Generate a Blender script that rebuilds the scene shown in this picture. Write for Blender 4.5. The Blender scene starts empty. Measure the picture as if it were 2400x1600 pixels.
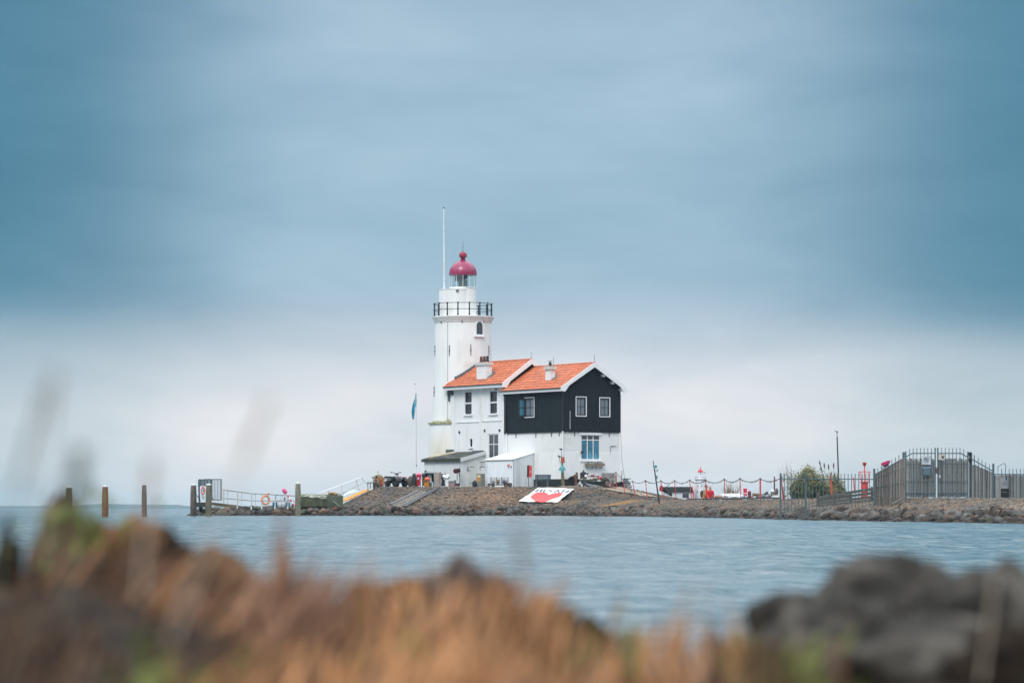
import bpy, bmesh, math, random
import numpy as np
from mathutils import Vector, Matrix, noise as mnoise
sc = bpy.context.scene
COL = sc.collection
R = math.radians
rnd = random.Random(7)

# ------------------------------------------------------------------ camera
F_PX, HY, CAM_Z = 7500.0, 1191.0, 0.46        # focal length in source pixels, horizon row, camera height above the water
cam = bpy.data.objects.new('camera', bpy.data.cameras.new('camera'))
COL.objects.link(cam)
cam.location = (0, 0, CAM_Z)
cam.rotation_euler = (R(90), 0, 0)
cam.data.sensor_width = 36
cam.data.lens = 36 * F_PX / 2400
cam.data.shift_y = (HY - 800) / 2400
cam.data.clip_start = 0.05
cam.data.clip_end = 20000
cam.data.dof.use_dof = True
cam.data.dof.focus_distance = 214
cam.data.dof.aperture_fstop = 5.7
sc.camera = cam

# ------------------------------------------------------------------ sky
w = bpy.data.worlds.new('World'); sc.world = w; w.use_nodes = True
nt = w.node_tree; nt.nodes.clear()
def nn(t, **k):
    n = nt.nodes.new(t)
    for a, b in k.items(): setattr(n, a, b)
    return n
def link(a, b): nt.links.new(a, b)
def mth(op, a, b=None, c=None, clamp=False):
    n = nn('ShaderNodeMath', operation=op, use_clamp=clamp)
    for i, x in enumerate((a, b, c)):
        if x is None: continue
        if isinstance(x, (int, float)): n.inputs[i].default_value = x
        else: link(x, n.inputs[i])
    return n.outputs[0]
def srgb(r, g, b):
    f = lambda c: ((c/255)/12.92 if c/255 <= .04045 else ((c/255+.055)/1.055)**2.4)
    return (f(r), f(g), f(b), 1)
tc = nn('ShaderNodeTexCoord')
sep = nn('ShaderNodeSeparateXYZ'); link(tc.outputs['Generated'], sep.inputs[0])
az = mth('ARCTAN2', sep.outputs[0], sep.outputs[1])
el = sep.outputs[2]
cv = nn('ShaderNodeCombineXYZ'); link(sep.outputs[0], cv.inputs[0]); link(sep.outputs[1], cv.inputs[1])
link(mth('MULTIPLY', el, 3.2), cv.inputs[2])
n1 = nn('ShaderNodeTexNoise'); n1.inputs['Scale'].default_value = 7; n1.inputs['Detail'].default_value = 3
n1.inputs['Roughness'].default_value = .5
link(cv.outputs[0], n1.inputs['Vector'])
n2 = nn('ShaderNodeTexNoise'); n2.inputs['Scale'].default_value = 16; n2.inputs['Detail'].default_value = 4
n2.inputs['Roughness'].default_value = .55; n2.inputs['Distortion'].default_value = .3
link(cv.outputs[0], n2.inputs['Vector'])
w1 = mth('SUBTRACT', n1.outputs[0], .5)
w2 = mth('SUBTRACT', n2.outputs[0], .5)
# elevation, gently warped by the cloud noise
e2 = mth('ADD', el, mth('MULTIPLY', w1, .022))
ramp = nn('ShaderNodeValToRGB')
stops = [(0, (226,230,233)), (.019, (235,237,240)), (.036, (230,233,238)), (.046, (214,222,231)),
         (.054, (194,208,221)), (.062, (174,197,215)), (.070, (161,191,210)), (.084, (156,188,208)),
         (.119, (159,190,210)), (.1455, (166,193,213)), (.165, (160,187,208)), (.24, (168,191,206)), (.45, (214,221,228))]
cr = ramp.color_ramp
sc_e = .45
while len(cr.elements) < len(stops): cr.elements.new(.5)
for e, (p, c) in zip(cr.elements, stops): e.position = p / sc_e; e.color = srgb(*c)
link(mth('DIVIDE', e2, sc_e, clamp=True), ramp.inputs[0])
# broad darker rolls: cloud plus lens vignette painted in, repeating all round the horizon
s = mth('ADD', mth('MULTIPLY', mth('COSINE', mth('MULTIPLY', mth('ADD', az, mth('ADD', .0, mth('MULTIPLY', w1, .05))), 17)), -.5), .5)
mr = nn('ShaderNodeMapRange', interpolation_type='SMOOTHSTEP'); link(s, mr.inputs[0])
mr.inputs[1].default_value = .14; mr.inputs[2].default_value = 1.08
lowm = nn('ShaderNodeMapRange', interpolation_type='SMOOTHSTEP'); link(e2, lowm.inputs[0])
lowm.inputs[1].default_value = .040; lowm.inputs[2].default_value = .074; lowm.inputs[3].default_value = .46
him = nn('ShaderNodeMapRange', interpolation_type='SMOOTHSTEP'); link(el, him.inputs[0])
him.inputs[1].default_value = .3; him.inputs[2].default_value = .6; him.inputs[3].default_value = 1; him.inputs[4].default_value = 0
dark = mth('MULTIPLY', mth('MULTIPLY', mr.outputs[0], lowm.outputs[0]), him.outputs[0])
mix = nn('ShaderNodeMix', data_type='RGBA', blend_type='MULTIPLY')
link(dark, mix.inputs[0]); link(ramp.outputs[0], mix.inputs[6]); mix.inputs[7].default_value = (.20, .435, .525, 1)
# streaky light and dark
mix2 = nn('ShaderNodeMix', data_type='RGBA', blend_type='MULTIPLY')
mix2.inputs[0].default_value = 1
st = mth('ADD', 1.0, mth('ADD', mth('MULTIPLY', w2, .36), mth('MULTIPLY', w1, .34)))
stc = nn('ShaderNodeCombineXYZ'); link(mth('POWER', st, 1.5), stc.inputs[0]); link(st, stc.inputs[1]); link(mth('POWER', st, .8), stc.inputs[2])
link(mix.outputs[2], mix2.inputs[6]); link(stc.outputs[0], mix2.inputs[7])
zen = nn('ShaderNodeMapRange', interpolation_type='SMOOTHSTEP'); link(el, zen.inputs[0])      # an overcast sky is brighter overhead
zen.inputs[1].default_value = .18; zen.inputs[2].default_value = .7; zen.inputs[3].default_value = .93; zen.inputs[4].default_value = 2.8
bg = nn('ShaderNodeBackground'); link(zen.outputs[0], bg.inputs[1]); link(mix2.outputs[2], bg.inputs[0])
SUN_EL, SUN_AZ = R(48), R(205)                # compass azimuth, clockwise from +Y: behind the camera, a little left
sky = nn('ShaderNodeTexSky', sky_type='NISHITA'); sky.sun_disc = False
sky.sun_elevation = SUN_EL; sky.sun_rotation = SUN_AZ
bgs = nn('ShaderNodeBackground'); bgs.inputs[1].default_value = .06; link(sky.outputs[0], bgs.inputs[0])
ms = nn('ShaderNodeMixShader'); ms.inputs[0].default_value = .94
link(bgs.outputs[0], ms.inputs[1]); link(bg.outputs[0], ms.inputs[2])
wo = nn('ShaderNodeOutputWorld'); link(ms.outputs[0], wo.inputs[0])

sl = bpy.data.lights.new('sun', 'SUN'); sl.energy = 1.5; sl.angle = R(25); sl.color = (1, .965, .92)
sun = bpy.data.objects.new('sun', sl); COL.objects.link(sun)
sd = Vector((math.sin(SUN_AZ)*math.cos(SUN_EL), math.cos(SUN_AZ)*math.cos(SUN_EL), math.sin(SUN_EL)))
sun.rotation_euler = sd.to_track_quat('Z', 'Y').to_euler(); sun.location = (0, 0, 60)
sc.view_settings.view_transform = 'Standard'; sc.view_settings.look = 'None'
sc.view_settings.exposure = .12; sc.view_settings.gamma = 1
sc.view_settings.use_curve_mapping = False

# ------------------------------------------------------------------ helpers
def P(px, py, Y): return Vector(((px-1200)/F_PX*Y, Y, CAM_Z - (py-HY)/F_PX*Y))
def Zp(py, Y): return CAM_Z - (py-HY)/F_PX*Y
def Xp(px, Y): return (px-1200)/F_PX*Y

MATS = {}
def M(name, col, rough=.7, var=.15, sc_=4.0, bump=0.0, bsc=30.0, metal=0.0, col2=None, msc=1.0, mlo=.45, mhi=.6,
      stretch=(1,1,1), rand=0.0, alpha=1.0, spec=.5, patches=(), coat=0):
    if name in MATS: return MATS[name]
    m = bpy.data.materials.new(name); m.use_nodes = True; MATS[name] = m
    t = m.node_tree; b = t.nodes['Principled BSDF']
    geo = t.nodes.new('ShaderNodeNewGeometry')
    vm = t.nodes.new('ShaderNodeVectorMath'); vm.operation = 'MULTIPLY'; vm.inputs[1].default_value = stretch
    t.links.new(geo.outputs['Position'], vm.inputs[0])
    n = t.nodes.new('ShaderNodeTexNoise'); n.inputs['Scale'].default_value = sc_; n.inputs['Detail'].default_value = 4
    n.inputs['Roughness'].default_value = .6
    t.links.new(vm.outputs[0], n.inputs['Vector'])
    cur = None
    if col2 is not None:
        n3 = t.nodes.new('ShaderNodeTexNoise'); n3.inputs['Scale'].default_value = msc; n3.inputs['Detail'].default_value = 4
        t.links.new(vm.outputs[0], n3.inputs['Vector'])
        r3 = t.nodes.new('ShaderNodeMapRange'); r3.inputs[1].default_value = mlo; r3.inputs[2].default_value = mhi
        t.links.new(n3.outputs[0], r3.inputs[0])
        mx = t.nodes.new('ShaderNodeMix'); mx.data_type = 'RGBA'
        t.links.new(r3.outputs[0], mx.inputs[0]); mx.inputs[6].default_value = (*col, 1); mx.inputs[7].default_value = (*col2, 1)
        cur = mx.outputs[2]
    for (c, rad, pc, soft) in patches:                       # lichen / stain patches of their own place and colour
        d = t.nodes.new('ShaderNodeVectorMath'); d.operation = 'DISTANCE'; d.inputs[1].default_value = c
        t.links.new(geo.outputs['Position'], d.inputs[0])
        ad = t.nodes.new('ShaderNodeMath'); ad.operation = 'MULTIPLY_ADD'
        t.links.new(n.outputs[0], ad.inputs[0]); ad.inputs[1].default_value = rad*1.2
        t.links.new(d.outputs['Value'], ad.inputs[2])
        rr = t.nodes.new('ShaderNodeMapRange'); t.links.new(ad.outputs[0], rr.inputs[0])
        rr.inputs[1].default_value = rad*1.6*(1-soft); rr.inputs[2].default_value = rad*1.6; rr.inputs[3].default_value = 1; rr.inputs[4].default_value = 0
        mx = t.nodes.new('ShaderNodeMix'); mx.data_type = 'RGBA'
        t.links.new(rr.outputs[0], mx.inputs[0])
        if cur is None: mx.inputs[6].default_value = (*col, 1)
        else: t.links.new(cur, mx.inputs[6])
        mx.inputs[7].default_value = (*pc, 1); cur = mx.outputs[2]
    mr_ = t.nodes.new('ShaderNodeMapRange'); mr_.inputs[1].default_value = .3; mr_.inputs[2].default_value = .7
    mr_.inputs[3].default_value = 1-var; mr_.inputs[4].default_value = 1+var
    t.links.new(n.outputs[0], mr_.inputs[0])
    f = mr_.outputs[0]
    if rand:
        oi = t.nodes.new('ShaderNodeObjectInfo')
        r2 = t.nodes.new('ShaderNodeMapRange'); t.links.new(oi.outputs['Random'], r2.inputs[0])
        r2.inputs[3].default_value = 1-rand; r2.inputs[4].default_value = 1+rand
        mu = t.nodes.new('ShaderNodeMath'); mu.operation = 'MULTIPLY'
        t.links.new(f, mu.inputs[0]); t.links.new(r2.outputs[0], mu.inputs[1]); f = mu.outputs[0]
    vs = t.nodes.new('ShaderNodeVectorMath'); vs.operation = 'SCALE'
    if cur is None: vs.inputs[0].default_value = col
    else: t.links.new(cur, vs.inputs[0])
    t.links.new(f, vs.inputs['Scale'])
    t.links.new(vs.outputs[0], b.inputs['Base Color'])
    b.inputs['Roughness'].default_value = rough; b.inputs['Metallic'].default_value = metal
    b.inputs['Specular IOR Level'].default_value = spec; b.inputs['Coat Weight'].default_value = coat
    if alpha < 1: b.inputs['Alpha'].default_value = alpha
    if bump:
        nb = t.nodes.new('ShaderNodeTexNoise'); nb.inputs['Scale'].default_value = bsc; nb.inputs['Detail'].default_value = 5
        t.links.new(vm.outputs[0], nb.inputs['Vector'])
        bp = t.nodes.new('ShaderNodeBump'); bp.inputs['Strength'].default_value = 1; bp.inputs['Distance'].default_value = bump
        t.links.new(nb.outputs[0], bp.inputs['Height']); t.links.new(bp.outputs[0], b.inputs['Normal'])
    return m

WM = {}                      # world matrix of every parent we build under
class MB:
    def __init__(s, T=None): s.V = []; s.F = []; s.T = T
    def add(s, vs, fs):
        o = len(s.V)
        s.V += [(s.T @ Vector(v)) if s.T else Vector(v) for v in vs]
        s.F += [tuple(i+o for i in f) for f in fs]
        return s
    def hexa(s, p):           # 8 points: bottom 4 (ccw), top 4
        return s.add(p, [(3,2,1,0), (4,5,6,7), (0,1,5,4), (1,2,6,5), (2,3,7,6), (3,0,4,7)])
    def box(s, x0, x1, y0, y1, z0, z1):
        return s.hexa([(x0,y0,z0),(x1,y0,z0),(x1,y1,z0),(x0,y1,z0),(x0,y0,z1),(x1,y0,z1),(x1,y1,z1),(x0,y1,z1)])
    def cbox(s, c, sx, sy, sz, rot=None):
        c = Vector(c); pts = []
        for z in (-1, 1):
            for x, y in ((-1,-1),(1,-1),(1,1),(-1,1)):
                q = Vector((x*sx/2, y*sy/2, z*sz/2)); pts.append(c + ((rot @ q) if rot else q))
        return s.hexa(pts)
    def prism(s, pts, vec):
        n = len(pts); vec = Vector(vec)
        a = [Vector(p) for p in pts]; b = [p+vec for p in a]
        return s.add(a+b, [tuple(range(n-1, -1, -1)), tuple(range(n, 2*n))] + [(i, (i+1) % n, n+(i+1) % n, n+i) for i in range(n)])
    def bar(s, p, q, wd, ht, up=(0,0,1)):       # rectangular bar between two points
        p = Vector(p); q = Vector(q); d = (q-p).normalized(); up = Vector(up)
        x = d.cross(up)
        if x.length < 1e-4: x = d.cross(Vector((1,0,0)))
        x.normalize(); u = x.cross(d).normalized(); x *= wd/2; u *= ht/2
        return s.hexa([p-x-u, p+x-u, q+x-u, q-x-u, p-x+u, p+x+u, q+x+u, q-x+u])
    def tube(s, p, q, r, r2=None, n=8):
        p = Vector(p); q = Vector(q); r2 = r if r2 is None else r2
        d = (q-p).normalized(); x = d.orthogonal().normalized(); y = d.cross(x)
        vs = [p + (x*math.cos(2*math.pi*i/n) + y*math.sin(2*math.pi*i/n))*r for i in range(n)]
        vs += [q + (x*math.cos(2*math.pi*i/n) + y*math.sin(2*math.pi*i/n))*r2 for i in range(n)]
        return s.add(vs, [(i, (i+1) % n, n+(i+1) % n, n+i) for i in range(n)] + [tuple(range(n-1,-1,-1)), tuple(range(n, 2*n))])
    def path(s, pts, r, n=6):
        for a, b in zip(pts[:-1], pts[1:]): s.tube(a, b, r, None, n)
        return s
    def lathe(s, prof, c=(0,0,0), n=24, cap=True, sx=1, sy=1):
        c = Vector(c); vs = []; fs = []
        for (r, z) in prof:
            for i in range(n):
                a = 2*math.pi*i/n
                vs.append(c + Vector((r*math.cos(a)*sx, r*math.sin(a)*sy, z)))
        for k in range(len(prof)-1):
            for i in range(n):
                j = (i+1) % n
                fs.append((k*n+i, k*n+j, (k+1)*n+j, (k+1)*n+i))
        if cap: fs += [tuple(range(n-1,-1,-1)), tuple((len(prof)-1)*n+i for i in range(n))]
        return s.add(vs, fs)
    def disc(s, c, axis, r, th, n=24, r2=None): # cylinder about an axis, through its centre
        c = Vector(c); axis = Vector(axis).normalized()*th/2
        return s.tube(c-axis, c+axis, r, r2 if r2 else r, n)
    def torus(s, c, axis, Rr, r, n=24, m=8, sq=1.0):
        c = Vector(c); a = Vector(axis).normalized(); x = a.orthogonal().normalized()
        z = Vector((0,0,1))
        if abs(a.z) < .9: x = a.cross(z).normalized()
        y = a.cross(x); vs = []; fs = []
        for i in range(n):
            t = 2*math.pi*i/n; d = x*math.cos(t) + y*math.sin(t)*sq
            for j in range(m):
                u = 2*math.pi*j/m; vs.append(c + d*(Rr + r*math.cos(u)) + a*r*math.sin(u))
        for i in range(n):
            for j in range(m):
                fs.append((i*m+j, i*m+(j+1) % m, ((i+1) % n)*m+(j+1) % m, ((i+1) % n)*m+j))
        return s.add(vs, fs)
    def wheel(s, c, axis, Rr, wd, n=20):        # a tyre: rounded cross section
        c = Vector(c); a = Vector(axis).normalized(); x = a.orthogonal().normalized(); y = a.cross(x)
        prof = [(.55,-.4),(.8,-.5),(.96,-.38),(1,-.12),(1,.12),(.96,.38),(.8,.5),(.55,.4)]
        vs = []; fs = []; k = len(prof)
        for i in range(n):
            t = 2*math.pi*i/n; d = x*math.cos(t) + y*math.sin(t)
            for (r, z) in prof: vs.append(c + d*Rr*r + a*wd*z)
        for i in range(n):
            for j in range(k-1): fs.append((i*k+j, i*k+j+1, ((i+1) % n)*k+j+1, ((i+1) % n)*k+j))
        fs += [tuple(i*k for i in range(n-1,-1,-1)), tuple(i*k+k-1 for i in range(n))]
        return s.add(vs, fs)
    def blob(s, c, rad, seed=0, sub=2, amp=.25, fr=1.6, flat=.0):
        bm = bmesh.new(); bmesh.ops.create_icosphere(bm, subdivisions=sub, radius=1)
        c = Vector(c); rad = Vector(rad); off = Vector((seed*3.17, seed*1.3, -seed*2.1)); vs = []
        cuts = []
        rr = random.Random(seed*31+5)
        if flat:
            for _ in range(7):
                d = Vector((rr.gauss(0,1), rr.gauss(0,1), rr.gauss(0,1))).normalized(); cuts.append((d, rr.uniform(.5,.8)))
        for v in bm.verts:
            p = v.co.normalized(); p = p*(1 + amp*mnoise.noise(p*fr + off))
            for d, h in cuts:
                k = p.dot(d)
                if k > h: p = p - d*(k-h)*flat
            vs.append(c + Vector((p.x*rad.x, p.y*rad.y, p.z*rad.z)))
        fs = [tuple(v.index for v in f.verts) for f in bm.faces]; bm.free()
        return s.add(vs, fs)
    def mesh(s, name, sharp=.6):
        me = bpy.data.meshes.new(name); me.from_pydata([tuple(v) for v in s.V], [], s.F); me.update()
        me.polygons.foreach_set('use_smooth', [True]*len(me.polygons))
        if sharp is not None: me.set_sharp_from_angle(angle=sharp)
        return me
    def build(s, name, mat, parent=None, label=None, kind=None, sharp=.6):
        if parent is not None:
            inv = WM[parent.name].inverted(); s.V = [inv @ v for v in s.V]
        me = s.mesh(name, sharp)
        if mat: me.materials.append(mat)
        o = bpy.data.objects.new(name, me); COL.objects.link(o)
        if parent is not None: o.parent = parent; WM[o.name] = WM[parent.name]
        else: WM[o.name] = Matrix()
        if label: o['label'] = label
        if kind: o['kind'] = kind
        return o

def thing(name, label, cat, loc, rz=0, group=None):
    o = bpy.data.objects.new(name, None); COL.objects.link(o)
    o.empty_display_size = .2
    o.location = loc; o.rotation_euler = (0,0,rz)
    o['label'] = label; o['category'] = cat
    if group: o['group'] = group
    WM[o.name] = Matrix.Translation(Vector(loc)) @ Matrix.Rotation(rz, 4, 'Z')
    return o
def solo(mb, name, mat, label, cat, group=None, sharp=.6):       # a thing that is one mesh; origin at its base
    xs = [v.x for v in mb.V]; ys = [v.y for v in mb.V]; zs = [v.z for v in mb.V]
    o0 = Vector(((min(xs)+max(xs))/2, (min(ys)+max(ys))/2, min(zs)))
    mb.V = [v-o0 for v in mb.V]
    o = mb.build(name, mat, None, label, None, sharp); o.location = o0; o['category'] = cat
    if group: o['group'] = group
    WM[o.name] = Matrix.Translation(o0)
    return o
def inst(name, me, mw, parent=None, mat=None):                   # an object on a shared mesh, placed by world matrix
    o = bpy.data.objects.new(name, me); COL.objects.link(o)
    if parent is not None: o.parent = parent; o.matrix_local = WM[parent.name].inverted() @ mw
    else: o.matrix_local = mw
    WM[o.name] = mw
    return o
def text(s, size, origin, xdir, updir, mat, parent, name='lettering', th=.002, align='CENTER'):
    cu = bpy.data.curves.new('t', 'FONT'); cu.body = s; cu.size = size; cu.align_x = align; cu.align_y = 'CENTER'
    cu.extrude = th
    o = bpy.data.objects.new('t', cu); me = bpy.data.meshes.new_from_object(o)
    bpy.data.objects.remove(o)
    x = Vector(xdir).normalized(); y = Vector(updir).normalized(); z = x.cross(y)
    T = Matrix((( x.x,y.x,z.x,origin[0]),(x.y,y.y,z.y,origin[1]),(x.z,y.z,z.z,origin[2]),(0,0,0,1)))
    me.transform(WM[parent.name].inverted() @ T); me.materials.clear(); me.materials.append(mat); me.name = name
    o = bpy.data.objects.new(name, me); COL.objects.link(o); o.parent = parent; WM[o.name] = WM[parent.name]
    return o

# ------------------------------------------------------------------ colours
white_wall = M('white_wall', (.80,.80,.79), .75, .05, .9, .004, 14, stretch=(1,1,.35), col2=(.60,.59,.55), msc=1.3, mlo=.55, mhi=.8)
white_paint = M('white_paint', (.80,.80,.80), .5, .04, 3)
off_white = M('off_white_paint', (.68,.69,.69), .6, .08, 3, stretch=(1,1,.3))
black_wood = M('black_tarred_wood', (.0055,.0105,.0145), .75, .35, 5, .003, 25, stretch=(1,1,.2), spec=.3)
black_paint = M('black_paint', (.012,.014,.016), .45, .2, 5)
iron = M('black_iron', (.012,.014,.016), .5, .2, 9)
lead = M('lead_flashing', (.10,.115,.13), .5, .2, 6)
tile_mat = M('orange_roof_tile', (.48,.13,.052), .65, .32, 3.5, .003, 60, rand=.11, col2=(.46,.11,.04), msc=1.2)
glass_dark = M('window_glass', (.035,.05,.06), .06, .3, 1.5, spec=.8)
glass_blue = M('blue_window_glass', (.03,.17,.27), .08, .25, 1.2, spec=.7)
glass_grey = M('curtained_glass', (.16,.19,.22), .1, .2, 1.0, spec=.6)
wood_grey = M('weathered_grey_wood', (.17,.155,.14), .85, .3, 5, .004, 30, stretch=(1,1,.25), rand=.2)
wood_brown = M('brown_plank', (.16,.10,.06), .8, .3, 6, .004, 30, stretch=(1,1,.3))
galv = M('galvanised_steel', (.15,.19,.21), .5, .15, 5, metal=.35)
galv_dk = M('grey_green_steel', (.085,.125,.14), .5, .2, 5, metal=.2)
red = M('red_paint', (.52,.015,.03), .5, .15, 4)
orange = M('orange_plastic', (.85,.13,.03), .5, .12, 6)
rubber = M('black_rubber', (.012,.012,.013), .75, .3, 20)
# ------------------------------------------------------------------ ground: one height function
SHORE = [(-20.6,204.0),(-16,204.5),(-11,205),(-6,205.3),(-2,205.2),(2.14,200.6),(5.86,183.5),(8.9,163),(10.2,150),(11.0,131),
         (11.7,124),(12.4,118),(13.0,113),(13.9,104.5),(14.8,92.7),(16.0,78),(16.6,70),(70,70),(70,270),(-13,270),(-13.5,235),(-14.5,212),(-20.6,208)]
NS = 16                                   # shore points that face the water in view
def sdist(X, Y):
    X = np.asarray(X, float); Y = np.asarray(Y, float)
    best = np.full(X.shape, 1e9); inside = np.zeros(X.shape, bool)
    n = len(SHORE)
    for i in range(n):
        ax, ay = SHORE[i]; bx, by = SHORE[(i+1) % n]
        dx, dy = bx-ax, by-ay
        t = np.clip(((X-ax)*dx + (Y-ay)*dy)/(dx*dx+dy*dy), 0, 1)
        best = np.minimum(best, np.hypot(X-ax-t*dx, Y-ay-t*dy))
        c = ((ay > Y) != (by > Y)) & (X < (bx-ax)*(Y-ay)/(by-ay+1e-12) + ax)
        inside ^= c
    return np.where(inside, best, -best)
MOUND = [(-8.4,212.2),(0,211.2),(5.5,211.6),(7.0,213.5),(7,223),(5,233),(-8,235),(-9.2,225)]
def mdist(X, Y):
    X = np.asarray(X, float); Y = np.asarray(Y, float)
    best = np.full(X.shape, 1e9); inside = np.zeros(X.shape, bool); n = len(MOUND)
    for i in range(n):
        ax, ay = MOUND[i]; bx, by = MOUND[(i+1) % n]; dx, dy = bx-ax, by-ay
        t = np.clip(((X-ax)*dx + (Y-ay)*dy)/(dx*dx+dy*dy), 0, 1)
        best = np.minimum(best, np.hypot(X-ax-t*dx, Y-ay-t*dy))
        inside ^= ((ay > Y) != (by > Y)) & (X < (bx-ax)*(Y-ay)/(by-ay+1e-12) + ax)
    return np.where(inside, 0, best)
def G(X, Y):
    X = np.asarray(X, float); Y = np.asarray(Y, float)
    d = sdist(X, Y)
    crest = np.interp(Y, [95,110,125,150,180,200], [.66,.72,.79,.84,.86,.89])
    crest = np.minimum(crest, np.interp(X, [-13,-9,-7,0], [.28,.40,.9,.98]))
    prof = np.interp(d, [-4,-.6,.3,1.6,2.0,4.6], [-.85,-.25,.02,.36,.42,1.0])
    back = np.interp(d, [4.6,8.5,11,14], [1.0,1.0,.62,.32])
    z = np.where(d < 4.6, np.minimum(prof, 1.0)*np.where(d > 1.6, (crest-.36)/.64, 1) + np.where(d > 1.6, .36*(1-(crest-.36)/.64), 0), back*crest)
    z = np.where((d < 4.6) & (d > 1.6), np.minimum(z, crest), z)
    md = mdist(X, Y)
    sl = np.interp(X, [-9.6,-8,5,7.5], [.47,.315,.315,.2])
    top = 1.885 + np.clip(Y-212, 0, 10)*.008
    zm = top - md*sl - np.maximum(0, .25-np.abs(md-.0))*0
    z = np.where(d > 0, np.maximum(z, np.where(md > 8, -2, zm)), z)
    return z
def g1(x, y): return float(G(np.array([x]), np.array([y]))[0])
def ray_ground(px, py, y0=188, y1=226):
    Y = np.arange(y0, y1, .02); X = (px-1200)/F_PX*Y; Z = CAM_Z-(py-HY)/F_PX*Y
    g = G(X, Y); k = np.argmax(g >= Z)
    return Vector((X[k], Y[k], g[k]))

# water, far shore
seam = bpy.data.materials.new('lake_water'); seam.use_nodes = True
t = seam.node_tree; b = t.nodes['Principled BSDF']
b.inputs['Base Color'].default_value = (.10,.15,.17,1); b.inputs['Roughness'].default_value = .16; b.inputs['IOR'].default_value = 1.333
geo = t.nodes.new('ShaderNodeNewGeometry')
def wnoise(scale, st, det, dist=0):
    v = t.nodes.new('ShaderNodeVectorMath'); v.operation = 'MULTIPLY'; v.inputs[1].default_value = st
    t.links.new(geo.outputs['Position'], v.inputs[0])
    n = t.nodes.new('ShaderNodeTexNoise'); n.inputs['Scale'].default_value = scale; n.inputs['Detail'].default_value = det
    n.inputs['Distortion'].default_value = dist
    t.links.new(v.outputs[0], n.inputs['Vector']); return n.outputs[0]
def bump(h, dist, prev=None):
    n = t.nodes.new('ShaderNodeBump'); n.inputs['Distance'].default_value = dist; t.links.new(h, n.inputs['Height'])
    if prev: t.links.new(prev, n.inputs['Normal'])
    return n.outputs[0]
b1 = bump(wnoise(1.1, (.7,1,1), 3, .4), .22)
b2 = bump(wnoise(5.5, (.8,1,1), 4, .3), .05, b1)
t.links.new(b2, b.inputs['Normal'])
b2_ = None
# the sea as one sheet: fine and truly wavy in the bay before the lighthouse, flat beyond
ra = random.Random(21); waves = []
for k in range(64):
    lam = .18*(2.8/.18)**(ra.random()**1.3); th = ra.gauss(0, .75) + 1.35
    waves.append((2*math.pi/lam*math.cos(th), 2*math.pi/lam*math.sin(th), .0027*lam**.6, ra.uniform(0, 6.28)))
rowsY = [6.0]
while rowsY[-1] < 215: rowsY.append(rowsY[-1] + .045 + .0019*rowsY[-1])
rowsY = np.array(rowsY); NU = 520; U = np.linspace(-.21, .21, NU)
WY, WU = np.meshgrid(rowsY, U, indexing='ij'); WX = WU*(WY+4)
dyr = (.045+.0019*WY); dxr = .42/NU*(WY+4)
WZ = np.zeros_like(WX)
for kx, ky, A, ph in waves:
    lamx = 2*math.pi/math.hypot(kx, ky); f = np.clip((lamx/np.maximum(dyr, dxr)-2.5)/2, 0, 1)
    c = np.cos(kx*WX+ky*WY+ph); WZ += A*f*(c + .18*np.cos(2*(kx*WX+ky*WY+ph)))
gust = np.array([[mnoise.noise(Vector((x*.05, y*.03, 2))) for x in (-30,-20,-10,0,10,20,30)] for y in rowsY[::40]])
gi = np.array([np.interp(rowsY, rowsY[::40], gust[:, k]) for k in range(7)]).T
G2 = np.zeros_like(WX)
for r_i in range(len(rowsY)): G2[r_i] = np.interp(WX[r_i], (-30,-20,-10,0,10,20,30), gi[r_i])
WZ *= 1 + .55*G2
edge = np.clip((.21-np.abs(WU))/.015, 0, 1)*np.clip((rowsY[-1]-WY)/25, 0, 1)*np.clip((WY-6)/.6, 0, 1)
WZ *= edge
WV = np.stack([WX, WY, WZ], -1).reshape(-1, 3); idx = np.arange(WX.size).reshape(WX.shape)
WF = np.stack([idx[:-1,:-1], idx[:-1,1:], idx[1:,1:], idx[1:,:-1]], -1).reshape(-1, 4).tolist(); nW = len(WV)
Y0, Y1 = float(rowsY[0]), float(rowsY[-1])
ex = [(-2400,-20,0),(2400,-20,0),(2400,Y0,0),(-2400,Y0,0),(-2400,Y1,0),(2400,Y1,0),(2400,5500,0),(-2400,5500,0)]
WV = WV.tolist() + ex
q = lambda *a: [nW+i for i in a]
WF += [q(0,1)+[nW+2]+[nW+3]]
lastr = idx[-1]; firstr = idx[0]
WF += [[nW+3, int(firstr[0]), int(lastr[0]), nW+4], [int(firstr[-1]), nW+2, nW+5, int(lastr[-1])], q(4,5,6,7)]
me = bpy.data.meshes.new('water'); me.from_pydata(WV, [], WF); me.materials.append(seam)
me.polygons.foreach_set('use_smooth', [True]*len(me.polygons))
water = bpy.data.objects.new('water', me); COL.objects.link(water); water['kind'] = 'structure'; WM['water'] = Matrix()

fs = MB(); n = 500; row = []
for i in range(n+1):
    x = -2300 + 3100*i/n
    h = 4.6 + 1.3*mnoise.noise(Vector((x*.006, 3, 0))) + .9*max(0, mnoise.noise(Vector((x*.03, 7, 0)))) + .5*mnoise.noise(Vector((x*.15, 1, 5)))
    h = max(1.6, h + (1.4 if -620 < x < -480 else 0))
    row.append((x, h))
vs = []; fcs = []
for i, (x, h) in enumerate(row):
    vs += [(x,4600,-.5),(x,4604,h*.35),(x,4615,h),(x,4680,h*.9)]
    if i: 
        for k in range(3): fcs.append(((i-1)*4+k, i*4+k, i*4+k+1, (i-1)*4+k+1))
fs.add(vs, fcs)
fs.build('far_shore', M('distant_trees', (.025,.06,.06), .9, .3, .02), kind='structure')  # bluish base colour has some distance haze painted in
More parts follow.
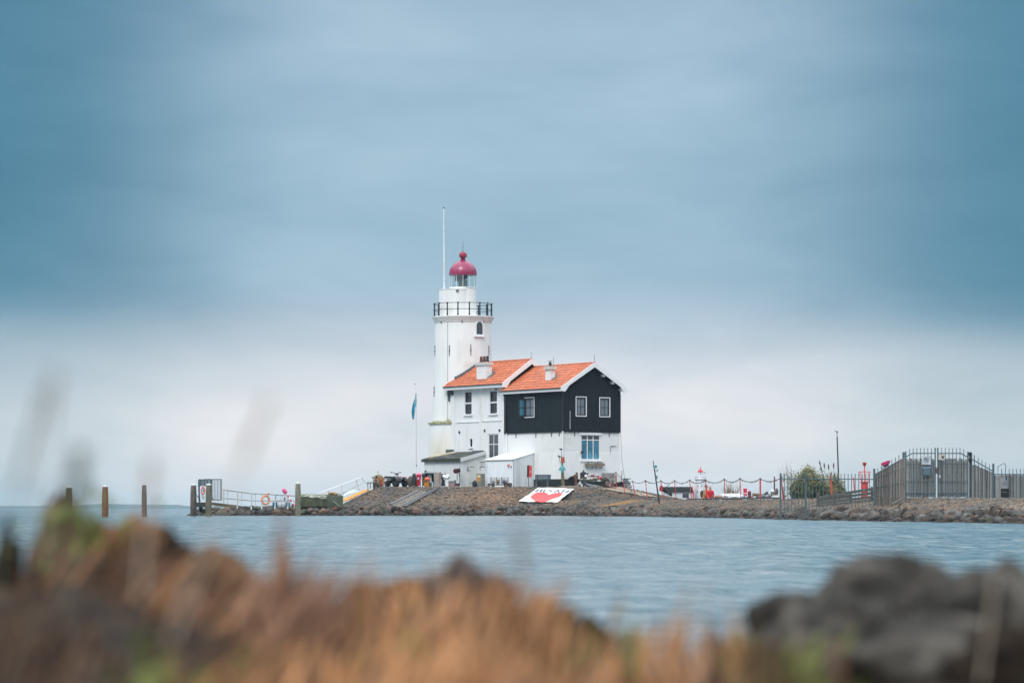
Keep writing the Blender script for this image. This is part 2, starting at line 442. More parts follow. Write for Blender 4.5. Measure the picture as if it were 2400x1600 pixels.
# low ground under everything seen
lb = MB(); lb.add([(-2400,-20,-.9),(2400,-20,-.9),(2400,5500,-.9),(-2400,5500,-.9)], [(0,1,2,3)])
lb.build('lake_bed', M('lake_bed', (.06,.06,.05), .9), kind='structure')

TAN = [((-1.7,209.0,1.2), 3.4, (.36,.20,.11), .9), ((-4.5,208.6,1.2), 2.2, (.21,.155,.11), .8), ((6.4,197,1.0), 3.0, (.38,.19,.05), .6), ((-9.5,208.5,1.0), 2.0, (.20,.17,.12), .8)]
ground_mat = M('gravel_and_soil', (.06,.055,.05), .95, .3, 3, .02, 20, col2=(.10,.085,.07), msc=.6)
path_mat = M('tan_path', (.30,.225,.17), .95, .2, 2, .01, 30)
stone_mat = M('basalt_setts', (.095,.088,.08), .85, .55, 6.5, .01, 30, col2=(.18,.125,.085), msc=.7, mlo=.38, mhi=.6, patches=TAN, rand=.25)
xs = np.concatenate([np.arange(-23, 12, .25), np.arange(12, 30, .4), np.arange(30, 72, 3)])
ysg = np.concatenate([np.arange(66, 200, .8), np.arange(200, 216, .25), np.arange(216, 272, 1.5)])
XX, YY = np.meshgrid(xs, ysg); ZZ = G(XX, YY)
nr, nc = XX.shape
V = np.stack([XX, YY, ZZ], -1).reshape(-1, 3)
V[:, 2] += np.array([.03*mnoise.noise(Vector((v[0]*1.3, v[1]*1.3, 0))) for v in V])
idx = np.arange(nr*nc).reshape(nr, nc)
Fq = np.stack([idx[:-1,:-1], idx[:-1,1:], idx[1:,1:], idx[1:,:-1]], -1).reshape(-1, 4)
keep = (V[Fq][:, :, 2].max(1) > -.8)
me = bpy.data.meshes.new('ground'); me.from_pydata(V.tolist(), [], Fq[keep].tolist()); me.materials.append(ground_mat)
me.polygons.foreach_set('use_smooth', [True]*len(me.polygons))
ground = bpy.data.objects.new('ground', me); COL.objects.link(ground); ground['kind'] = 'structure'; WM['ground'] = Matrix()

# basalt setts on the slopes: the 300 that show largest are parts, the rest one part of stuff
def norm_at(x, y):
    e = .1; return Vector((g1(x-e,y)-g1(x+e,y), g1(x,y-e)-g1(x,y+e), 2*e)).normalized()
sett_pts = []
rs = random.Random(3)
gx, gy = np.meshgrid(np.arange(-13, 22, .235), np.arange(84, 214, .225))
gx = gx + np.array([rs.uniform(-.11,.11) for _ in range(gx.size)]).reshape(gx.shape)
gy = gy + np.array([rs.uniform(-.08,.08) for _ in range(gx.size)]).reshape(gx.shape)
dd = sdist(gx, gy); mm = mdist(gx, gy)
slope_zone = ((dd > 1.2) & (dd < 5.2)) | ((mm > .1) & (mm < 5.5) & (gx < 13) & (dd > 1.2))
slope_zone &= (gx < 22)
e = .12
zz = G(gx, gy); nx = (G(gx-e, gy)-G(gx+e, gy))/(2*e); ny = (G(gx, gy-e)-G(gx, gy+e))/(2*e)
face = (nx*(-gx) + ny*(CAM_Z*0-gy) + (CAM_Z-zz)) / np.hypot(gx, gy)      # facing the camera?
slope_zone &= face > -.004
sel = np.argwhere(slope_zone)
lib = []
for k in range(5):
    m_ = MB(); m_.blob((0,0,0), (.16,.15,.09), 40+k, 1, .35, 1.5, .8); lib.append(m_)
pts = [(gx[i,j], gy[i,j], zz[i,j], nx[i,j], ny[i,j]) for i, j in sel]
pts.sort(key=lambda p: p[1])
def sett_matrix(p):
    n_ = Vector((p[3], p[4], 1)).normalized(); q = n_.to_track_quat('Z', 'Y')
    s_ = rs.uniform(.8, 1.2)
    return Matrix.Translation(Vector(p[:3]) + n_*rs.uniform(-.03,.03)) @ q.to_matrix().to_4x4() @ Matrix.Rotation(rs.uniform(0,6.28), 4, 'Z') @ Matrix.Diagonal((s_,s_*rs.uniform(.8,1.1),rs.uniform(.75,1.3),1))
inview = [p for p in pts if abs(p[0]/p[1]) < .165]
near = inview[:300]; rest = inview[300:]
lme = []
for m_ in lib:
    x = m_.mesh('stone', .5); x.materials.append(stone_mat); lme.append(x)
for i, p in enumerate(near): inst('stone', lme[i % 5], sett_matrix(p), ground)
AV = []; AF = []; off = 0
LV = [np.array([tuple(v)+(1,) for v in m_.V]) for m_ in lib]; LF = [np.array(m_.F) for m_ in lib]
for i, p in enumerate(rest):
    k = i % 5; Mx = np.array(sett_matrix(p)); AV.append((LV[k] @ Mx.T)[:, :3]); AF.append(LF[k]+off); off += len(LV[k])
me = bpy.data.meshes.new('stone_setts'); me.from_pydata(np.concatenate(AV).tolist(), [], np.concatenate(AF).tolist()); me.materials.append(stone_mat)
so = bpy.data.objects.new('stone_setts', me); COL.objects.link(so); so.parent = ground; so['kind'] = 'stuff'

# riprap boulders along the waterline
rockm = [M('grey_boulder', (.105,.10,.093), .85, .45, 5, .02, 12, col2=(.045,.038,.03), msc=2.4, mlo=.42, mhi=.62, rand=.3),
         M('brown_boulder', (.08,.055,.04), .85, .5, 5, .02, 12, col2=(.03,.024,.02), msc=2.4, mlo=.42, mhi=.62, rand=.3),
         M('reddish_boulder', (.19,.115,.085), .85, .3, 5, .02, 12, col2=(.10,.06,.045), msc=2.0, mlo=.52, mhi=.66, rand=.25),
         M('mossy_boulder', (.095,.09,.055), .9, .4, 5, .02, 12, col2=(.05,.045,.035), msc=2.0, mlo=.5, mhi=.62, rand=.25)]
def wet_line(m):                       # stone is wet and dark just above the water
    t = m.node_tree; b = t.nodes['Principled BSDF']; l = b.inputs['Base Color'].links[0]; src = l.from_socket
    g_ = t.nodes.new('ShaderNodeNewGeometry'); s_ = t.nodes.new('ShaderNodeSeparateXYZ'); t.links.new(g_.outputs['Position'], s_.inputs[0])
    r_ = t.nodes.new('ShaderNodeMapRange'); t.links.new(s_.outputs[2], r_.inputs[0]); r_.inputs[1].default_value = .10; r_.inputs[2].default_value = .26; r_.inputs[3].default_value = .42; r_.inputs[4].default_value = 1.05
    v_ = t.nodes.new('ShaderNodeVectorMath'); v_.operation = 'SCALE'; t.links.new(src, v_.inputs[0]); t.links.new(r_.outputs[0], v_.inputs['Scale']); t.links.new(v_.outputs[0], b.inputs['Base Color'])
for x in rockm: wet_line(x)
rockn = ['grey', 'dark brown', 'reddish', 'moss-tinged']
rlib = []
for k in range(8):
    m_ = MB(); m_.blob((0,0,0), (1,.8,.68), 60+k, 3, .55, 1.3, .95); rlib.append(m_.mesh('boulder', .35))
rlibm = {(k, c): None for k in range(8) for c in range(4)}
for k in range(8):
    for c in range(4):
        x = rlib[k].copy(); x.materials.append(rockm[c]); rlibm[(k, c)] = x
rk = random.Random(11)
cand = []
for i in range(NS-1):
    ax, ay = SHORE[i]; bx, by = SHORE[i+1]; L = math.hypot(bx-ax, by-ay)
    nxx, nyy = -(by-ay)/L, (bx-ax)/L
    if sdist(np.array([ (ax+bx)/2+nxx ]), np.array([(ay+by)/2+nyy]))[0] < 0: nxx, nyy = -nxx, -nyy
    lat = i >= 6
    for row, (dmid, sz, dz) in enumerate([(.0,.42,.0), (.5,.50,.06), (1.05,.52,.11), (1.6,.46,.09)]):
        if lat:
            if row == 3: continue
            sz *= .86; dmid *= .72; dz -= .03
        if not lat and row == 3: sz = .34
        step = sz*(1.02 if lat else .98); s_ = rk.uniform(0, step)
        while s_ < L:
            x = ax+(bx-ax)*s_/L + nxx*(dmid+rk.uniform(-.2,.2)); y = ay+(by-ay)*s_/L + nyy*(dmid+rk.uniform(-.2,.2))
            sz_ = sz*rk.uniform(.62,1.25)*(.95 if lat else .8)*(.8 if y < 112 else 1)
            if abs(x/y) < .175: cand.append((x, y, g1(x, y)+dz+rk.uniform(-.04,.05), sz_, row, i))
            s_ += step*rk.uniform(.75,1.2)
# boulders of the small breakwater on the left, behind the first row
for _ in range(60):
    x = rk.uniform(-20.4,-10.5); y = rk.uniform(205.6,208.4); cand.append((x, y, g1(x, y)+rk.uniform(.0,.10), rk.uniform(.24,.44), 3, 0))
cand.sort(key=lambda c: -c[3]/c[1])
def boulder_matrix(c):
    return Matrix.Translation((c[0], c[1], c[2])) @ Matrix.Rotation(rk.uniform(0,6.28), 4, 'Z') @ Matrix.Rotation(rk.uniform(-.35,.35), 4, 'X') @ Matrix.Rotation(rk.uniform(-.3,.3), 4, 'Y') @ Matrix.Diagonal((c[3]*.86,)*3+(1,))
def boulder_where(c):
    px = 1200+F_PX*c[0]/c[1]
    place = ('below the jetty gangway' if px < 700 else 'below the mossy block stack' if px < 830 else 'below the slope steps' if px < 1010
             else 'left of the heart banner' if px < 1220 else 'below the heart banner' if px < 1360
             else 'right of the heart banner' if px < 1540 else 'below the red rope posts' if px < 1820
             else 'beside the steel fence' if px < 2060 else 'below the double gate' if px < 2290 else 'below the rightmost fence')
    row = 'at the waterline' if c[4] == 0 else 'midway up the bank' if c[4] < 3 else 'on top of the bank'
    return place, row
for q, c in enumerate(cand[:296]):
    col = rk.choices([0,1,2,3], [5,3,.9,1.2] if c[1] > 190 else [4,6,.25,.2])[0]
    o = inst('boulder', rlibm[(rk.randrange(8), col)], boulder_matrix(c))
    place, row = boulder_where(c)
    o['label'] = f'{rockn[col]} boulder {row}, {place}'; o['category'] = 'boulder'; o['group'] = f'{rockn[col]} boulders {row} {place}'
for c_ in range(4):
    AV = []; AF = []; off = 0
    for c in cand[296:]:
        if [0,1,0,1,0,3,1,0,1,2,0][int(c[0]*977) % 11] != c_: continue
        me0 = rlib[rk.randrange(8)]
        co = np.array([tuple(v.co)+(1,) for v in me0.vertices]); Mx = np.array(boulder_matrix(c)); AV.append((co @ Mx.T)[:, :3])
        AF += [[j+off for j in p.vertices] for p in me0.polygons]; off += len(co)
    me = bpy.data.meshes.new('rock_bank'); me.from_pydata(np.concatenate(AV).tolist(), [], AF); me.materials.append(rockm[c_])
    o = bpy.data.objects.new('rock_bank', me); COL.objects.link(o); o['kind'] = 'stuff'; o['label'] = f'mass of smaller {rockn[c_]} stones between the boulders of the rock bank'; o['category'] = 'rocks'

# tan ramp path on the right flank of the mound
pm = MB(); rows_ = []
for k in range(13):
    f = k/12; yt = 1142.5 + f*22; 
    l = ray_ground(1400+f*95, 1147+f*15+ (0 if f < .5 else (f-.5)*4)); r_ = ray_ground(1452+f*92, 1143.5+f*23)
    rows_.append((l, r_))
for (a, b_), (c, d) in zip(rows_[:-1], rows_[1:]):
    u = Vector((0,0,.085)); pm.add([a+u, b_+u, d+u, c+u], [(0,1,2,3)])
pm.build('path', path_mat, kind='structure')

HAZE = .00013
hz = MB(); hz.box(-2450, 2450, -25, 5600, -1.2, 24)
hm = bpy.data.materials.new('haze'); hm.use_nodes = True; t = hm.node_tree; t.nodes.clear()
pv_ = t.nodes.new('ShaderNodeVolumePrincipled'); pv_.inputs['Color'].default_value = (.66,.86,1,1); pv_.inputs['Density'].default_value = HAZE; pv_.inputs['Anisotropy'].default_value = .2
oo = t.nodes.new('ShaderNodeOutputMaterial'); t.links.new(pv_.outputs[0], oo.inputs['Volume'])
hz.build('haze', hm, kind='stuff', sharp=None)
# ------------------------------------------------------------------ building frames
TH = R(33); cT, sT = math.cos(TH), math.sin(TH)
class Fr:                                   # b runs along the gable wall, a runs back along the long wall
    def __init__(s, x, y, z=0.0):
        s.o = Vector((x, y, z)); s.T = Matrix.Translation(s.o) @ Matrix.Rotation(TH, 4, 'Z')
    def W(s, b, a, z=0.0): return s.o + Vector((cT*b - sT*a, sT*b + cT*a, z))
    def a_at(s, px, b=0.0):
        k = (px-1200)/F_PX; x0 = s.o.x+cT*b; y0 = s.o.y+sT*b
        return (x0 - k*y0)/(sT + k*cT)
    def b_at(s, px, a=0.0):
        k = (px-1200)/F_PX; x0 = s.o.x-sT*a; y0 = s.o.y+cT*a
        return (k*y0 - x0)/(cT - k*sT)
    def z_at(s, py, b, a): return Zp(py, s.W(b, a).y) - s.o.z
ZG = 1.86
FA = Fr(3.45, 215, ZG); AW = 4.587; AL = 7.23
p_ = FA.W(0, AL); FB = Fr(p_.x, p_.y, ZG)
def pfL(fr, b0=0.0): return lambda u, z, d: fr.W(b0+d, u, z)       # long wall facing left: u = a, inward d = +b
def pfG(fr, a0=0.0): return lambda u, z, d: fr.W(u, a0+d, z)       # gable wall facing the camera: u = b, inward d = +a
def pbox(mb, pf, u0, u1, z0, z1, d0, d1):
    return mb.add([pf(u0,z0,d0),pf(u1,z0,d0),pf(u1,z0,d1),pf(u0,z0,d1),pf(u0,z1,d0),pf(u1,z1,d0),pf(u1,z1,d1),pf(u0,z1,d1)],
                  [(3,2,1,0),(4,5,6,7),(0,1,5,4),(1,2,6,5),(2,3,7,6),(3,0,4,7)])
def wall(mb, pf, u0, u1, z0, z1, holes, rev=.14):
    us = sorted({u0,u1}|{h[0] for h in holes}|{h[1] for h in holes}); zs = sorted({z0,z1}|{h[2] for h in holes}|{h[3] for h in holes})
    for a, b_ in zip(us[:-1], us[1:]):
        for c, d in zip(zs[:-1], zs[1:]):
            if any(h[0]-1e-6 <= a and b_ <= h[1]+1e-6 and h[2]-1e-6 <= c and d <= h[3]+1e-6 for h in holes): continue
            mb.add([pf(a,c,0),pf(b_,c,0),pf(b_,d,0),pf(a,d,0)], [(0,1,2,3)])
    for (a, b_, c, d) in holes:
        for (p, q) in (((a,c),(b_,c)),((b_,c),(b_,d)),((b_,d),(a,d)),((a,d),(a,c))):
            mb.add([pf(*p,0),pf(*q,0),pf(*q,rev),pf(*p,rev)], [(0,1,2,3)])
def window(parent, pf, u0, u1, z0, z1, fmat, gmat, cols, rows, fw=.06, bw=.025, sill=None, transom=None, d0=.02, bmat=None, outer=None, gl=None):
    """frame ring in the opening (part 'window'), children: pane, glazing bars, sill"""
    m = MB()
    for (a, b_, c, d) in ((u0,u0+fw,z0,z1),(u1-fw,u1,z0,z1),(u0+fw,u1-fw,z0,z0+fw),(u0+fw,u1-fw,z1-fw,z1)): pbox(m, pf, a, b_, c, d, d0, d0+.07)
    w_ = m.build('window', fmat, parent)
    if outer:
        m = MB(); o = outer[1]
        for (a, b_, c, d) in ((u0-o,u0,z0-o,z1+o),(u1,u1+o,z0-o,z1+o),(u0,u1,z0-o,z0),(u0,u1,z1,z1+o)): pbox(m, pf, a, b_, c, d, -.045, .0)
        m.build('frame', outer[0], w_)
    iu0, iu1, iz0, iz1 = u0+fw, u1-fw, z0+fw, z1-fw
    us = [iu0 + (iu1-iu0)*i/cols for i in range(cols+1)]
    zs = [iz0 + (iz1-iz0)*i/rows for i in range(rows+1)] if not transom else [iz0, transom, iz1]
    for i in range(cols):
        for j in range(len(zs)-1):
            m = MB(); m.add([pf(us[i],zs[j],d0+.05),pf(us[i+1],zs[j],d0+.05),pf(us[i+1],zs[j+1],d0+.05),pf(us[i],zs[j+1],d0+.05)], [(0,1,2,3)])
            g = gmat if not gl else gl(i, j); m.build('pane', g, w_)
    m = MB()
    for u in us[1:-1]: pbox(m, pf, u-bw/2, u+bw/2, iz0, iz1, d0+.02, d0+.045)
    for z in zs[1:-1]: pbox(m, pf, iu0, iu1, z-bw/2, z+bw/2, d0+.015, d0+.045)
    if m.V: m.build('glazing_bar', bmat or fmat, w_)
    if sill:
        m = MB(); pbox(m, pf, u0-sill, u1+sill, z0-.13, z0-.01, -.09, .02); m.build('sill', white_paint, w_)
    return w_
# pantile on a shared mesh: x along the eave, y up the slope
def pantile(wd, ln):
    m = MB(); n = 6; prof = [(i/n*wd, .058*math.sin(i/n*math.pi) + .024*math.cos(i/n*2*math.pi)) for i in range(n+1)]
    vs = [(x-.5*wd, 0, z+.042) for x, z in prof] + [(x-.5*wd, ln*1.12, z+.012) for x, z in prof] + [(x-.5*wd, 0, z+.018) for x, z in prof]
    fs_ = [(i, i+1, n+2+i, n+1+i) for i in range(n)] + [(2*n+2+i, 2*n+3+i, i+1, i) for i in range(n)]
    return m.add(vs, fs_).mesh('tile', .9)
def roof(parent, fr, W_, a0, a1, ov, ze, zr, th=.10, ntx=30, nty=9, skip=None, tile_b1=None):
    """both slopes with a tile per pantile on the slope we see; returns the roof part"""
    bm_ = MB()
    hb = W_/2; sl_ = (zr-ze)/(hb+ov)
    for s_ in (0, 1):
        e = -ov if s_ == 0 else W_+ov
        q = [fr.W(e, a0, ze), fr.W(hb, a0, zr), fr.W(hb, a1, zr), fr.W(e, a1, ze)]
        dn = Vector((0,0,-th))
        bm_.hexa([p+dn for p in q]+q)
    rf = bm_.build('roof', M('roof_boards', (.045,.045,.045), .8, .2), parent)
    s_up = Vector((cT, sT, sl_)).normalized(); s_al = Vector((sT, -cT, 0)); nrm = s_al.cross(s_up)
    if nrm.z < 0: s_al = -s_al; nrm = s_al.cross(s_up)
    slen = math.hypot(hb+ov, zr-ze); wd = (a1-a0)/ntx; ln = (slen+.02)/nty
    me = pantile(wd, ln); me.materials.append(tile_mat)
    me_r = MB(); me_r.T = None
    for i in range(ntx):
        for j in range(nty):
            a = a0 + (i+.5)*wd; o_ = fr.W(-ov-.05, a, ze-.05*sl_) + s_up*(j*ln)
            if skip and skip(o_ + s_up*ln*.8): continue
            jit = rnd.uniform(-.006,.006)
            Mx = Matrix(((s_al.x,s_up.x,nrm.x,o_.x),(s_al.y,s_up.y,nrm.y,o_.y),(s_al.z,s_up.z,nrm.z,o_.z+.01+jit),(0,0,0,1)))
            inst('tile', me, Mx, rf)
    # far slope: same tiles, one piece
    m = MB(); s2 = Vector((-cT, -sT, sl_)).normalized(); al2 = Vector((-sT, cT, 0)); n2_ = al2.cross(s2)
    if n2_.z < 0: al2 = -al2; n2_ = al2.cross(s2)
    co = [v.co.copy() for v in me.vertices]; fc = [tuple(p.vertices) for p in me.polygons]
    for i in range(ntx):
        for j in range(nty):
            o_ = fr.W(W_+ov+.05, a0+(i+.5)*wd, ze-.05*sl_) + s2*(j*ln)
            if skip and skip(o_ + s2*ln*.8): continue
            m.add([o_ + al2*c.x + s2*c.y + n2_*(c.z+.01) for c in co], fc)
    m.build('roof_tiles', tile_mat, rf, kind='stuff', sharp=.9)
    # ridge tiles
    nrt = int((a1-a0)/.42); L_ = (a1-a0)/nrt
    for i in range(nrt):
        p = fr.W(hb, a0+i*L_, zr+.0); q = fr.W(hb, a0+(i+1)*L_+.04, zr+.0)
        if skip and skip(p): continue
        mm_ = MB(); d = (q-p).normalized(); x = Vector((cT,sT,0)); k = 8; vs = []
        for (c, r_) in ((p, .125), (q, .108)):
            for h in range(k+1):
                an = math.pi*h/k; vs.append(c + x*math.cos(an)*r_ + Vector((0,0,1))*(math.sin(an)*r_*.9+.02))
        mm_.add(vs, [(h, h+1, k+2+h, k+1+h) for h in range(k)] + [tuple(range(k,-1,-1))])
        mm_.build('ridge_tile', tile_mat, rf, sharp=.9)
    return rf
def barge(parent, fr, W_, a, ov, ze, zr, wd=.30, th=.05, name='bargeboard', foot=.16, which=(0,1)):
    hb = W_/2
    for s_ in which:
        def B(bb, z): return fr.W(bb if s_ == 0 else W_-bb, a, z)
        sl_ = (zr-ze)/(hb+ov); lift = .10
        pts = [B(-ov-.04, ze-.04*sl_+lift), B(hb, zr+lift), B(hb, zr-wd*1.1+lift), B(-ov+.62, ze+.62*sl_-wd+lift), B(-ov+.40, ze+.40*sl_-wd-.16+lift), B(-ov+.28, ze-wd+.02+lift-.05), B(-ov-.04, ze-wd+.02+lift)]
        m = MB(); m.prism(pts, Vector((sT,-cT,0))*th); m.build(name, white_paint, parent)

# ------------------------------------------------------------------ annex: tarred timber over white brick
annex = thing('annex', 'black timber-clad upper storey on whitewashed brick, orange tiled roof, right of the white house', 'house', FA.o, TH)
zb = FA.z_at(1010, 0, 0); ze_w = FA.z_at(914, 0, 0); zr = FA.z_at(852, AW/2, -.35); ze = FA.z_at(909.5, -.4, 0)
slp = (zr-ze)/(AW/2+.4)
brick_white = M('whitewashed_brick', (.80,.80,.79), .75, .04, 1.2, 0, 14, col2=(.70,.70,.68), msc=1.1, mlo=.55, mhi=.85)
t = brick_white.node_tree; b = t.nodes['Principled BSDF']                  # brick relief, in the wall's own frame
tcn = t.nodes.new('ShaderNodeTexCoord'); sp = t.nodes.new('ShaderNodeSeparateXYZ'); t.links.new(tcn.outputs['Object'], sp.inputs[0])
ad = t.nodes.new('ShaderNodeMath'); ad.operation = 'ADD'; t.links.new(sp.outputs[0], ad.inputs[0]); t.links.new(sp.outputs[1], ad.inputs[1])
cb = t.nodes.new('ShaderNodeCombineXYZ'); t.links.new(ad.outputs[0], cb.inputs[0]); t.links.new(sp.outputs[2], cb.inputs[1])
bt = t.nodes.new('ShaderNodeTexBrick'); bt.inputs['Scale'].default_value = 1; bt.inputs['Brick Width'].default_value = .44; bt.inputs['Row Height'].default_value = .125
bt.inputs['Mortar Size'].default_value = .012; bt.inputs['Color1'].default_value = (1,1,1,1); bt.inputs['Color2'].default_value = (.8,.8,.8,1); bt.inputs['Mortar'].default_value = (0,0,0,1)
t.links.new(cb.outputs[0], bt.inputs['Vector'])
bp = t.nodes.new('ShaderNodeBump'); bp.inputs['Distance'].default_value = .012; t.links.new(bt.outputs['Color'], bp.inputs['Height']); t.links.new(bp.outputs[0], b.inputs['Normal'])

grime = [((FA.W(b_, a_, ZG*0+.15).x, FA.W(b_, a_, 0).y, ZG+.2), r_, (.47,.455,.41), .9) for b_, a_, r_ in ((.3,-.1,.7),(2.4,-.1,.55),(4.3,-.1,.8),(0,2.2,.6),(0,5.4,.7))]
pl, pg = pfL(FA), pfG(FA)
m = MB()
bw_u0, bw_u1 = FA.b_at(1362.3), FA.b_at(1406.5); bw_z0 = FA.z_at(1077, 2, 0); bw_z1 = FA.z_at(1019, 2, 0)
wall(m, pg, 0, AW, 0, zb, [(bw_u0, bw_u1, bw_z0, bw_z1)], .16)
wall(m, pl, 0, AL, 0, zb, [])
m.add([FA.W(AW,0,0),FA.W(AW,AL,0),FA.W(AW,AL,zb),FA.W(AW,0,zb),FA.W(0,AL,0),FA.W(0,AL,zb)], [(0,1,2,3),(1,4,5,2)])
m.build('brick_wall', brick_white, annex)
# plinth step, and the smooth rendered band below the bricks
zband = FA.z_at(1060, 0, 0); zpl = FA.z_at(1122, 0, 0)
m = MB(); pbox(m, pl, -.028, AL, zpl, zband, -.028, 0); pbox(m, pg, 0, bw_u0-.02, .0, zband, -.028, 0); pbox(m, pg, bw_u1+.02, AW+.03, .0, zband, -.028, 0); pbox(m, pg, bw_u0-.02, bw_u1+.02, .0, bw_z0-.02, -.028, 0); pbox(m, pg, AW, AW+.10, 0, .9, -.03, .3)
m.build('rendered_base', M('rendered_white', (.80,.80,.79), .75, .05, 1.4, .004, 14, stretch=(1,1,.3), col2=(.60,.59,.55), msc=1.5, mlo=.55, mhi=.8, patches=grime), annex)
m = MB(); pbox(m, pl, -.04, AL, -.15, zpl, -.045, 0); pbox(m, pg, -.0, 1.4, -.15, zpl, -.045, -.03); m.build('plinth', black_paint, annex)
# black timber upper wall: backing + vertical boards
hu = [(FA.b_at(1349.3), FA.b_at(1371.8), FA.z_at(973.5,1,0), FA.z_at(930.5,1,0)), (FA.b_at(1404.6), FA.b_at(1427), FA.z_at(975,3,0), FA.z_at(932.5,3,0))]
la = (FA.a_at(1254), FA.a_at(1232)); hl = [(min(la), max(la), FA.z_at(976,0,3.5), FA.z_at(932,0,3.5))]
pl2 = lambda u, z, d: FA.W(d-.05, u, z); pg2 = lambda u, z, d: FA.W(u, d-.05, z)
m = MB(); wall(m, pg2, -.05, AW+.05, zb-.03, ze_w, hu, .1); wall(m, pl2, -.05, AL, zb-.03, ze_w+.1, hl, .1)
zr_w = zr-.12
m.add([FA.W(-.05,-.05,ze_w),FA.W(AW+.05,-.05,ze_w),FA.W(AW/2,-.05,zr_w),FA.W(AW+.05,-.05,zb-.03),FA.W(AW+.05,AL,zb-.03),FA.W(AW+.05,AL,ze_w), FA.W(-.05,-.05,zb-.03),FA.W(AW+.05,-.05,zb-.03),FA.W(AW+.05,AL,zb-.03),FA.W(-.05,AL,zb-.03)], [(0,1,2),(3,4,5,1),(6,7,8,9)])
m.build('timber_wall', black_wood, annex)
m = MB(); rb = random.Random(5)
def boards(pf, u0, u1, ztop, holes, wdt):
    n = int((u1-u0)/wdt); wdt = (u1-u0)/n
    for i in range(n):
        a, b_ = u0+i*wdt+.010, u0+(i+1)*wdt-.010; segs = [(zb-.05, ztop((a+b_)/2))]
        for h in holes:
            if a < h[1]+.0 and b_ > h[0]-.0: segs = [(segs[0][0], h[2]-.055), (h[3]+.055, segs[0][1])]
        for (c, d) in segs: pbox(m, pf, a, b_, c, d, -.024-rb.uniform(0,.014), 0)
boards(pl2, -.05, AL, lambda u: ze_w+.05, hl, .17)
boards(pg2, -.05, AW+.05, lambda u: ze_w - .03 + slp*(AW/2+.05-abs(u-AW/2)) , hu, .17)
m.build('cladding_boards', black_wood, annex, kind='stuff')
for (u0, u1, z0, z1) in hu:
    window(annex, pg2, u0, u1, z0, z1, black_paint, glass_grey, 2, 2, .085, .022, outer=(white_paint, .055), d0=-.01)
(u0, u1, z0, z1) = hl[0]
wl = window(annex, pl2, u0, u1, z0, z1, black_paint, glass_grey, 2, 2, .085, .022, outer=(white_paint, .055), d0=-.01)
m = MB(); ww = .46                                  # the casement standing open
q0 = FA.W(-.10, u1-.06, z0); dv = (Vector((-cT, -sT, 0))*.90 + Vector((-sT, cT, 0))*.25).normalized()*ww
for (f0, f1, h0, h1) in ((0,.14,0,1),(.86,1,0,1),(.14,.86,0,.09),(.14,.86,.91,1),(.14,.86,.48,.51)):
    H = z1-z0; a = q0+dv*f0+Vector((0,0,H*h0)); c = q0+dv*f1+Vector((0,0,H*h1)); n_ = Vector((-dv.y, dv.x, 0)).normalized()*.05
    m.hexa([Vector((a.x,a.y,a.z)),Vector((c.x,c.y,a.z)),Vector((c.x,c.y,a.z))+n_,Vector((a.x,a.y,a.z))+n_,Vector((a.x,a.y,c.z)),Vector((c.x,c.y,c.z)),Vector((c.x,c.y,c.z))+n_,Vector((a.x,a.y,c.z))+n_])
m.build('open_casement', black_paint, wl)
m = MB(); n_ = Vector((-dv.y, dv.x, 0)).normalized()*.025; a = q0+dv*.14+n_; c = q0+dv*.86+n_
m.add([a+Vector((0,0,.1)), c+Vector((0,0,.1)), c+Vector((0,0,z1-z0-.1)), a+Vector((0,0,z1-z0-.1))], [(0,1,2,3)]); m.build('pane', glass_blue, wl)
# big lower window with blue glass
ztr = FA.z_at(1030.5, 2, 0)
window(annex, pg, bw_u0, bw_u1, bw_z0, bw_z1, white_paint, glass_blue, 3, 1, .05, .06, sill=.10, transom=ztr, d0=.03, gl=lambda i, j: glass_dark if j == 1 else glass_blue)
m = MB(); pbox(m, pg, bw_u0-.12, bw_u1+.12, bw_z1+.0, bw_z1+.17, -.05, 0); m.build('lintel', white_paint, annex)
m = MB()
for (f0, f1, hgt) in ((.38,.66,.62),(.70,.93,.50)):
    u0 = bw_u0+(bw_u1-bw_u0)*f0; u1 = bw_u0+(bw_u1-bw_u0)*f1
    m.add([pg(u0,bw_z0+.07,.075),pg(u1,bw_z0+.07,.075),pg((u0+u1)/2-.05,bw_z0+.07+hgt,.075)], [(0,1,2)])
m.build('curtain', M('pale_blue_curtain', (.10,.30,.40), .5, .2, 5), annex)
# roof
rfa = roof(annex, FA, AW, -.36, AL-.03, .42, ze, zr, ntx=30, nty=9)
barge(annex, FA, AW, -.36, .42, ze, zr)
m = MB(); pbox(m, lambda u, z, d: FA.W(-.42+d, u, z), -.36, AL-.02, ze-.20, ze-.03, -.03, .03); m.build('fascia', white_paint, annex)
m = MB(); pbox(m, lambda u, z, d: FA.W(-.42+d, u, z), -.36, AL-.02, ze-.035, ze+.0, -.10, .02); m.build('gutter', M('zinc', (.12,.14,.15), .5, .1, 5, metal=.3), annex)
m = MB(); m.add([FA.W(-.42,-.3,ze-.13),FA.W(0,-.3,ze-.05),FA.W(0,AL,ze-.05),FA.W(-.42,AL,ze-.13)], [(0,1,2,3)]); m.build('soffit', off_white, annex)
for f in (.30, .58, .85):                      # purlin ends under the right verge
    bb = AW/2 + f*(AW/2+.4); zz_ = zr - .22 - slp*f*(AW/2+.4)
    m = MB(); m.hexa([FA.W(bb-.07,-.34,zz_-.12),FA.W(bb+.07,-.34,zz_-.15),FA.W(bb+.07,.02,zz_-.15),FA.W(bb-.07,.02,zz_-.12),FA.W(bb-.07,-.34,zz_+.04),FA.W(bb+.07,-.34,zz_),FA.W(bb+.07,.02,zz_),FA.W(bb-.07,.02,zz_+.04)])
    m.build('purlin_end', off_white, annex)
m = MB(); m.tube(FA.W(AW/2,-.35,zr+.05), FA.W(AW/2,-.35,zr+.60), .012); m.build('lightning_rod', iron, annex)
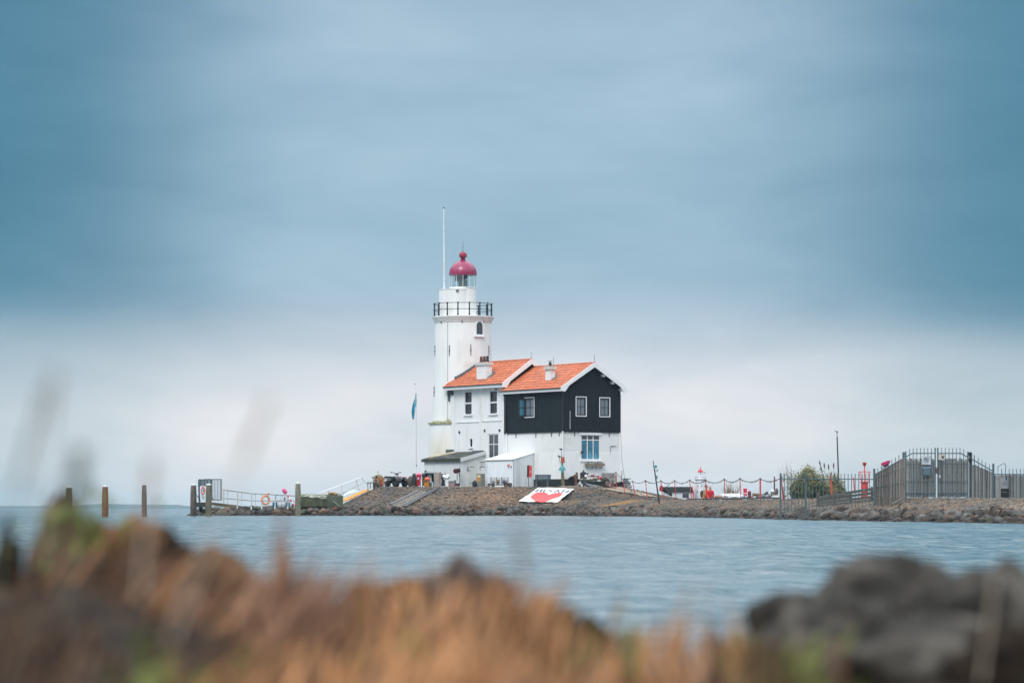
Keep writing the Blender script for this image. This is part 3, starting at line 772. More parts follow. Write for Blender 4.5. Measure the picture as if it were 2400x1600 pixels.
# downpipes, wall anchors, little fittings
m = MB(); m.path([FA.W(-.3,-.02,ze-.2), FA.W(-.10,-.08,ze-.42), FA.W(-.10,-.08,zb)], .045, 8); m.build('downpipe', black_paint, annex, 'black downpipe on the corner of the timber storey')
m = MB(); m.tube(FA.W(-.10,-.08,zb), FA.W(-.10,-.08,.05), .045, n=8); m.build('downpipe', white_paint, annex, 'white downpipe on the corner of the brick storey')
m = MB(); m.path([FA.W(-.3,AL-.25,ze-.2), FA.W(-.12,AL-.3,ze-.45), FA.W(-.12,AL-.3,zb)], .045, 8); m.build('downpipe', black_paint, annex, 'black downpipe at the left end of the timber storey')
m = MB(); m.tube(FA.W(-.07,AL-.3,zb), FA.W(-.07,AL-.3,.05), .045, n=8); m.build('downpipe', white_paint, annex, 'white downpipe at the left end of the brick storey')
for px in (1209.8, 1256.5, 1292.7, 1311):
    a = FA.a_at(px); m = MB(); pbox(m, pl, a-.02, a+.02, zb-.35, zb-.02, -.04, 0); m.build('wall_anchor', iron, annex)
for px in (1346.5, 1427.5):
    u = FA.b_at(px); m = MB(); pbox(m, pg, u-.018, u+.018, zb-.33, zb-.02, -.04, 0); m.build('wall_anchor', iron, annex)
u = FA.b_at(1334); m = MB(); pbox(m, pg2, u-.022, u+.022, FA.z_at(1005.5,.5,0), FA.z_at(962.5,.5,0), -.08, -.04); m.build('cover_strip', M('grey_strip', (.35,.37,.39), .6), annex)
u0, u1 = FA.b_at(1430), FA.b_at(1443); za, zc = FA.z_at(1060,4,0), FA.z_at(1044.5,4,0); m = MB()
pbox(m, pg, u0, u1, zc-.02, zc+.02, -.05, 0); pbox(m, pg, u0, u0+.03, za, zc-.02, -.04, 0); m.build('wall_bracket', M('grey_bracket', (.3,.3,.31), .6), annex)
m = MB(); pts = [FA.W(AW+.08, -.03, z) for z in (ze_w-.2, zb)] + [FA.W(AW+.10,-.05,zb-.6), FA.W(AW+.14,-.08,1.9), FA.W(AW+.32,-.15,.7), FA.W(AW+.40,-.2,.1)]
m.path(pts, .018, 5); m.build('cable', M('grey_cable', (.28,.29,.30), .6), annex)
u = FA.b_at(1363.5); m = MB(); pbox(m, pg, u-.10, u+.02, FA.z_at(1062,2,0), FA.z_at(1057,2,0), -.22, -.03); m.build('wall_lamp', iron, annex)
# chimney on the black annex
def chimney(parent, fr, b0, b1, a0, a1, z0, ztop, cap, name='chimney'):
    m = MB(); pbox(m, lambda u, z, d: fr.W(u, d, z), b0, b1, z0, ztop-.22, a0, a1)
    c = m.build(name, brick_white, parent)
    m = MB(); pbox(m, lambda u, z, d: fr.W(u, d, z), b0-cap, b1+cap, ztop-.22, ztop-.04, a0-cap, a1+cap)
    pbox(m, lambda u, z, d: fr.W(u, d, z), b0-cap*.4, b1+cap*.4, ztop-.04, ztop, a0-cap*.4, a1+cap*.4)
    m.build('chimney_cap', M('chimney_cap', (.55,.53,.50), .8, .2, 5), c)
    return c
ca = 2.25; cbb = .42
ch = chimney(annex, FA, cbb, cbb+.42, ca, ca+.56, ze+slp*.5-.3, FA.z_at(857.5, cbb, ca), .10)
pz = FA.z_at(857.5, cbb, ca); pc = FA.W(cbb+.2, ca+.28, pz)
m = MB(); m.tube(pc, pc+Vector((0,0,.26)), .10, n=12); m.disc(pc+Vector((0,0,.34)), (0,0,1), .15, .03, 14); m.tube(pc+Vector((0,0,.26)), pc+Vector((0,0,.34)), .03); m.build('flue', iron, ch)
m = MB(); m.tube(FA.W(cbb+.35, ca+.1, pz), FA.W(cbb+.35, ca+.1, pz+.62), .012); m.build('lightning_rod', iron, annex)
m = MB()                                       # lead apron beside the chimney
for k in range(4):
    b_ = cbb+.10+k*.11; zk = ze+slp*(b_+.42); m.hexa([FA.W(b_,ca-.34+k*.05,zk+.02),FA.W(b_+.14,ca-.34+k*.05,zk+.10),FA.W(b_+.14,ca+.0,zk+.10),FA.W(b_,ca+.0,zk+.02),FA.W(b_,ca-.34+k*.05,zk+.09),FA.W(b_+.14,ca-.34+k*.05,zk+.19),FA.W(b_+.14,ca,zk+.19),FA.W(b_,ca,zk+.09)])
zk = ze+slp*(cbb+.30); m.hexa([FA.W(cbb-.16,ca-.3,zk-.08),FA.W(cbb-.02,ca-.3,zk+.01),FA.W(cbb-.02,ca+.7,zk+.01),FA.W(cbb-.16,ca+.7,zk-.08),FA.W(cbb-.16,ca-.3,zk-.01),FA.W(cbb-.02,ca-.3,zk+.10),FA.W(cbb-.02,ca+.7,zk+.10),FA.W(cbb-.16,ca+.7,zk-.01)])
m.build('lead_flashing', lead, rfa)

# ------------------------------------------------------------------ white keeper's house
house = thing('keepers_house', 'two-storey white rendered house with orange tiled roof between the lighthouse and the black annex', 'house', FB.o, TH)
HW = 3.95; HL = FB.a_at(1058.7)
hze = FB.z_at(899.5, -.4, 0); hzr = FB.z_at(843.6, HW/2, -.35); hsl = (hzr-hze)/(HW/2+.4)
plb = pfL(FB)
def arect(px0, px1, py0, py1):
    a = sorted((FB.a_at(px0), FB.a_at(px1))); am = sum(a)/2
    return (a[0], a[1], FB.z_at(py1, 0, am), FB.z_at(py0, 0, am))
W1 = arect(1090.2, 1105.3, 919, 970); W2 = arect(1148.6, 1164.7, 917, 968.2); W3 = arect(1101.3, 1107, 1028, 1046.5); W4 = arect(1143.8, 1168, 1016, 1075)
m = MB(); wall(m, plb, 0, HL, 0, hze+.05, [W1, W2, W3, W4], .13)
m.add([FB.W(0,0,0),FB.W(HW,0,0),FB.W(HW,0,hze),FB.W(0,0,hze),FB.W(HW/2,0,hzr-.1),FB.W(0,HL,0),FB.W(HW,HL,0),FB.W(HW,HL,hze),FB.W(0,HL,hze),FB.W(HW/2,HL,hzr-.1)],
      [(0,1,2,3),(3,2,4),(5,8,7,6),(8,9,7),(1,6,7,2)])
m.build('wall', white_wall, house)
m = MB(); m.add([FB.W(-.0,-.02,FB.z_at(921,0,0)),FB.W(HW,-.02,FB.z_at(921,0,0)),FB.W(HW,-.02,hze),FB.W(HW/2,-.02,hzr-.08),FB.W(0,-.02,hze)], [(0,1,2,3,4)]); m.build('gable_boards', black_wood, house)
m = MB()
for px0, px1 in ((1058.7,1067),(1124.5,1128.5),(1178,1183)):
    a = sorted((FB.a_at(px0), FB.a_at(px1))); pbox(m, plb, a[0], a[1], 0, hze-.03, -.07, 0)
m.build('pilaster', white_wall, house)
m = MB(); zs_ = FB.z_at(987, 0, 3)
pbox(m, plb, FB.a_at(1127.5)+.05, FB.a_at(1069)-.0, zs_-.04, zs_+.04, -.045, 0); pbox(m, plb, FB.a_at(1176)+.0, FB.a_at(1130), zs_-.02, zs_+.06, -.045, 0)
m.build('string_course', white_wall, house)
for Wn in (W1, W2):
    w_ = window(house, plb, *Wn, black_paint, glass_dark, 3, 4, .05, .028, sill=.14, d0=.06)
    m = MB(); pbox(m, plb, Wn[0], Wn[1], (Wn[2]+Wn[3])/2-.05, (Wn[2]+Wn[3])/2+.05, .04, .09); m.build('meeting_rail', white_paint, w_)
    m = MB(); pbox(m, plb, Wn[1]+.0, Wn[1]+.07, Wn[2], Wn[3]+.10, -.02, .05); pbox(m, plb, Wn[0]-.10, Wn[1], Wn[3], Wn[3]+.10, -.02, .05); m.build('frame', white_paint, w_)
window(house, plb, *W3, black_paint, glass_dark, 1, 1, .03, sill=.12, d0=.06)
w4 = window(house, plb, *W4, white_paint, glass_dark, 2, 2, .07, .05, transom=FB.z_at(1040.5,0,1), d0=.03)
for px, py in ((1077,1012.8),(1136.2,1008.8),(1171.2,1008.2)):
    a = FB.a_at(px); z = FB.z_at(py,0,a); m = MB(); m.disc(FB.W(-.01,a,z), (cT,sT,0), .10, .05, 14); m.build('vent', iron, house)
m = MB(); a = FB.a_at(1164); m.cbox(FB.W(-.06,a,FB.z_at(912.5,0,a)), .12,.12,.09, Matrix.Rotation(TH,3,'Z')); m.build('alarm_light', red, house)
a0h, a1h = -.36, HL+.42
TC = Vector((-3.51, 229.1, 0))
intower = lambda p: (p.x-TC.x)**2 + (p.y-TC.y)**2 < 1.97**2
rfb = roof(house, FB, HW, a0h, a1h, .42, hze, hzr, ntx=29, nty=9, skip=intower)
barge(house, FB, HW, -.36, .42, hze, hzr, wd=.34)
m = MB(); m.prism([FB.W(-.46,a1h,hze+.07),FB.W(.65,a1h,hze+.07+1.11*hsl),FB.W(.65,a1h,hze-.08+1.11*hsl),FB.W(-.2,a1h,hze-.12),FB.W(-.46,a1h,hze-.17)], Vector((-sT,cT,0))*.05); m.build('bargeboard', white_paint, house)
pe = lambda u, z, d: FB.W(-.42+d, u, z)
m = MB(); pbox(m, pe, a0h, a1h, hze-.22, hze-.03, -.03, .03); m.build('fascia', white_paint, house)
m = MB(); pbox(m, pe, a0h, a1h, hze-.035, hze, -.10, .02); m.build('gutter', MATS['zinc'], house)
m = MB(); m.add([FB.W(-.42,a0h,hze-.14),FB.W(0,a0h,hze-.04),FB.W(0,a1h,hze-.04),FB.W(-.42,a1h,hze-.14)], [(0,1,2,3)]); m.build('soffit', off_white, house)
m = MB(); a = FB.a_at(1058.7); pbox(m, plb, a-.35, a+.35, hze-.55, hze-.24, -.16, .0); pbox(m, plb, a+.25, a+.31, hze-1.0, hze-.55, -.10, -.02); m.build('rain_head', black_paint, house)
m = MB(); m.tube(FB.W(HW/2,-.3,hzr+.05), FB.W(HW/2,-.3,hzr+.55), .012); m.build('lightning_rod', iron, house)
c1 = chimney(house, FB, .11, .58, 2.58, 3.84, hze+hsl*.2, FB.z_at(848, .11, 2.58), .07)
ztp = FB.z_at(848, .11, 2.58)
for k, a in enumerate((2.78, 3.18, 3.58)):
    m = MB(); p = FB.W(.34, a, ztp); m.tube(p, p+Vector((0,0,.42)), .105, .095, n=10); m.tube(p+Vector((0,0,.0)), p+Vector((0,0,.08)), .125, n=10)
    m.build('chimney_pot', M('terracotta_pot', (.12,.035,.022), .8, .3, 6) if k else M('dark_pot', (.03,.025,.025), .7), c1)
m = MB(); p = FB.W(.34, 2.78, ztp+.42); m.disc(p+Vector((0,0,.05)), (0,0,1), .16, .03, 12); m.build('chimney_cowl', off_white, c1)
m = MB()
for k in range(5):
    b_ = .16+k*.12; zk = hze+hsl*(b_+.42); m.hexa([FB.W(b_,2.2+k*.03,zk),FB.W(b_+.13,2.2+k*.03,zk+.09),FB.W(b_+.13,2.58,zk+.09),FB.W(b_,2.58,zk),FB.W(b_,2.2+k*.03,zk+.10),FB.W(b_+.13,2.2+k*.03,zk+.22),FB.W(b_+.13,2.58,zk+.22),FB.W(b_,2.58,zk+.10)])
zk = hze+hsl*.45; m.hexa([FB.W(-.08,2.3,zk-.08),FB.W(.10,2.3,zk+.03),FB.W(.10,4.0,zk+.03),FB.W(-.08,4.0,zk-.08),FB.W(-.08,2.3,zk),FB.W(.10,2.3,zk+.13),FB.W(.10,4.0,zk+.13),FB.W(-.08,4.0,zk)])
m.build('lead_flashing', lead, rfb)
# stepped lead where the roof meets the tower
m = MB(); n = 10
for k in range(n):
    f = k/n; b_ = .35+f*1.45; 
    # point where the slope at this b meets the tower circle (front side)
    c_ = None
    for a in np.arange(4.5, 9, .02):
        p = FB.W(b_, a, 0)
        if (p.x-TC.x)**2+(p.y-TC.y)**2 < 2.02**2: c_ = a; break
    if c_ is None or c_ > a1h: continue
    z = hze+hsl*(b_+.42); 
    m.hexa([FB.W(b_-.09,c_-.22,z-.08),FB.W(b_+.09,c_-.22,z+.05),FB.W(b_+.09,c_+.06,z+.05),FB.W(b_-.09,c_+.06,z-.08),
            FB.W(b_-.09,c_-.18,z+.22),FB.W(b_+.09,c_-.18,z+.24),FB.W(b_+.09,c_+.10,z+.24),FB.W(b_-.09,c_+.10,z+.22)])
m.build('lead_flashing', lead, rfb)

# ------------------------------------------------------------------ lighthouse tower
TY = 229.1; TS = F_PX/TY
lh = thing('lighthouse', 'round white lighthouse tower with iron gallery and crimson domed lantern', 'lighthouse', (TC.x, TC.y, ZG))
tz = lambda py: Zp(py, TY)
tower_white = M('tower_white', (.80,.80,.785), .7, .05, .8, .004, 10, stretch=(1,1,.3), col2=(.68,.67,.62), msc=1.0, mlo=.56, mhi=.9,
                patches=[((-3.3,226.9,8.9),.9,(.60,.50,.38),.9), ((-5.0,227.4,4.1),2.2,(.60,.49,.28),.95), ((-3.0,226.9,10.6),.5,(.56,.50,.42),.95)])
tc0 = (TC.x, TC.y, 0)
m = MB(); m.lathe([(2.50,1.5),(2.45,tz(1060)),(2.38,tz(994.5))], tc0, 64, cap=False); m.build('base', tower_white, lh)
m = MB(); m.lathe([(2.30,tz(994.5)),(2.47,tz(994.5)),(2.50,tz(990.5)),(2.20,tz(989.5))], tc0, 64, cap=False); lg = m.build('ledge', M('mossy_ledge', (.55,.53,.42), .9, .2, 6, col2=(.33,.33,.07), msc=2.5, mlo=.45, mhi=.6), lh)
m = MB(); rg = random.Random(9)
for k in range(260):
    an = rg.uniform(R(205), R(305)); r_ = rg.uniform(2.24,2.44); p = Vector((TC.x+r_*math.cos(an), TC.y+r_*math.sin(an), tz(990))); h = rg.uniform(.05,.22)*(1.5 if an > R(240) else .7)
    q = p+Vector((rg.uniform(-.08,.08), rg.uniform(-.06,.06), h)); x = Vector((.014,.006,0)); m.add([p-x, p+x, q], [(0,1,2)])
m.build('grass_tufts', M('ledge_grass', (.22,.23,.05), .9, .4, 8, col2=(.42,.36,.12), msc=3), lh, kind='stuff')
m = MB(); m.lathe([(2.20,tz(989.6)),(2.05,tz(850)),(2.0,tz(757))], tc0, 64, cap=False); m.build('shaft', tower_white, lh)
m = MB(); m.lathe([(2.0,tz(758)),(2.04,tz(757)),(2.04,tz(755.5)),(2.09,tz(754)),(2.10,tz(751.5)),(2.16,tz(750)),(2.17,tz(748)),(2.22,tz(746.5)),(2.24,tz(744.5)),(2.24,tz(743)),(2.20,tz(742.5)),(1.0,tz(742.2))], tc0, 64, cap=False)
m.build('cornice', M('cornice_white', (.78,.77,.75), .7, .1, 4, col2=(.45,.42,.26), msc=3, mlo=.60, mhi=.75), lh)
# stair house drum and lantern drum
lx = TC.x
m = MB(); m.lathe([(1.06,tz(742.4)),(1.06,tz(680.5)),(1.09,tz(680.3)),(1.09,tz(679)),(0.02,tz(678.6))], (Xp(1064,TY),TC.y-.32,0), 48, cap=False); m.build('stair_house', tower_white, lh)
m = MB(); m.lathe([(.95,tz(742.4)),(.95,tz(676.5)),(.99,tz(676)),(.99,tz(674)),(.60,tz(673.6))], tc0, 48, cap=False); dr = m.build('lantern_drum', tower_white, lh)
sx_ = Xp(1072, TY-1.4); an = math.asin(max(-1,min(1,(sx_-Xp(1064,TY))/1.06))); cp = Vector((Xp(1064,TY)+1.07*math.sin(an), TC.y-.32-1.07*math.cos(an), tz(684.5)))
m = MB(); m.cbox(cp, .19, .05, .17); m.build('vent', M('vent_grey', (.13,.13,.12), .7), lh)
zg0, zg1 = tz(673.6), tz(644)
lantern_glass = bpy.data.materials.new('lantern_glass'); lantern_glass.use_nodes = True; MATS['lantern_glass'] = lantern_glass
t = lantern_glass.node_tree; t.nodes.clear(); tr = t.nodes.new('ShaderNodeBsdfTransparent'); tr.inputs[0].default_value = (.90,.95,.94,1); gs = t.nodes.new('ShaderNodeBsdfGlossy'); gs.inputs['Roughness'].default_value = .03
fr_ = t.nodes.new('ShaderNodeFresnel'); fr_.inputs[0].default_value = 1.45; mxs = t.nodes.new('ShaderNodeMixShader'); oo = t.nodes.new('ShaderNodeOutputMaterial')
mxs.inputs[0].default_value = .07; t.links.new(tr.outputs[0], mxs.inputs[1]); t.links.new(gs.outputs[0], mxs.inputs[2]); t.links.new(mxs.outputs[0], oo.inputs[0])
for k in range(12):
    a0_, a1_ = 2*math.pi*(k+.02)/12, 2*math.pi*(k+.98)/12; r_ = .92
    q = [Vector((TC.x+r_*math.cos(a), TC.y+r_*math.sin(a), 0)) for a in (a0_, a1_)]
    m = MB(); m.add([q[0]+Vector((0,0,zg0)), q[1]+Vector((0,0,zg0)), q[1]+Vector((0,0,zg1)), q[0]+Vector((0,0,zg1))], [(0,1,2,3)]); m.build('lantern_pane', lantern_glass, lh)
    m = MB(); p = Vector((TC.x+.93*math.cos(a0_), TC.y+.93*math.sin(a0_), 0)); m.tube(p+Vector((0,0,zg0)), p+Vector((0,0,zg1)), .018, n=6); m.build('glazing_bar', off_white, lh)
m = MB(); m.lathe([(.11,zg0-.1),(.11,zg0+.02),(.27,zg0+.04),(.30,zg0+.2),(.31,zg0+.38),(.28,zg0+.54),(.1,zg0+.6)], tc0, 20); m.build('lens', M('lens_glass', (.22,.27,.25), .12, .3, 9, spec=1), lh)
m = MB()
for k in range(10):
    a = 2*math.pi*k/10; p = Vector((TC.x+.31*math.cos(a), TC.y+.31*math.sin(a), 0)); m.tube(p+Vector((0,0,zg0+.03)), p+Vector((0,0,zg0+.55)), .013, n=5)
m.build('lens_frame', M('brass_dark', (.10,.11,.09), .5), lh)
m = MB(); m.tube((TC.x+.18,TC.y-.1,zg0+.6), (TC.x+.18,TC.y-.1,zg1), .13, n=12); m.disc((TC.x+.18,TC.y-.1,zg0+.68), (0,0,1), .17, .12, 12); m.build('lamp_housing', black_paint, lh)
m = MB(); m.cbox((TC.x-.28,TC.y+.45,zg1-.22), .62,.02,.42); m.build('blind', M('grey_blind', (.36,.37,.36), .8), lh)
dome = M('crimson_dome', (.27,.008,.065), .32, .15, 5, stretch=(1,1,.3), col2=(.33,.05,.11), msc=1.6, mlo=.55, mhi=.9, coat=.3)
prof = [(.90,zg1),(1.0,zg1-.03),(1.0,zg1+.03)] + [(1.0*math.cos(R(a)), zg1+.03+1.0*math.sin(R(a))) for a in range(6, 84, 6)] + [(.13,tz(610.5))]
m = MB(); m.lathe(prof, tc0, 48); m.build('dome', dome, lh)
zt = tz(611); fin = [(.20,zt),(.20,zt+.05),(.14,zt+.07),(.17,zt+.13),(.15,zt+.2),(.20,zt+.24),(.29,zt+.26),(.30,zt+.30),(.27,zt+.33),(.285,zt+.42),(.24,zt+.54),(.15,zt+.62),(.04,zt+.66)]
m = MB(); m.lathe(fin, tc0, 24); m.build('finial', M('crimson_finial', (.28,.012,.045), .4, .2, 6), lh)
m = MB(); m.tube((TC.x,TC.y,zt+.6), (TC.x,TC.y,tz(565)), .014, .008); m.blob((TC.x,TC.y,tz(581)), (.035,)*3, 1, 1, 0); m.blob((TC.x,TC.y,tz(589.5)), (.05,)*3, 1, 1, 0); m.build('lightning_rod', iron, lh)
# railing
zr0, zr1 = tz(742.3), tz(713.5)+.02
for k in range(16):
    a = R(-90-9+22.5*k); p = Vector((TC.x+2.08*math.cos(a), TC.y+2.08*math.sin(a), 0))
    m = MB(); m.tube(p+Vector((0,0,zr0)), p+Vector((0,0,zr1)), .045, n=8)
    for zz_ in (zr1, (zr0+zr1)/2, zr0+.08): m.blob(p+Vector((0,0,zz_)), (.085,.085,.07), 1, 1, 0)
    m.build('railing_post', iron, lh)
for zz_ in (zr1, (zr0+zr1)/2): 
    m = MB(); m.torus((TC.x,TC.y,zz_), (0,0,1), 2.08, .021, 64, 5); m.build('rail', iron, lh)
# arched window
an = R(36); nv = Vector((math.sin(an), -math.cos(an), 0)); tv = Vector((math.cos(an), math.sin(an), 0))
rw = 2.02; zc0, zc1 = tz(786)-.02, tz(756.5)-.02
def arch(w_, z0_, z1_, off, k=10):
    h = w_; c = TC+nv*(rw+off); pts = [c+tv*(-w_)+Vector((0,0,z0_)), c+tv*w_+Vector((0,0,z0_))]
    for i in range(k+1): a_ = math.pi*i/k; pts.append(c + tv*(w_*math.cos(a_)) + Vector((0,0,z1_-h+h*1.15*math.sin(a_))))
    return pts
m = MB(); m.prism(arch(.38, zc0-.08, zc1+.14, -.2), nv*.235); aw = m.build('arched_window', white_paint, lh)
m = MB(); m.prism(arch(.25, zc0+.02, zc1-.03, -.0), nv*.045); m.build('frame', black_paint, aw)
m = MB(); m.prism(arch(.21, zc0+.06, zc1-.07, .0), nv*.05); m.build('pane', glass_dark, aw)
m = MB(); c = TC+nv*(rw+.055)
m.bar(c+Vector((0,0,zc0+.05)), c+Vector((0,0,zc1-.06)), .025,.015, tuple(nv))
for f in (.3,.6): z = zc0+(zc1-zc0)*f; m.bar(c-tv*.2+Vector((0,0,z)), c+tv*.2+Vector((0,0,z)), .022,.015, (0,0,1))
m.build('glazing_bar', M('grey_glazing', (.10,.12,.13), .5), aw)
m = MB(); m.bar(c-tv*.44+Vector((0,0,zc0-.13))-nv*.05, c+tv*.44+Vector((0,0,zc0-.13))-nv*.05, .2, .09); m.build('sill', white_paint, aw)
# iron wall anchors
def anchor(px, y0, y1, r_):
    s_ = (px-1085)/TS/r_; an = math.asin(max(-.995, min(.995, s_))); Yf = TY - r_*math.cos(an); an = math.asin(max(-.995, min(.995, ((px-1200)/F_PX*Yf-TC.x)/r_)))
    p = Vector((TC.x+(r_+.02)*math.sin(an), TC.y-(r_+.02)*math.cos(an), 0)); m = MB()
    m.tube(p+Vector((0,0,Zp(y1,p.y))), p+Vector((0,0,Zp(y0,p.y))), .026, n=6); m.blob(p+Vector((0,0,Zp((y0+y1)/2+1,p.y))), (.06,.06,.05), 1, 1, 0)
    m.build('wall_anchor', iron, lh)
for px, y0, y1, r_ in ((1034.6,749,758,2.02),(1083.2,748,756,2.02),(1133.3,749.5,757,2.02),(1020,809.5,835,2.03),(1053.5,809,834,2.03),(1103.2,806.5,832.5,2.03),(1145.3,809.5,834,2.03),(1018,905,930,2.13)):
    anchor(px, y0, y1, r_)
m = MB(); pts = []
for py in (757,800,850,900,950,985): 
    r_ = np.interp(py, [757,850,989], [2.0,2.05,2.2])+.02; an = math.asin((1049.5-1085)/TS/r_*.985); pts.append(Vector((TC.x+r_*math.sin(an), TC.y-r_*math.cos(an), tz(py)+.05)))
m.path(pts, .016, 5); m.build('lightning_cable', M('cable_grey', (.34,.35,.35), .7), lh)
# slender flagpole on the stair house
fp = Vector((Xp(1041, TY-.5), TY-.5, 0)); 
m = MB(); m.tube(fp+Vector((0,0,tz(681))), fp+Vector((-.03,0,tz(490))), .055, .03, 10); flp = m.build('mast', M('mast_white', (.8,.8,.8), .4), lh)
m = MB(); m.blob(fp+Vector((-.03,0,tz(489))), (.06,.06,.06), 1, 2, 0); m.build('mast_knob', iron, lh)

# ------------------------------------------------------------------ low shed
sa0 = FB.a_at(1136.7, 0); sb = FB.b_at(1081.6, sa0); sa1 = FB.a_at(994.4, sb)
shed = thing('shed', 'low white boarded lean-to shed with dark mossy roof at the foot of the lighthouse', 'shed', FB.W(sb, sa0, 0), TH)
zs0 = -.0; zlo = FB.z_at(1076, sb, sa0); zhi = FB.z_at(1060.5, 0, sa0)
m = MB()
m.add([FB.W(sb,sa0,-.1),FB.W(-.0,sa0,-.1),FB.W(-.0,sa0,zhi),FB.W(sb,sa0,zlo),FB.W(sb,sa1,-.1),FB.W(-.0,sa1,-.1),FB.W(-.0,sa1,zhi),FB.W(sb,sa1,zlo)], [(0,1,2,3),(4,0,3,7),(5,4,7,6)])
m.build('wall', off_white, shed)
m = MB(); n = 24
for i in range(n):
    a = sa0 + (sa1-sa0)*(i+.03)/n; a2 = sa0 + (sa1-sa0)*(i+.95)/n
    if i > 16 : continue
    pbox(m, lambda u, z, d: FB.W(sb+d, u, z), a, a2, 0, zlo-.02, -.022-rb.uniform(0,.008), 0)
m.build('cladding_boards', off_white, shed, kind='stuff')
a = sa0+(sa1-sa0)*17.1/24; m = MB(); pbox(m, lambda u, z, d: FB.W(sb+d, u, z), a, sa1-.2, .62, zlo-.1, -.03, 0); m.build('wall_panel', off_white, shed)
rsl = (zhi-zlo)/(-sb)
m = MB(); q = [FB.W(sb-.14,sa0-.10,zlo-.14*rsl+.02), FB.W(0,sa0-.10,zhi+.02), FB.W(0,sa1+.1,zhi+.02), FB.W(sb-.14,sa1+.1,zlo-.14*rsl+.02)]
m.hexa([p+Vector((0,0,.0)) for p in q]+[p+Vector((0,0,.09)) for p in q])
srf = m.build('roof', M('mossy_roofing_felt', (.032,.040,.038), .95, .35, 5, .01, 25, col2=(.12,.115,.08), msc=1.8, mlo=.5, mhi=.68), shed)
m = MB(); pbox(m, lambda u, z, d: FB.W(sb-.17+d, u, z), sa0-.1, sa1+.1, zlo-.2*rsl-.08, zlo+.03, -.03, .03); m.build('gutter', M('mossy_gutter', (.035,.04,.025), .9, .4, 8), srf)
m = MB(); m.prism([FB.W(sb-.14,sa0-.11,zlo-.14*rsl+.13),FB.W(-.0,sa0-.11,zhi+.13),FB.W(.0,sa0-.11,zhi-.12),FB.W(sb-.14,sa0-.11,zlo-.14*rsl-.14)], Vector((sT,-cT,0))*.035); m.build('bargeboard', off_white, shed)
m = MB(); p = FB.W(-.95, sa1+.05, 0); m.hexa([FB.W(sb+.35,sa1-.3,zlo+.32*rsl+.10),FB.W(-.3,sa1-1.7,zhi-.25*rsl+.12),FB.W(-.3,sa1-1.4,zhi-.25*rsl+.12),FB.W(sb+.35,sa1+.0,zlo+.32*rsl+.10),FB.W(sb+.35,sa1-.3,zlo+.32*rsl+.20),FB.W(-.3,sa1-1.7,zhi-.25*rsl+.2),FB.W(-.3,sa1-1.4,zhi-.25*rsl+.2),FB.W(sb+.35,sa1+.0,zlo+.32*rsl+.2)])
m.build('verge_flashing', M('yellowed_white', (.62,.55,.38), .8, .3, 4), srf)
m = MB(); pbox(m, plb, sa0+.1, sa0+1.2, zhi+.02, zhi+.16, -.30, -.02); pbox(m, plb, sa1-1.0, sa1-.55, zhi-.0, zhi+.28, -.5, -.1); m.build('roof_upstand', lead, srf)
# door in the end wall
du0, du1 = FB.b_at(1097, sa0), FB.b_at(1118.5, sa0); pe2 = lambda u, z, d: FB.W(u, sa0+d, z)
dz1 = FB.z_at(1082, -1, sa0)
m = MB(); pbox(m, pe2, du0, du1, .05, dz1, -.035, 0); dr_ = m.build('door', M('door_offwhite', (.62,.63,.61), .6, .05, 3), shed)
m = MB()
for z in (.35, dz1-.35): pbox(m, pe2, du0+.1, du0+.5, z, z+.025, -.05, -.035)
pbox(m, pe2, du0-.10, du0+.12, dz1-.62, dz1-.59, -.06, -.035); pbox(m, pe2, du0-.05, du0-.03, dz1-.62, dz1-.35, -.05, -.01); m.build('hinge', iron, dr_)
m = MB(); pbox(m, pe2, du0-.28, FB.b_at(1130,sa0), -.05, .05, -.05, 0); m.build('threshold', iron, shed)

# ------------------------------------------------------------------ white corrugated container
ka1 = FB.a_at(1252.6, 0); kb = FB.b_at(1203.3, ka1); ka2 = FB.a_at(1136.7, kb)
cont = thing('storage_container', 'white corrugated metal store with sloping roof standing against the brick wall', 'container', FB.W(kb, ka1, 0), TH)
klo = FB.z_at(1076.5, kb, ka1); khi = FB.z_at(1061.5, 0, ka1)
m = MB()
def corr(p0, p1, zfn, nrm, n, dep=.03):
    vs = []; fs_ = []; k = 0
    for i in range(n):
        for f, dd_ in ((0,0),(.62,0),(.70,-dep),(.92,-dep)):
            t_ = (i+f)/n; p = p0.lerp(p1, t_)+nrm*(dep+dd_); vs += [Vector((p.x,p.y,FB.o.z-.08)), Vector((p.x,p.y,FB.o.z+zfn(t_)))]; k += 1
    for i in range(k-1): fs_.append((2*i,2*i+2,2*i+3,2*i+1))
    m.add(vs, fs_)
corr(FB.W(kb,ka2,0), FB.W(kb,ka1,0), lambda t_: klo, Vector((-cT,-sT,0)), 12)
m.build('corrugated_wall', M('container_white', (.79,.81,.83), .5, .06, 3, stretch=(1,1,.2)), cont)
m = MB(); corr(FB.W(kb,ka1,0), FB.W(-.03,ka1,0), lambda t_: klo+(khi-klo)*t_, Vector((sT,-cT,0)), 9, .018)
m.build('end_wall', M('container_end_shaded', (.68,.71,.73), .55, .12, 3, stretch=(1,1,.15), col2=(.40,.43,.45), msc=1.5, mlo=.5, mhi=.8), cont)  # shade of the end face put into a darker white, with grey streaks
m = MB(); m.add([FB.W(-.03,ka2,-.1),FB.W(kb,ka2,-.1),FB.W(kb,ka2,klo),FB.W(-.03,ka2,khi)], [(0,1,2,3)]); m.build('far_end_wall', MATS['container_white'], cont)
m = MB(); q = [FB.W(kb-.06,ka1-.05,klo-.02),FB.W(-.02,ka1-.05,khi),FB.W(-.02,ka2+.05,khi),FB.W(kb-.06,ka2+.05,klo-.02)]; m.hexa(q+[p+Vector((0,0,.05)) for p in q]); m.build('roof', white_paint, cont)
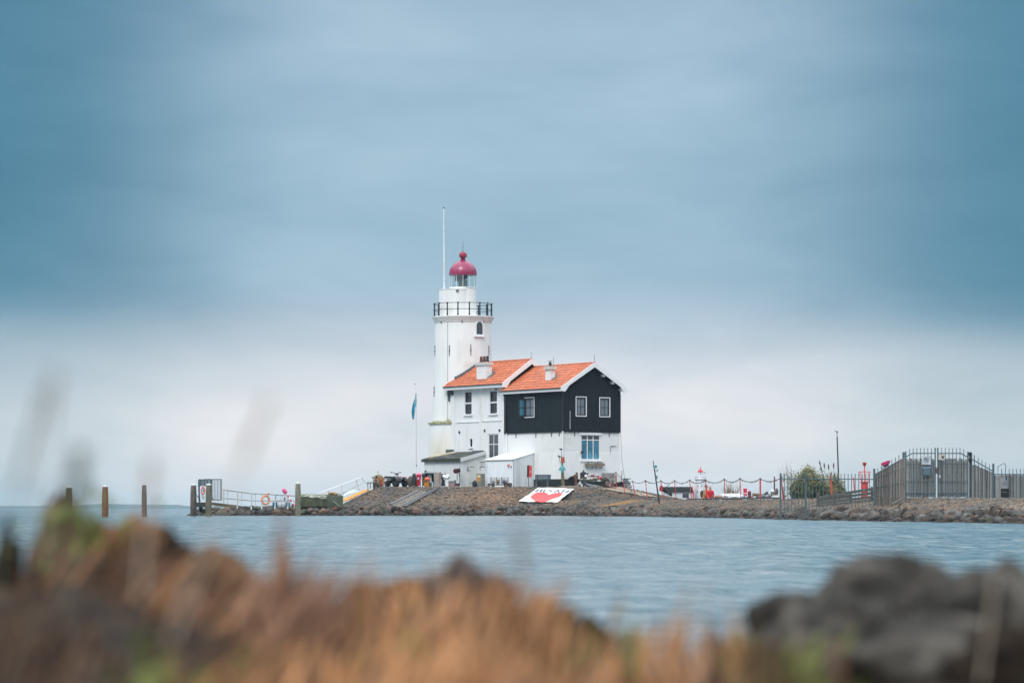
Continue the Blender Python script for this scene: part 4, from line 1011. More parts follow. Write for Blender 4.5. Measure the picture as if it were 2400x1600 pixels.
m = MB(); pbox(m, lambda u, z, d: FB.W(kb+d, u, z), ka1, ka2, klo-.07, klo-.04, -.05, -.03)
for i in range(13): a = ka1+(ka2-ka1)*(i+.2)/13; pbox(m, lambda u, z, d: FB.W(kb+d, u, z), a-.012, a+.012, klo-.10, klo-.035, -.06, -.04)
m.build('roof_clips', M('clip_grey', (.16,.17,.18), .6), cont)
m = MB(); pbox(m, lambda u, z, d: FB.W(kb+u, ka1+d, z), 0, -kb, -.10, -.0, -.03, .02); m.build('base_rail', iron, cont)
pk = lambda u, z, d: FB.W(kb+d, u, z)
for (x0, x1, y0, y1, mt) in ((1190.2,1196,1087.6,1091.2,orange),(1191.3,1194.3,1092.6,1095.4,M('magenta_sticker',(.4,.03,.15),.6)),(1197.3,1200.5,1092,1095.5,M('blue_sticker',(.03,.10,.30),.6))):
    a = sorted((FB.a_at(x0,kb),FB.a_at(x1,kb))); m = MB(); pbox(m, pk, a[0], a[1], FB.z_at(y1,kb,ka1), FB.z_at(y0,kb,ka1), -.045, -.034); m.build('sticker', mt, cont)
# ------------------------------------------------------------------ things around the house
def gp(px, Y): x = Xp(px, Y); return Vector((x, Y, g1(x, Y)))
UP = Vector((0,0,1))
RZ = lambda a: Matrix.Rotation(a, 3, 'Z')
# flag and pole left of the tower
p0 = gp(974.5, 216); top = P(972.6, 899.5, 216)
pole = thing('flagpole', 'white flagpole with a blue pennant standing left of the lighthouse', 'flagpole', p0)
m = MB(); m.tube(p0, top, .055, .028, 10); m.build('pole', white_paint, pole)
m = MB(); m.disc(top, UP, .06, .03, 10); m.build('cap', red, pole)
m = MB(); vs = []; fs_ = []; k = 0
for i in range(15):
    f = i/14; y = 921+f*60; wl_ = .10+.75*min(1, f*1.3); 
    for j in range(5):
        h = j/4; px = 974.5 - (wl_*9)*h + 2.2*math.sin(f*5+h*2) + (-1.5*f); v = P(px, y + h*3*f, 216); v.y += .09*math.sin(h*9+f*4); vs.append(v)
for i in range(14):
    for j in range(4): fs_.append((i*5+j, i*5+j+1, i*5+j+6, i*5+j+5))
m.add(vs, fs_); m.build('flag', M('blue_flag', (.03,.36,.52), .7, .3, 4, stretch=(1,1,.3)), pole)
m = MB(); m.tube(P(975.6,920,215.9), P(975.8,1091,215.9), .008, n=4); m.blob(P(976.5,1091,215.9), (.04,.04,.06), 1,1,0); m.build('halyard', iron, pole)

# blue bench
def bench(px, Y, L, rz, name, label, m_slat, m_leg, hgt=.82, sh=.46, cat='bench', backs=4, group=None):
    p = gp(px, Y); t_ = thing(name, label, cat, p, rz, group); T = WM[t_.name]
    for k in range(3):
        m = MB(T); m.box(-L/2, L/2, -.26+k*.15, -.13+k*.15, sh-.05, sh); m.build('seat_slat', m_slat, t_)
    for k in range(backs):
        z = sh+.06+k*(hgt-sh-.04)/backs; m = MB(T); m.box(-L/2+.02, L/2-.02, .20+.03*k, .235+.03*k, z, z+(hgt-sh-.10)/backs); m.build('back_slat', m_slat, t_)
    for s_ in (-1, 1):
        m = MB(T); x = s_*(L/2-.18); m.bar((x,-.22,0), (x,-.2,sh-.05), .06,.06, (0,1,0)); m.build('leg', m_leg, t_)
        m = MB(T); m.bar((x,.30,0), (x,.20,sh-.04), .06,.06, (0,1,0)); m.bar((x,.22,sh), (x,.24+.03*backs,hgt-.03), .06,.04, (0,1,0)); m.build('leg', m_leg, t_)
    return t_
blue_slat = M('blue_bench_paint', (.010,.040,.075), .6, .15, 4, rand=.15)
bench(1271, 214.3, 1.12, R(-10), 'bench', 'dark blue slatted bench against the white wall right of the metal store', blue_slat, M('bench_leg', (.16,.15,.14), .7))
bench(1427, 216.4, .92, R(8), 'bench', 'weathered grey wooden bench half hidden behind the old rowing boat', M('grey_bench', (.23,.22,.21), .8, .25, 6), M('grey_bench', (.23,.22,.21)), hgt=.98, backs=1)
# make its back from upright slats
p = gp(1425, 216.4)
bk = [o for o in COL.objects if o.name == 'bench.001'][0]
for k in range(11):
    m = MB(); x = Xp(1416+k*2.9, 216.6); m.box(x-.025, x+.025, 216.62, 216.64, Zp(1128,216.6), Zp(1112.5,216.6)); m.build('back_slat', MATS['grey_bench'], bk)
# black low bench with slatted ends, far right of the mound
p = gp(1456, 214.5); dk = thing('bench', 'black low bench with slatted end on the mound right of the house', 'bench', p, 0)
Yb = 214.5
for k in range(9):
    m = MB(); m.bar(P(1464+k*1.45,1141,Yb), P(1461.5+k*1.3,1122,Yb), .028,.03,(0,1,0)); m.build('slat', black_paint, dk)
m = MB(); m.bar(P(1445,1131,Yb), P(1478,1131,Yb), .3,.06); m.build('seat', black_paint, dk)
m = MB(); m.bar(P(1461,1121.4,Yb), P(1479,1121.4,Yb), .06,.05); m.bar(P(1462,1140.5,Yb), P(1481,1141,Yb), .06,.05); m.build('rail', black_paint, dk)
m = MB(); m.bar(P(1475,1132,Yb), P(1480.5,1141.5,Yb), .05,.05,(0,1,0)); m.build('leg', black_paint, dk)
m = MB(); m.bar(P(1447,1132,Yb), P(1447,1141,Yb), .3,.9,(1,0,0)); m.build('side_panel', iron, dk)
# dark planter with small conifer at the corner
p = gp(1457, 214.2); pl_ = thing('potted_shrub', 'small dark shrub in a black pot by the right corner of the house', 'plant', p)
m = MB(p and None); m.tube(p, p+UP*.42, .17, .20, 12); m.build('pot', black_paint, pl_)
m = MB(); m.tube(p+UP*.4, p+UP*.95, .025, .015, 6); m.build('stem', iron, pl_)
m = MB(); rr = random.Random(2)
for k in range(220):
    h = rr.uniform(.35,1.15); rad_ = .17 if h < .7 else .10; q = p+Vector((rr.gauss(0,1)*rad_*.6, rr.gauss(0,1)*rad_*.6, h)); u = Vector((rr.uniform(-1,1), rr.uniform(-1,1), rr.uniform(-.3,1))).normalized()*.07; m.add([q-u*.3, q+u.cross(UP)*.3, q+u], [(0,1,2)])
m.build('foliage', M('dark_leaf', (.03,.045,.025), .8, .4, 9), pl_, kind='stuff')

# leaning post with signs and lamps
Ys = 213.3; b0 = gp(1321.5, Ys); post = thing('sign_post', 'leaning wooden post with a red and a turquoise sign in front of the house corner', 'sign post', b0)
m = MB(); m.tube(b0-UP*.1, P(1316.5,1070,Ys), .085, .05, 10); m.build('post', M('post_wood', (.17,.14,.09), .85, .35, 7, .01, 20, stretch=(1,1,.2)), post)
m = MB(); m.tube(b0-UP*.1+Vector((-.12,.05,0)), P(1316,1093,Ys+.05), .05, .04, 8); m.build('prop', MATS['post_wood'], post)
def quad3(mb, Y, pts, th=.03): return mb.prism([P(x, y, Y) for x, y in pts], (0, th, 0))
m = MB(); quad3(m, Ys-.12, [(1315,1083.8),(1324,1083.6),(1322.6,1070.3),(1314.4,1070.8)]); sg = m.build('sign', M('brick_red_sign', (.30,.035,.02), .6, .2, 9), post, 'brick red square sign with yellow characters')
yl = M('yellow_lettering', (.75,.42,.12), .6)
text('P', .16, P(1318.6,1074.5,Ys-.125), (1,0,0), (0,0,1), yl, sg); text('14', .15, P(1318.9,1079.8,Ys-.125), (1,0,0), (0,0,1), yl, sg)
m = MB(); quad3(m, Ys-.13, [(1308.5,1102.5),(1326.5,1100.8),(1316.2,1085.8)]); sg2 = m.build('sign', M('turquoise_sign', (.05,.36,.36), .55, .15, 9), post, 'turquoise triangular sign with white characters')
wl_ = M('white_lettering', (.75,.8,.8), .6)
text('MK', .14, P(1316.4,1093.2,Ys-.135), (1,0,0), (0,0,1), wl_, sg2); text('5', .17, P(1316.8,1098.2,Ys-.135), (1,0,0), (0,0,1), wl_, sg2)
m = MB(); quad3(m, Ys-.11, [(1316.3,1108),(1319,1108),(1319.6,1101.5),(1315.8,1101.8)]); m.build('sign_tail', MATS['turquoise_sign'], post)
for (x, y, x2, y2) in ((1315,1053,1316.6,1067),(1311,1070,1313.5,1083)):
    m = MB(); m.tube(P(x2,y2+4,Ys), P(x,y,Ys), .016, n=6); lm = m.build('lamp_arm', iron, post)
    m = MB(); m.cbox(P(x-.3,y-.8,Ys), .20,.14,.10, Matrix.Rotation(.35,3,'Y')); m.build('lamp_head', M('lamp_dark_green', (.05,.07,.06), .6), lm)

# lifebuoy style red cabinet on a stand in front of the store
Yc = 214.6; b0 = gp(1239.5, Yc); cab = thing('rescue_cabinet', 'tall narrow red and black cabinet on a thin stand in front of the metal store', 'cabinet', b0)
m = MB(); m.prism([P(1239.6,1117.6,Yc),P(1246.8,1117.2,Yc),P(1246.6,1090.6,Yc),P(1239.9,1090.6,Yc)], (0,.10,0)); fr2 = m.build('front_panel', M('coral_red', (.70,.055,.045), .5, .12, 6), cab)
m = MB(); m.prism([P(1235,1117.5,Yc+.03),P(1240.6,1117.5,Yc+.03),P(1240.8,1089.2,Yc+.03),P(1235.4,1090.2,Yc+.03)], (0,.25,0)); m.build('side_panel', black_paint, cab)
for (s_, y, mt) in (('1',1097.5,black_paint),('A',1104.8,wl_),('T',1112,black_paint)): text(s_, .15, P(1243.3,y,Yc-.005), (1,0,0), (0,0,1), mt, fr2)
m = MB(); m.bar(P(1234.5,1118.8,Yc+.05), P(1246.5,1118.8,Yc+.05), .2,.03); m.build('shelf', galv, cab)
m = MB(); m.tube(b0, P(1238.8,1119,Yc+.05), .022, n=6); m.build('stand', iron, cab)

# mesh trolley with wheels
Yt = 213.4; b0 = gp(1177, Yt); tr_ = thing('garden_trolley', 'low wire mesh trolley with four wheels in front of the metal store', 'trolley', b0)
for (x, y, r_) in ((1155.5,1137.2,.125),(1146,1136.5,.11),(1186,1136.8,.15),(1195.5,1136.3,.15)):
    m = MB(); c_ = P(x, y-.6, Yt+(.0 if x < 1150 or x > 1190 else -.25)); m.wheel(c_, (.35,-1,0), r_, .09, 16); wh = m.build('wheel', rubber, tr_)
    m = MB(); m.disc(c_, (.35,-1,0), r_*.5, .10, 12); m.build('rim', M('dusty_rim', (.14,.12,.10), .8), wh)
m = MB()
for k in range(13): x = 1151+k*3.3; m.tube(P(x,1134.5,Yt), P(x,1118.5,Yt), .009, n=4)
for k in range(7): m.tube(P(1151,1134.5-k*2.65,Yt), P(1190.6,1134.5-k*2.65,Yt), .009, n=4)
for k in range(10): x = 1152+k*3.9; m.tube(P(x,1134,Yt+.6), P(x,1119,Yt+.6), .007, n=4)
m.build('wire_mesh', M('mesh_wire', (.13,.12,.12), .6), tr_, kind='stuff')
for x in (1150.5,1163.8,1176,1190.8): m = MB(); m.bar(P(x,1136,Yt-.02), P(x,1117.8,Yt-.02), .045,.03,(0,1,0)); m.build('post', iron, tr_)
m = MB(); m.box(Xp(1150,Yt), Xp(1192,Yt), Yt, Yt+.6, Zp(1136.5,Yt), Zp(1134.8,Yt)); m.build('bed', M('rusty_bed', (.13,.07,.05), .8), tr_)
m = MB(); m.tube(P(1150,1136,Yt), P(1135,1139.8,Yt-.2), .02, n=5); m.build('tow_bar', M('tow_grey', (.3,.28,.26), .7), tr_)
for (c_, x, w__) in (((.55,.55,.55),1156,5),((.32,.22,.15),1168,4),((.12,.16,.28),1181,4),((.5,.42,.38),1187,3)):
    m = MB(); m.blob(P(x,1128.5,Yt+.3), (w__/35*.9,.2,.17), x, 2, .4); solo(m, 'sack', M('sack_%d' % x, c_, .85), {1156:'pale sack lying at the left end inside the mesh trolley',1168:'brown sack lying in the middle of the mesh trolley',1181:'dark blue sack lying inside the mesh trolley, right of the middle',1187:'pinkish sack lying at the right end inside the mesh trolley'}[x], 'sack')

# electricity cabinet with yellow warning sign
p = FB.W(-.95, .95+.35, 0); Ye = 219.2; b0 = gp(1126.5, Ye)
ec = thing('electricity_cabinet', 'grey-green electrical cabinet with yellow warning sign between shed and metal store', 'cabinet', b0)
m = MB(); m.hexa([P(1116.2,1140.3,Ye),P(1129,1140.3,Ye),P(1137,1139.6,Ye+.35),P(1124,1139.6,Ye+.4),P(1116.8,1111,Ye),P(1128.6,1111,Ye),P(1136.6,1110.8,Ye+.35),P(1124,1110.6,Ye+.4)]); bd = m.build('body', M('cabinet_green_grey', (.20,.20,.165), .6, .1, 4), ec)
m = MB(); m.hexa([P(1116.2,1111,Ye-.02),P(1129.1,1111,Ye-.02),P(1137,1110.7,Ye+.36),P(1124,1110.4,Ye+.42),P(1116.2,1110.2,Ye-.02),P(1129.1,1110.2,Ye-.02),P(1137,1109.9,Ye+.36),P(1124,1109.6,Ye+.42)]); m.build('top', M('cab_top', (.12,.13,.11), .6), ec)
m = MB(); m.prism([P(1119,1119,Ye-.004),P(1125.6,1119,Ye-.004),P(1125.4,1112.4,Ye-.004),P(1119.4,1112.4,Ye-.004)], (0,.003,0)); s1 = m.build('warning_sign', M('pale_yellow', (.72,.66,.42), .6), ec)
m = MB(); m.prism([P(1120.2,1118.2,Ye-.008),P(1124.8,1118.2,Ye-.008),P(1122.4,1113,Ye-.008)], (0,.003,0)); m.build('triangle', M('warning_yellow', (.75,.42,.02), .6), s1)
m = MB(); m.prism([P(1122.0,1117.6,Ye-.011),P(1122.9,1116,Ye-.011),P(1122.3,1115.8,Ye-.011),P(1123,1114.2,Ye-.011),P(1121.9,1116.2,Ye-.011),P(1122.4,1116.4,Ye-.011)], (0,.002,0)); m.build('bolt', black_paint, s1)
m = MB(); m.prism([P(1119,1126,Ye-.004),P(1125.8,1126,Ye-.004),P(1125.8,1120.6,Ye-.004),P(1119,1120.6,Ye-.004)], (0,.003,0)); s2_ = m.build('warning_sign', M('warning_orange', (.80,.32,.02), .6), ec)
m = MB(); m.bar(P(1120.5,1122.6,Ye-.01), P(1124.6,1122.6,Ye-.01), .003,.035); m.build('print', M('print_red', (.4,.05,.01), .6), s2_)
m = MB(); m.blob(P(1112.5,1134,218.9)+Vector((0,0,-.05)), (.17,.2,.32), 5, 2, .2); solo(m, 'rubbish_bag', rubber, 'black bag slumped against the left side of the electrical cabinet', 'bag')
# little metal rack on the wall
Yr = 219.6; rk_ = thing('wall_rack', 'small grey metal rack on the wall left of the metal store', 'rack', P(1130,1100,Yr))
m = MB()
for x in (1125,1128,1131,1134,1136.4): m.tube(P(x,1082.5,Yr), P(x+.7,1093,Yr), .014, n=4)
m.build('bars', iron, rk_)
for y in (1082,1094): m = MB(); m.bar(P(1124.5,y,Yr), P(1137,y+.6,Yr), .10,.04); m.build('rail', iron, rk_)
m = MB(); m.tube(P(1125,1094,Yr), P(1125.6,1102,Yr), .02, n=5); m.build('bracket', iron, rk_)
# hose reel on the shed
Yh = 221.6; hr = thing('hose_reel', 'dark red hose reel fixed to the front corner of the shed', 'hose reel', P(1072,1125,Yh))
m = MB(); m.disc(P(1067.4,1103.5,Yh), (.5,-1,0), .16, .10, 20); m.torus(P(1067.4,1103.5,Yh)+Vector((.02,-.06,0)), (.5,-1,0), .15, .025, 20, 6); m.build('drum', M('dark_red_reel', (.16,.012,.02), .5), hr)
m = MB(); m.blob(P(1074,1102,Yh), (.17,.12,.16), 3, 2, .4); m.build('hose_coil', rubber, hr)
m = MB(); m.path([P(1072,1106,Yh), P(1071.5,1114,Yh), P(1072,1124,Yh)], .02, 5); m.path([P(1075,1107,Yh), P(1076.5,1112,Yh), P(1077.5,1119,Yh), P(1077.3,1138,Yh)], .025, 5); m.build('hose', rubber, hr)
m = MB(); m.tube(P(1078,1092,Yh), P(1078,1138,Yh), .022, n=6); m.build('pipe', galv, hr)

# ---- junk in front of the shed, left to right
Yj = 213.6
def wheelie(px0, px1, ytop, Y, mt, lidm, name, label, lid=None):
    b0 = gp((px0+px1)/2, Y); t_ = thing(name, label, 'wheelie bin', b0); zt = Zp(ytop, Y); x0, x1 = Xp(px0,Y), Xp(px1,Y); w_ = x1-x0
    m = MB(); m.hexa([(x0+w_*.16,Y,b0.z+.08),(x1-w_*.16,Y,b0.z+.08),(x1-w_*.16,Y+.4,b0.z+.08),(x0+w_*.16,Y+.4,b0.z+.08),(x0,Y-.06,zt),(x1,Y-.06,zt),(x1,Y+.5,zt),(x0,Y+.5,zt)]); m.build('body', mt, t_)
    m = MB(); m.hexa([(x0-.03,Y-.1,zt),(x1+.03,Y-.1,zt),(x1+.03,Y+.54,zt+.02),(x0-.03,Y+.54,zt+.02),(x0+.03,Y-.04,zt+.06),(x1-.03,Y-.04,zt+.06),(x1-.03,Y+.5,zt+.12),(x0+.03,Y+.5,zt+.12)]); m.build('lid', lidm, t_)
    for s_ in (x0+w_*.2, x1-w_*.2): m = MB(); m.disc((s_, Y+.38, b0.z+.1), (1,0,0), .10, .05, 12); m.build('wheel', rubber, t_)
    return t_
bing = M('bin_dark_green', (.025,.04,.038), .55, .2, 5); binr = M('bin_red', (.42,.01,.035), .5, .15, 5); lidp = M('bin_lid_pink', (.62,.05,.13), .5)
wheelie(966.5, 974, 1112.5, 213.9, bing, bing, 'wheelie_bin', 'dark green wheelie bin left of the red one, behind the cable drum')
rb_ = wheelie(975.6, 987, 1112.5, 213.7, binr, lidp, 'wheelie_bin', 'red wheelie bin with pink lid below the flagpole')
m = MB(); m.prism([P(977.8,1123,213.62),P(982.5,1122.6,213.62),P(982.2,1117.8,213.62),P(978.6,1118.4,213.62)], (0,.01,0)); m.build('sticker', M('pale_sticker', (.5,.5,.62), .6), rb_)
m = MB(); m.bar(P(985,1126,213.6), P(990,1118.5,213.6), .05,.07); m.build('handle', M('pale_wood_handle', (.55,.42,.36), .7), rb_)
wheelie(988.5, 996, 1112, 214.2, bing, bing, 'wheelie_bin', 'dark green wheelie bin right of the red one, behind the yellow crate')
# cable drum
c_ = P(964.5, 1129, 214.6); cd = thing('cable_drum', 'weathered wooden cable drum leaning at the left of the wheelie bins', 'cable drum', gp(964.5, 214.6))
for k in (0, 1): m = MB(); m.disc(c_+Vector((k*.22,-k*.12,0)), (1.1,-1,.1), .40, .05, 28); m.build('flange', M('drum_wood', (.20,.15,.13), .85, .35, 5), cd)
m = MB(); m.disc(c_+Vector((.08,.12,0)), (1.1,-1,.1), .22, .30, 20); m.build('core', wood_grey, cd)
for k in range(5): m = MB(); a = k*.63; m.bar(c_+Vector((-.02,-.04,0))+Vector((math.cos(a)*.36,0,math.sin(a)*.36)), c_+Vector((-.02,-.04,0))-Vector((math.cos(a)*.36,0,math.sin(a)*.36)), .03,.07,(0,1,0)); m.build('board', wood_grey, cd)
# box hut with open front
Yk = 214.6; hut = thing('tool_box_hut', 'small open-fronted dark locker with sloping lid beside the wheelie bins', 'locker', gp(1005, Yk))
m = MB(); m.hexa([P(994,1108.5,Yk-.1),P(1017,1109.6,Yk-.1),P(1020,1107,Yk+.5),P(999,1106,Yk+.5),P(994,1107.6,Yk-.1),P(1017,1108.6,Yk-.1),P(1020,1106,Yk+.5),P(999,1105,Yk+.5)]); m.build('lid', lead, hut)
m = MB(); m.box(Xp(995.5,Yk), Xp(996.8,Yk), Yk, Yk+.5, gp(1005,Yk).z, Zp(1108,Yk)); m.box(Xp(996.8,Yk), Xp(1017,Yk), Yk+.45, Yk+.5, gp(1005,Yk).z, Zp(1108,Yk)); m.build('box', black_paint, hut)
m = MB(); m.prism([P(1001,1130,Yk+.2),P(1011.5,1130,Yk+.2),P(1011,1111.5,Yk+.2),P(1001,1111.5,Yk+.2)], (0,.03,0)); m.build('inner_panel', off_white, hut)
m = MB(); m.box(Xp(994.3,Yk)-.01, Xp(998.6,Yk), Yk+1.2, Yk+1.4, Zp(1108,Yk+1.2), Zp(1102,Yk+1.2)); solo(m, 'wall_box', black_paint, 'small black box on the left corner of the shed wall', 'box')
# yellow crate with orange buoy, wood crate
def crate(px0, px1, y0, y1, Y, dp, mt, name, label, cols=5, rows=4):
    t_ = thing(name, label, 'crate', Vector((Xp((px0+px1)/2,Y), Y+dp/2, Zp(y1,Y)))); x0, x1, z0, z1 = Xp(px0,Y), Xp(px1,Y), Zp(y1,Y), Zp(y0,Y)
    m = MB(); m.box(x0, x1, Y, Y+dp, z0, z0+.02); m.build('base', mt, t_)
    for i in range(rows+1):
        z = z0+(z1-z0-.03)*i/rows; m = MB()
        m.box(x0, x1, Y-.012, Y+.006, z, z+.03); m.box(x0, x1, Y+dp-.006, Y+dp+.012, z, z+.03); m.box(x0-.0, x0+.012, Y, Y+dp, z, z+.03); m.box(x1-.012, x1, Y, Y+dp, z, z+.03); m.build('slat', mt, t_)
    m = MB()
    for i in range(cols+1): x = x0+(x1-x0-.02)*i/cols; m.box(x, x+.02, Y-.0, Y+.012, z0, z1); m.box(x, x+.02, Y+dp-.012, Y+dp, z0, z1)
    m.build('uprights', mt, t_)
    return t_
crate(993.5, 1005, 1130.8, 1141, 213.0, .3, M('yellow_crate', (.72,.32,.03), .6, .15, 6), 'crate', 'yellow plastic crate under the orange float')
crate(1005.3, 1009.8, 1130, 1141, 213.1, .25, M('brown_crate', (.30,.10,.06), .7), 'crate', 'narrow red-brown crate right of the yellow crate', 2, 4)
crate(991.5, 1007, 1124.3, 1130.2, 213.05, .3, M('rusty_crate', (.28,.12,.05), .7, .3, 7), 'crate', 'rusty brown crate stacked on top of the yellow crate', 4, 2)
m = MB(); m.blob(P(1000.8,1122,213.15)+UP*.0, (.16,.15,.12), 2, 3, .15); solo(m, 'float', M('orange_float', (.90,.13,.04), .45, .1, 5), 'bright orange float lying on the crates by the locker', 'float')
m = MB(); m.blob(P(1006,1124.5,213.35), (.08,.1,.11), 3, 2, .15); solo(m, 'float', M('red_float', (.5,.03,.02), .5), 'smaller red float to the right of the orange float', 'float')
m = MB(); m.box(Xp(1011,213.6), Xp(1015.5,213.6), 213.5, 213.8, Zp(1140.8,213.6), Zp(1129,213.6)); solo(m, 'plastic_bag', M('blue_white_bag', (.10,.36,.55), .6, .5, 9, col2=(.7,.75,.8), msc=5), 'blue and white plastic bag between locker and plank hatch', 'bag')
# plank hatch leaning
ht = thing('plank_hatch', 'grey weathered plank hatch standing upright beside the open locker', 'hatch', gp(1023.5, 213.4))
for k in range(5):
    m = MB(); x0 = 1016.6+k*2.7; m.prism([P(x0,1140.5-k*.1,213.4),P(x0+2.55,1140.5,213.4),P(x0+4.4,1106.4-k*.1,213.5),P(x0+1.9,1106.8,213.5)], (0,.04,0)); m.build('plank', M('hatch_wood', (.27,.215,.18), .85, .3, 8, .005, 40, stretch=(1,1,.2), rand=.2), ht)
m = MB(); m.prism([P(1030.4,1140.8,213.38),P(1032.6,1140.8,213.38),P(1034.4,1106,213.48),P(1031.6,1106,213.48)], (0,.3,0)); m.build('side_board', wood_grey, ht)
# black tub, white plastic chair with cover, boxes
m = MB(); m.hexa([P(1033.5,1138.8,213.9),P(1043.5,1138.8,213.9),P(1043.5,1138.8,214.3),P(1033.5,1138.8,214.3),P(1035,1123,213.9),P(1042.5,1123,213.9),P(1042.5,1123,214.3),P(1035,1123,214.3)]); solo(m, 'bin', bing, 'dark bin between the plank hatch and the white covered chair', 'bin')
m = MB(); m.cbox(P(1035.6,1115,214.3), .2,.3,.28); m.blob(P(1036.5,1119,214.3), (.14,.15,.12), 4, 2, .2); solo(m, 'canvas_bundle', M('dark_canvas', (.08,.085,.08), .9), 'dark grey bundle standing on the dark bin', 'bundle')
ov_ = thing('statue', 'white covered figure with bulky top standing right of the plank hatch', 'statue', gp(1048, 213.2))
m = MB(); m.path([P(1047.8,1140.6,213.2),P(1046.4,1134.5,213.2),P(1048.3,1128,213.2),P(1045,1121.5,213.2)], .055, 8); m.path([P(1049.8,1140.6,213.2),P(1048.6,1134.5,213.2)], .05, 8); m.build('legs', white_paint, ov_)
m = MB(); m.blob(P(1045.6,1116.5,213.2), (.22,.15,.14), 8, 3, .5); m.blob(P(1050,1119,213.3), (.13,.12,.12), 9, 2, .3); m.build('cover', M('white_cover', (.75,.76,.76), .6, .1), ov_)
m = MB(); m.blob(P(1043.5,1110.3,213.25), (.045,.045,.055), 1, 2, .1); m.build('knob', iron, ov_)
m = MB(); m.box(Xp(1051,213.9), Xp(1069,213.9), 213.9, 214.3, Zp(1133,213.9), Zp(1126.5,213.9)); solo(m, 'box', M('box_grey', (.17,.18,.18), .7), 'flat grey box behind the pink crate', 'box')
m = MB(); m.box(Xp(1051,213.5), Xp(1065.2,213.5), 213.5, 213.9, Zp(1140.7,213.5), Zp(1133.6,213.5)); solo(m, 'box', M('box_pink', (.36,.19,.20), .75, .2, 6), 'faded pink box on the ground right of the white covered figure', 'box')
m = MB(); m.cbox(P(1071,1135.5,213.7), .34,.3,.20); m.cbox(P(1067,1127.5,214.1), .13,.2,.17); solo(m, 'box', M('box_maroon', (.07,.035,.035), .8), 'dark maroon box right of the faded pink box', 'box')
m = MB(); m.bar(P(966,1143.8,212.4), P(984,1142.5,212.4), .5,.07); solo(m, 'plank', wood_grey, 'pale grey plank lying on the slope top below the bins', 'plank')
m = MB(); m.bar(P(1012,1141.6,212.9), P(1046,1141.0,212.9), .5,.05); solo(m, 'plank', M('pale_plank', (.32,.30,.29), .8), 'long pale plank on the ground below the plank hatch', 'plank')
m = MB(); m.bar(P(981,1142.8,212.6), P(1003,1142.0,212.6), .5,.05); solo(m, 'plank', M('dark_plank', (.06,.055,.05), .8), 'dark plank on the ground below the yellow crate', 'plank')

# quad bike
q0 = gp(928, 214.0); qb = thing('quad_bike', 'black and grey quad bike with magenta front rack parked left of the flagpole', 'quad bike', q0, R(-52))
T = WM[qb.name] @ Matrix.Scale(.86, 4)
for (x, y) in ((-.62,-.40),(-.62,.40),(.60,-.40),(.60,.40)):
    m = MB(T); m.wheel((x,y,.29), (0,1,0), .31, .26, 20); wh = m.build('wheel', rubber, qb)
    m = MB(T); m.disc((x,y,.29), (0,1,0), .13, .27, 14); m.build('rim', M('dark_rim', (.03,.03,.032), .5), wh)
m = MB(T); m.hexa([(-.75,-.16,.28),(.75,-.14,.28),(.75,.14,.28),(-.75,.16,.28),(-.7,-.14,.62),(.65,-.12,.60),(.65,.12,.60),(-.7,.14,.62)]); m.build('chassis', black_paint, qb)
for s_, nm in ((-1,'fender'),(1,'fender')):
    for y in (-1, 1):
        m = MB(T); x = s_*.62; pts = [(x+.36*math.cos(a), y*.18, .36+.33*math.sin(a)) for a in (R(20),R(55),R(90),R(125),R(160))]
        for a_, c_ in zip(pts[:-1], pts[1:]): m.bar(a_, c_, .05, .03)
        pts2 = [(px_, y*.40, pz_) for px_, _, pz_ in pts]
        for a_, c_ in zip(pts2[:-1], pts2[1:]): m.bar(a_, c_, .34, .03, (0,0,1))
        m.build('fender', M('fender_plastic', (.03,.034,.038), .4), qb)
m = MB(T); m.blob((-.22,0,.72), (.40,.15,.11), 3, 3, .1); m.build('seat', rubber, qb)
m = MB(T); m.hexa([(.05,-.15,.6),(.72,-.17,.58),(.72,.17,.58),(.05,.15,.6),(.12,-.10,.86),(.50,-.12,.80),(.50,.12,.80),(.12,.10,.86)]); m.build('tank_cover', M('quad_grey', (.16,.20,.22), .4), qb)
m = MB(T); m.path([(.22,0,.84),(.10,0,1.02),(.04,-.20,1.10),(-.04,-.40,1.12)], .022, 6); m.path([(.10,0,1.02),(.04,.20,1.10),(-.04,.40,1.12)], .022, 6); hb_ = m.build('handlebar', iron, qb)
for y in (-1, 1): m = MB(T); m.tube((-.02,y*.36,1.12), (-.06,y*.52,1.12), .03, n=6); m.bar((.02,y*.34,1.15), (.0,y*.56,1.13), .05,.015); m.build('grip', rubber, hb_)
m = MB(T); m.cbox((.12,0,.98), .14,.26,.10); m.build('instrument_pod', black_paint, qb)
m = MB(T); m.path([(.55,-.30,.72),(.95,-.30,.74),(.95,.30,.74),(.55,.30,.72)], .03, 6); m.path([(.75,-.3,.73),(.75,.3,.73)], .025, 6); m.cbox((.86,0,.72), .16,.62,.07); m.build('front_rack', M('magenta_rack', (.34,.02,.08), .5), qb)
m = MB(T); 
for y in (-.25,0,.25): m.tube((-.5,y,.74), (-.98,y,.76), .018, n=5)
m.path([(-.5,-.3,.74),(-.98,-.3,.76),(-.98,.3,.76),(-.5,.3,.74)], .02, 5); m.build('rear_rack', iron, qb)
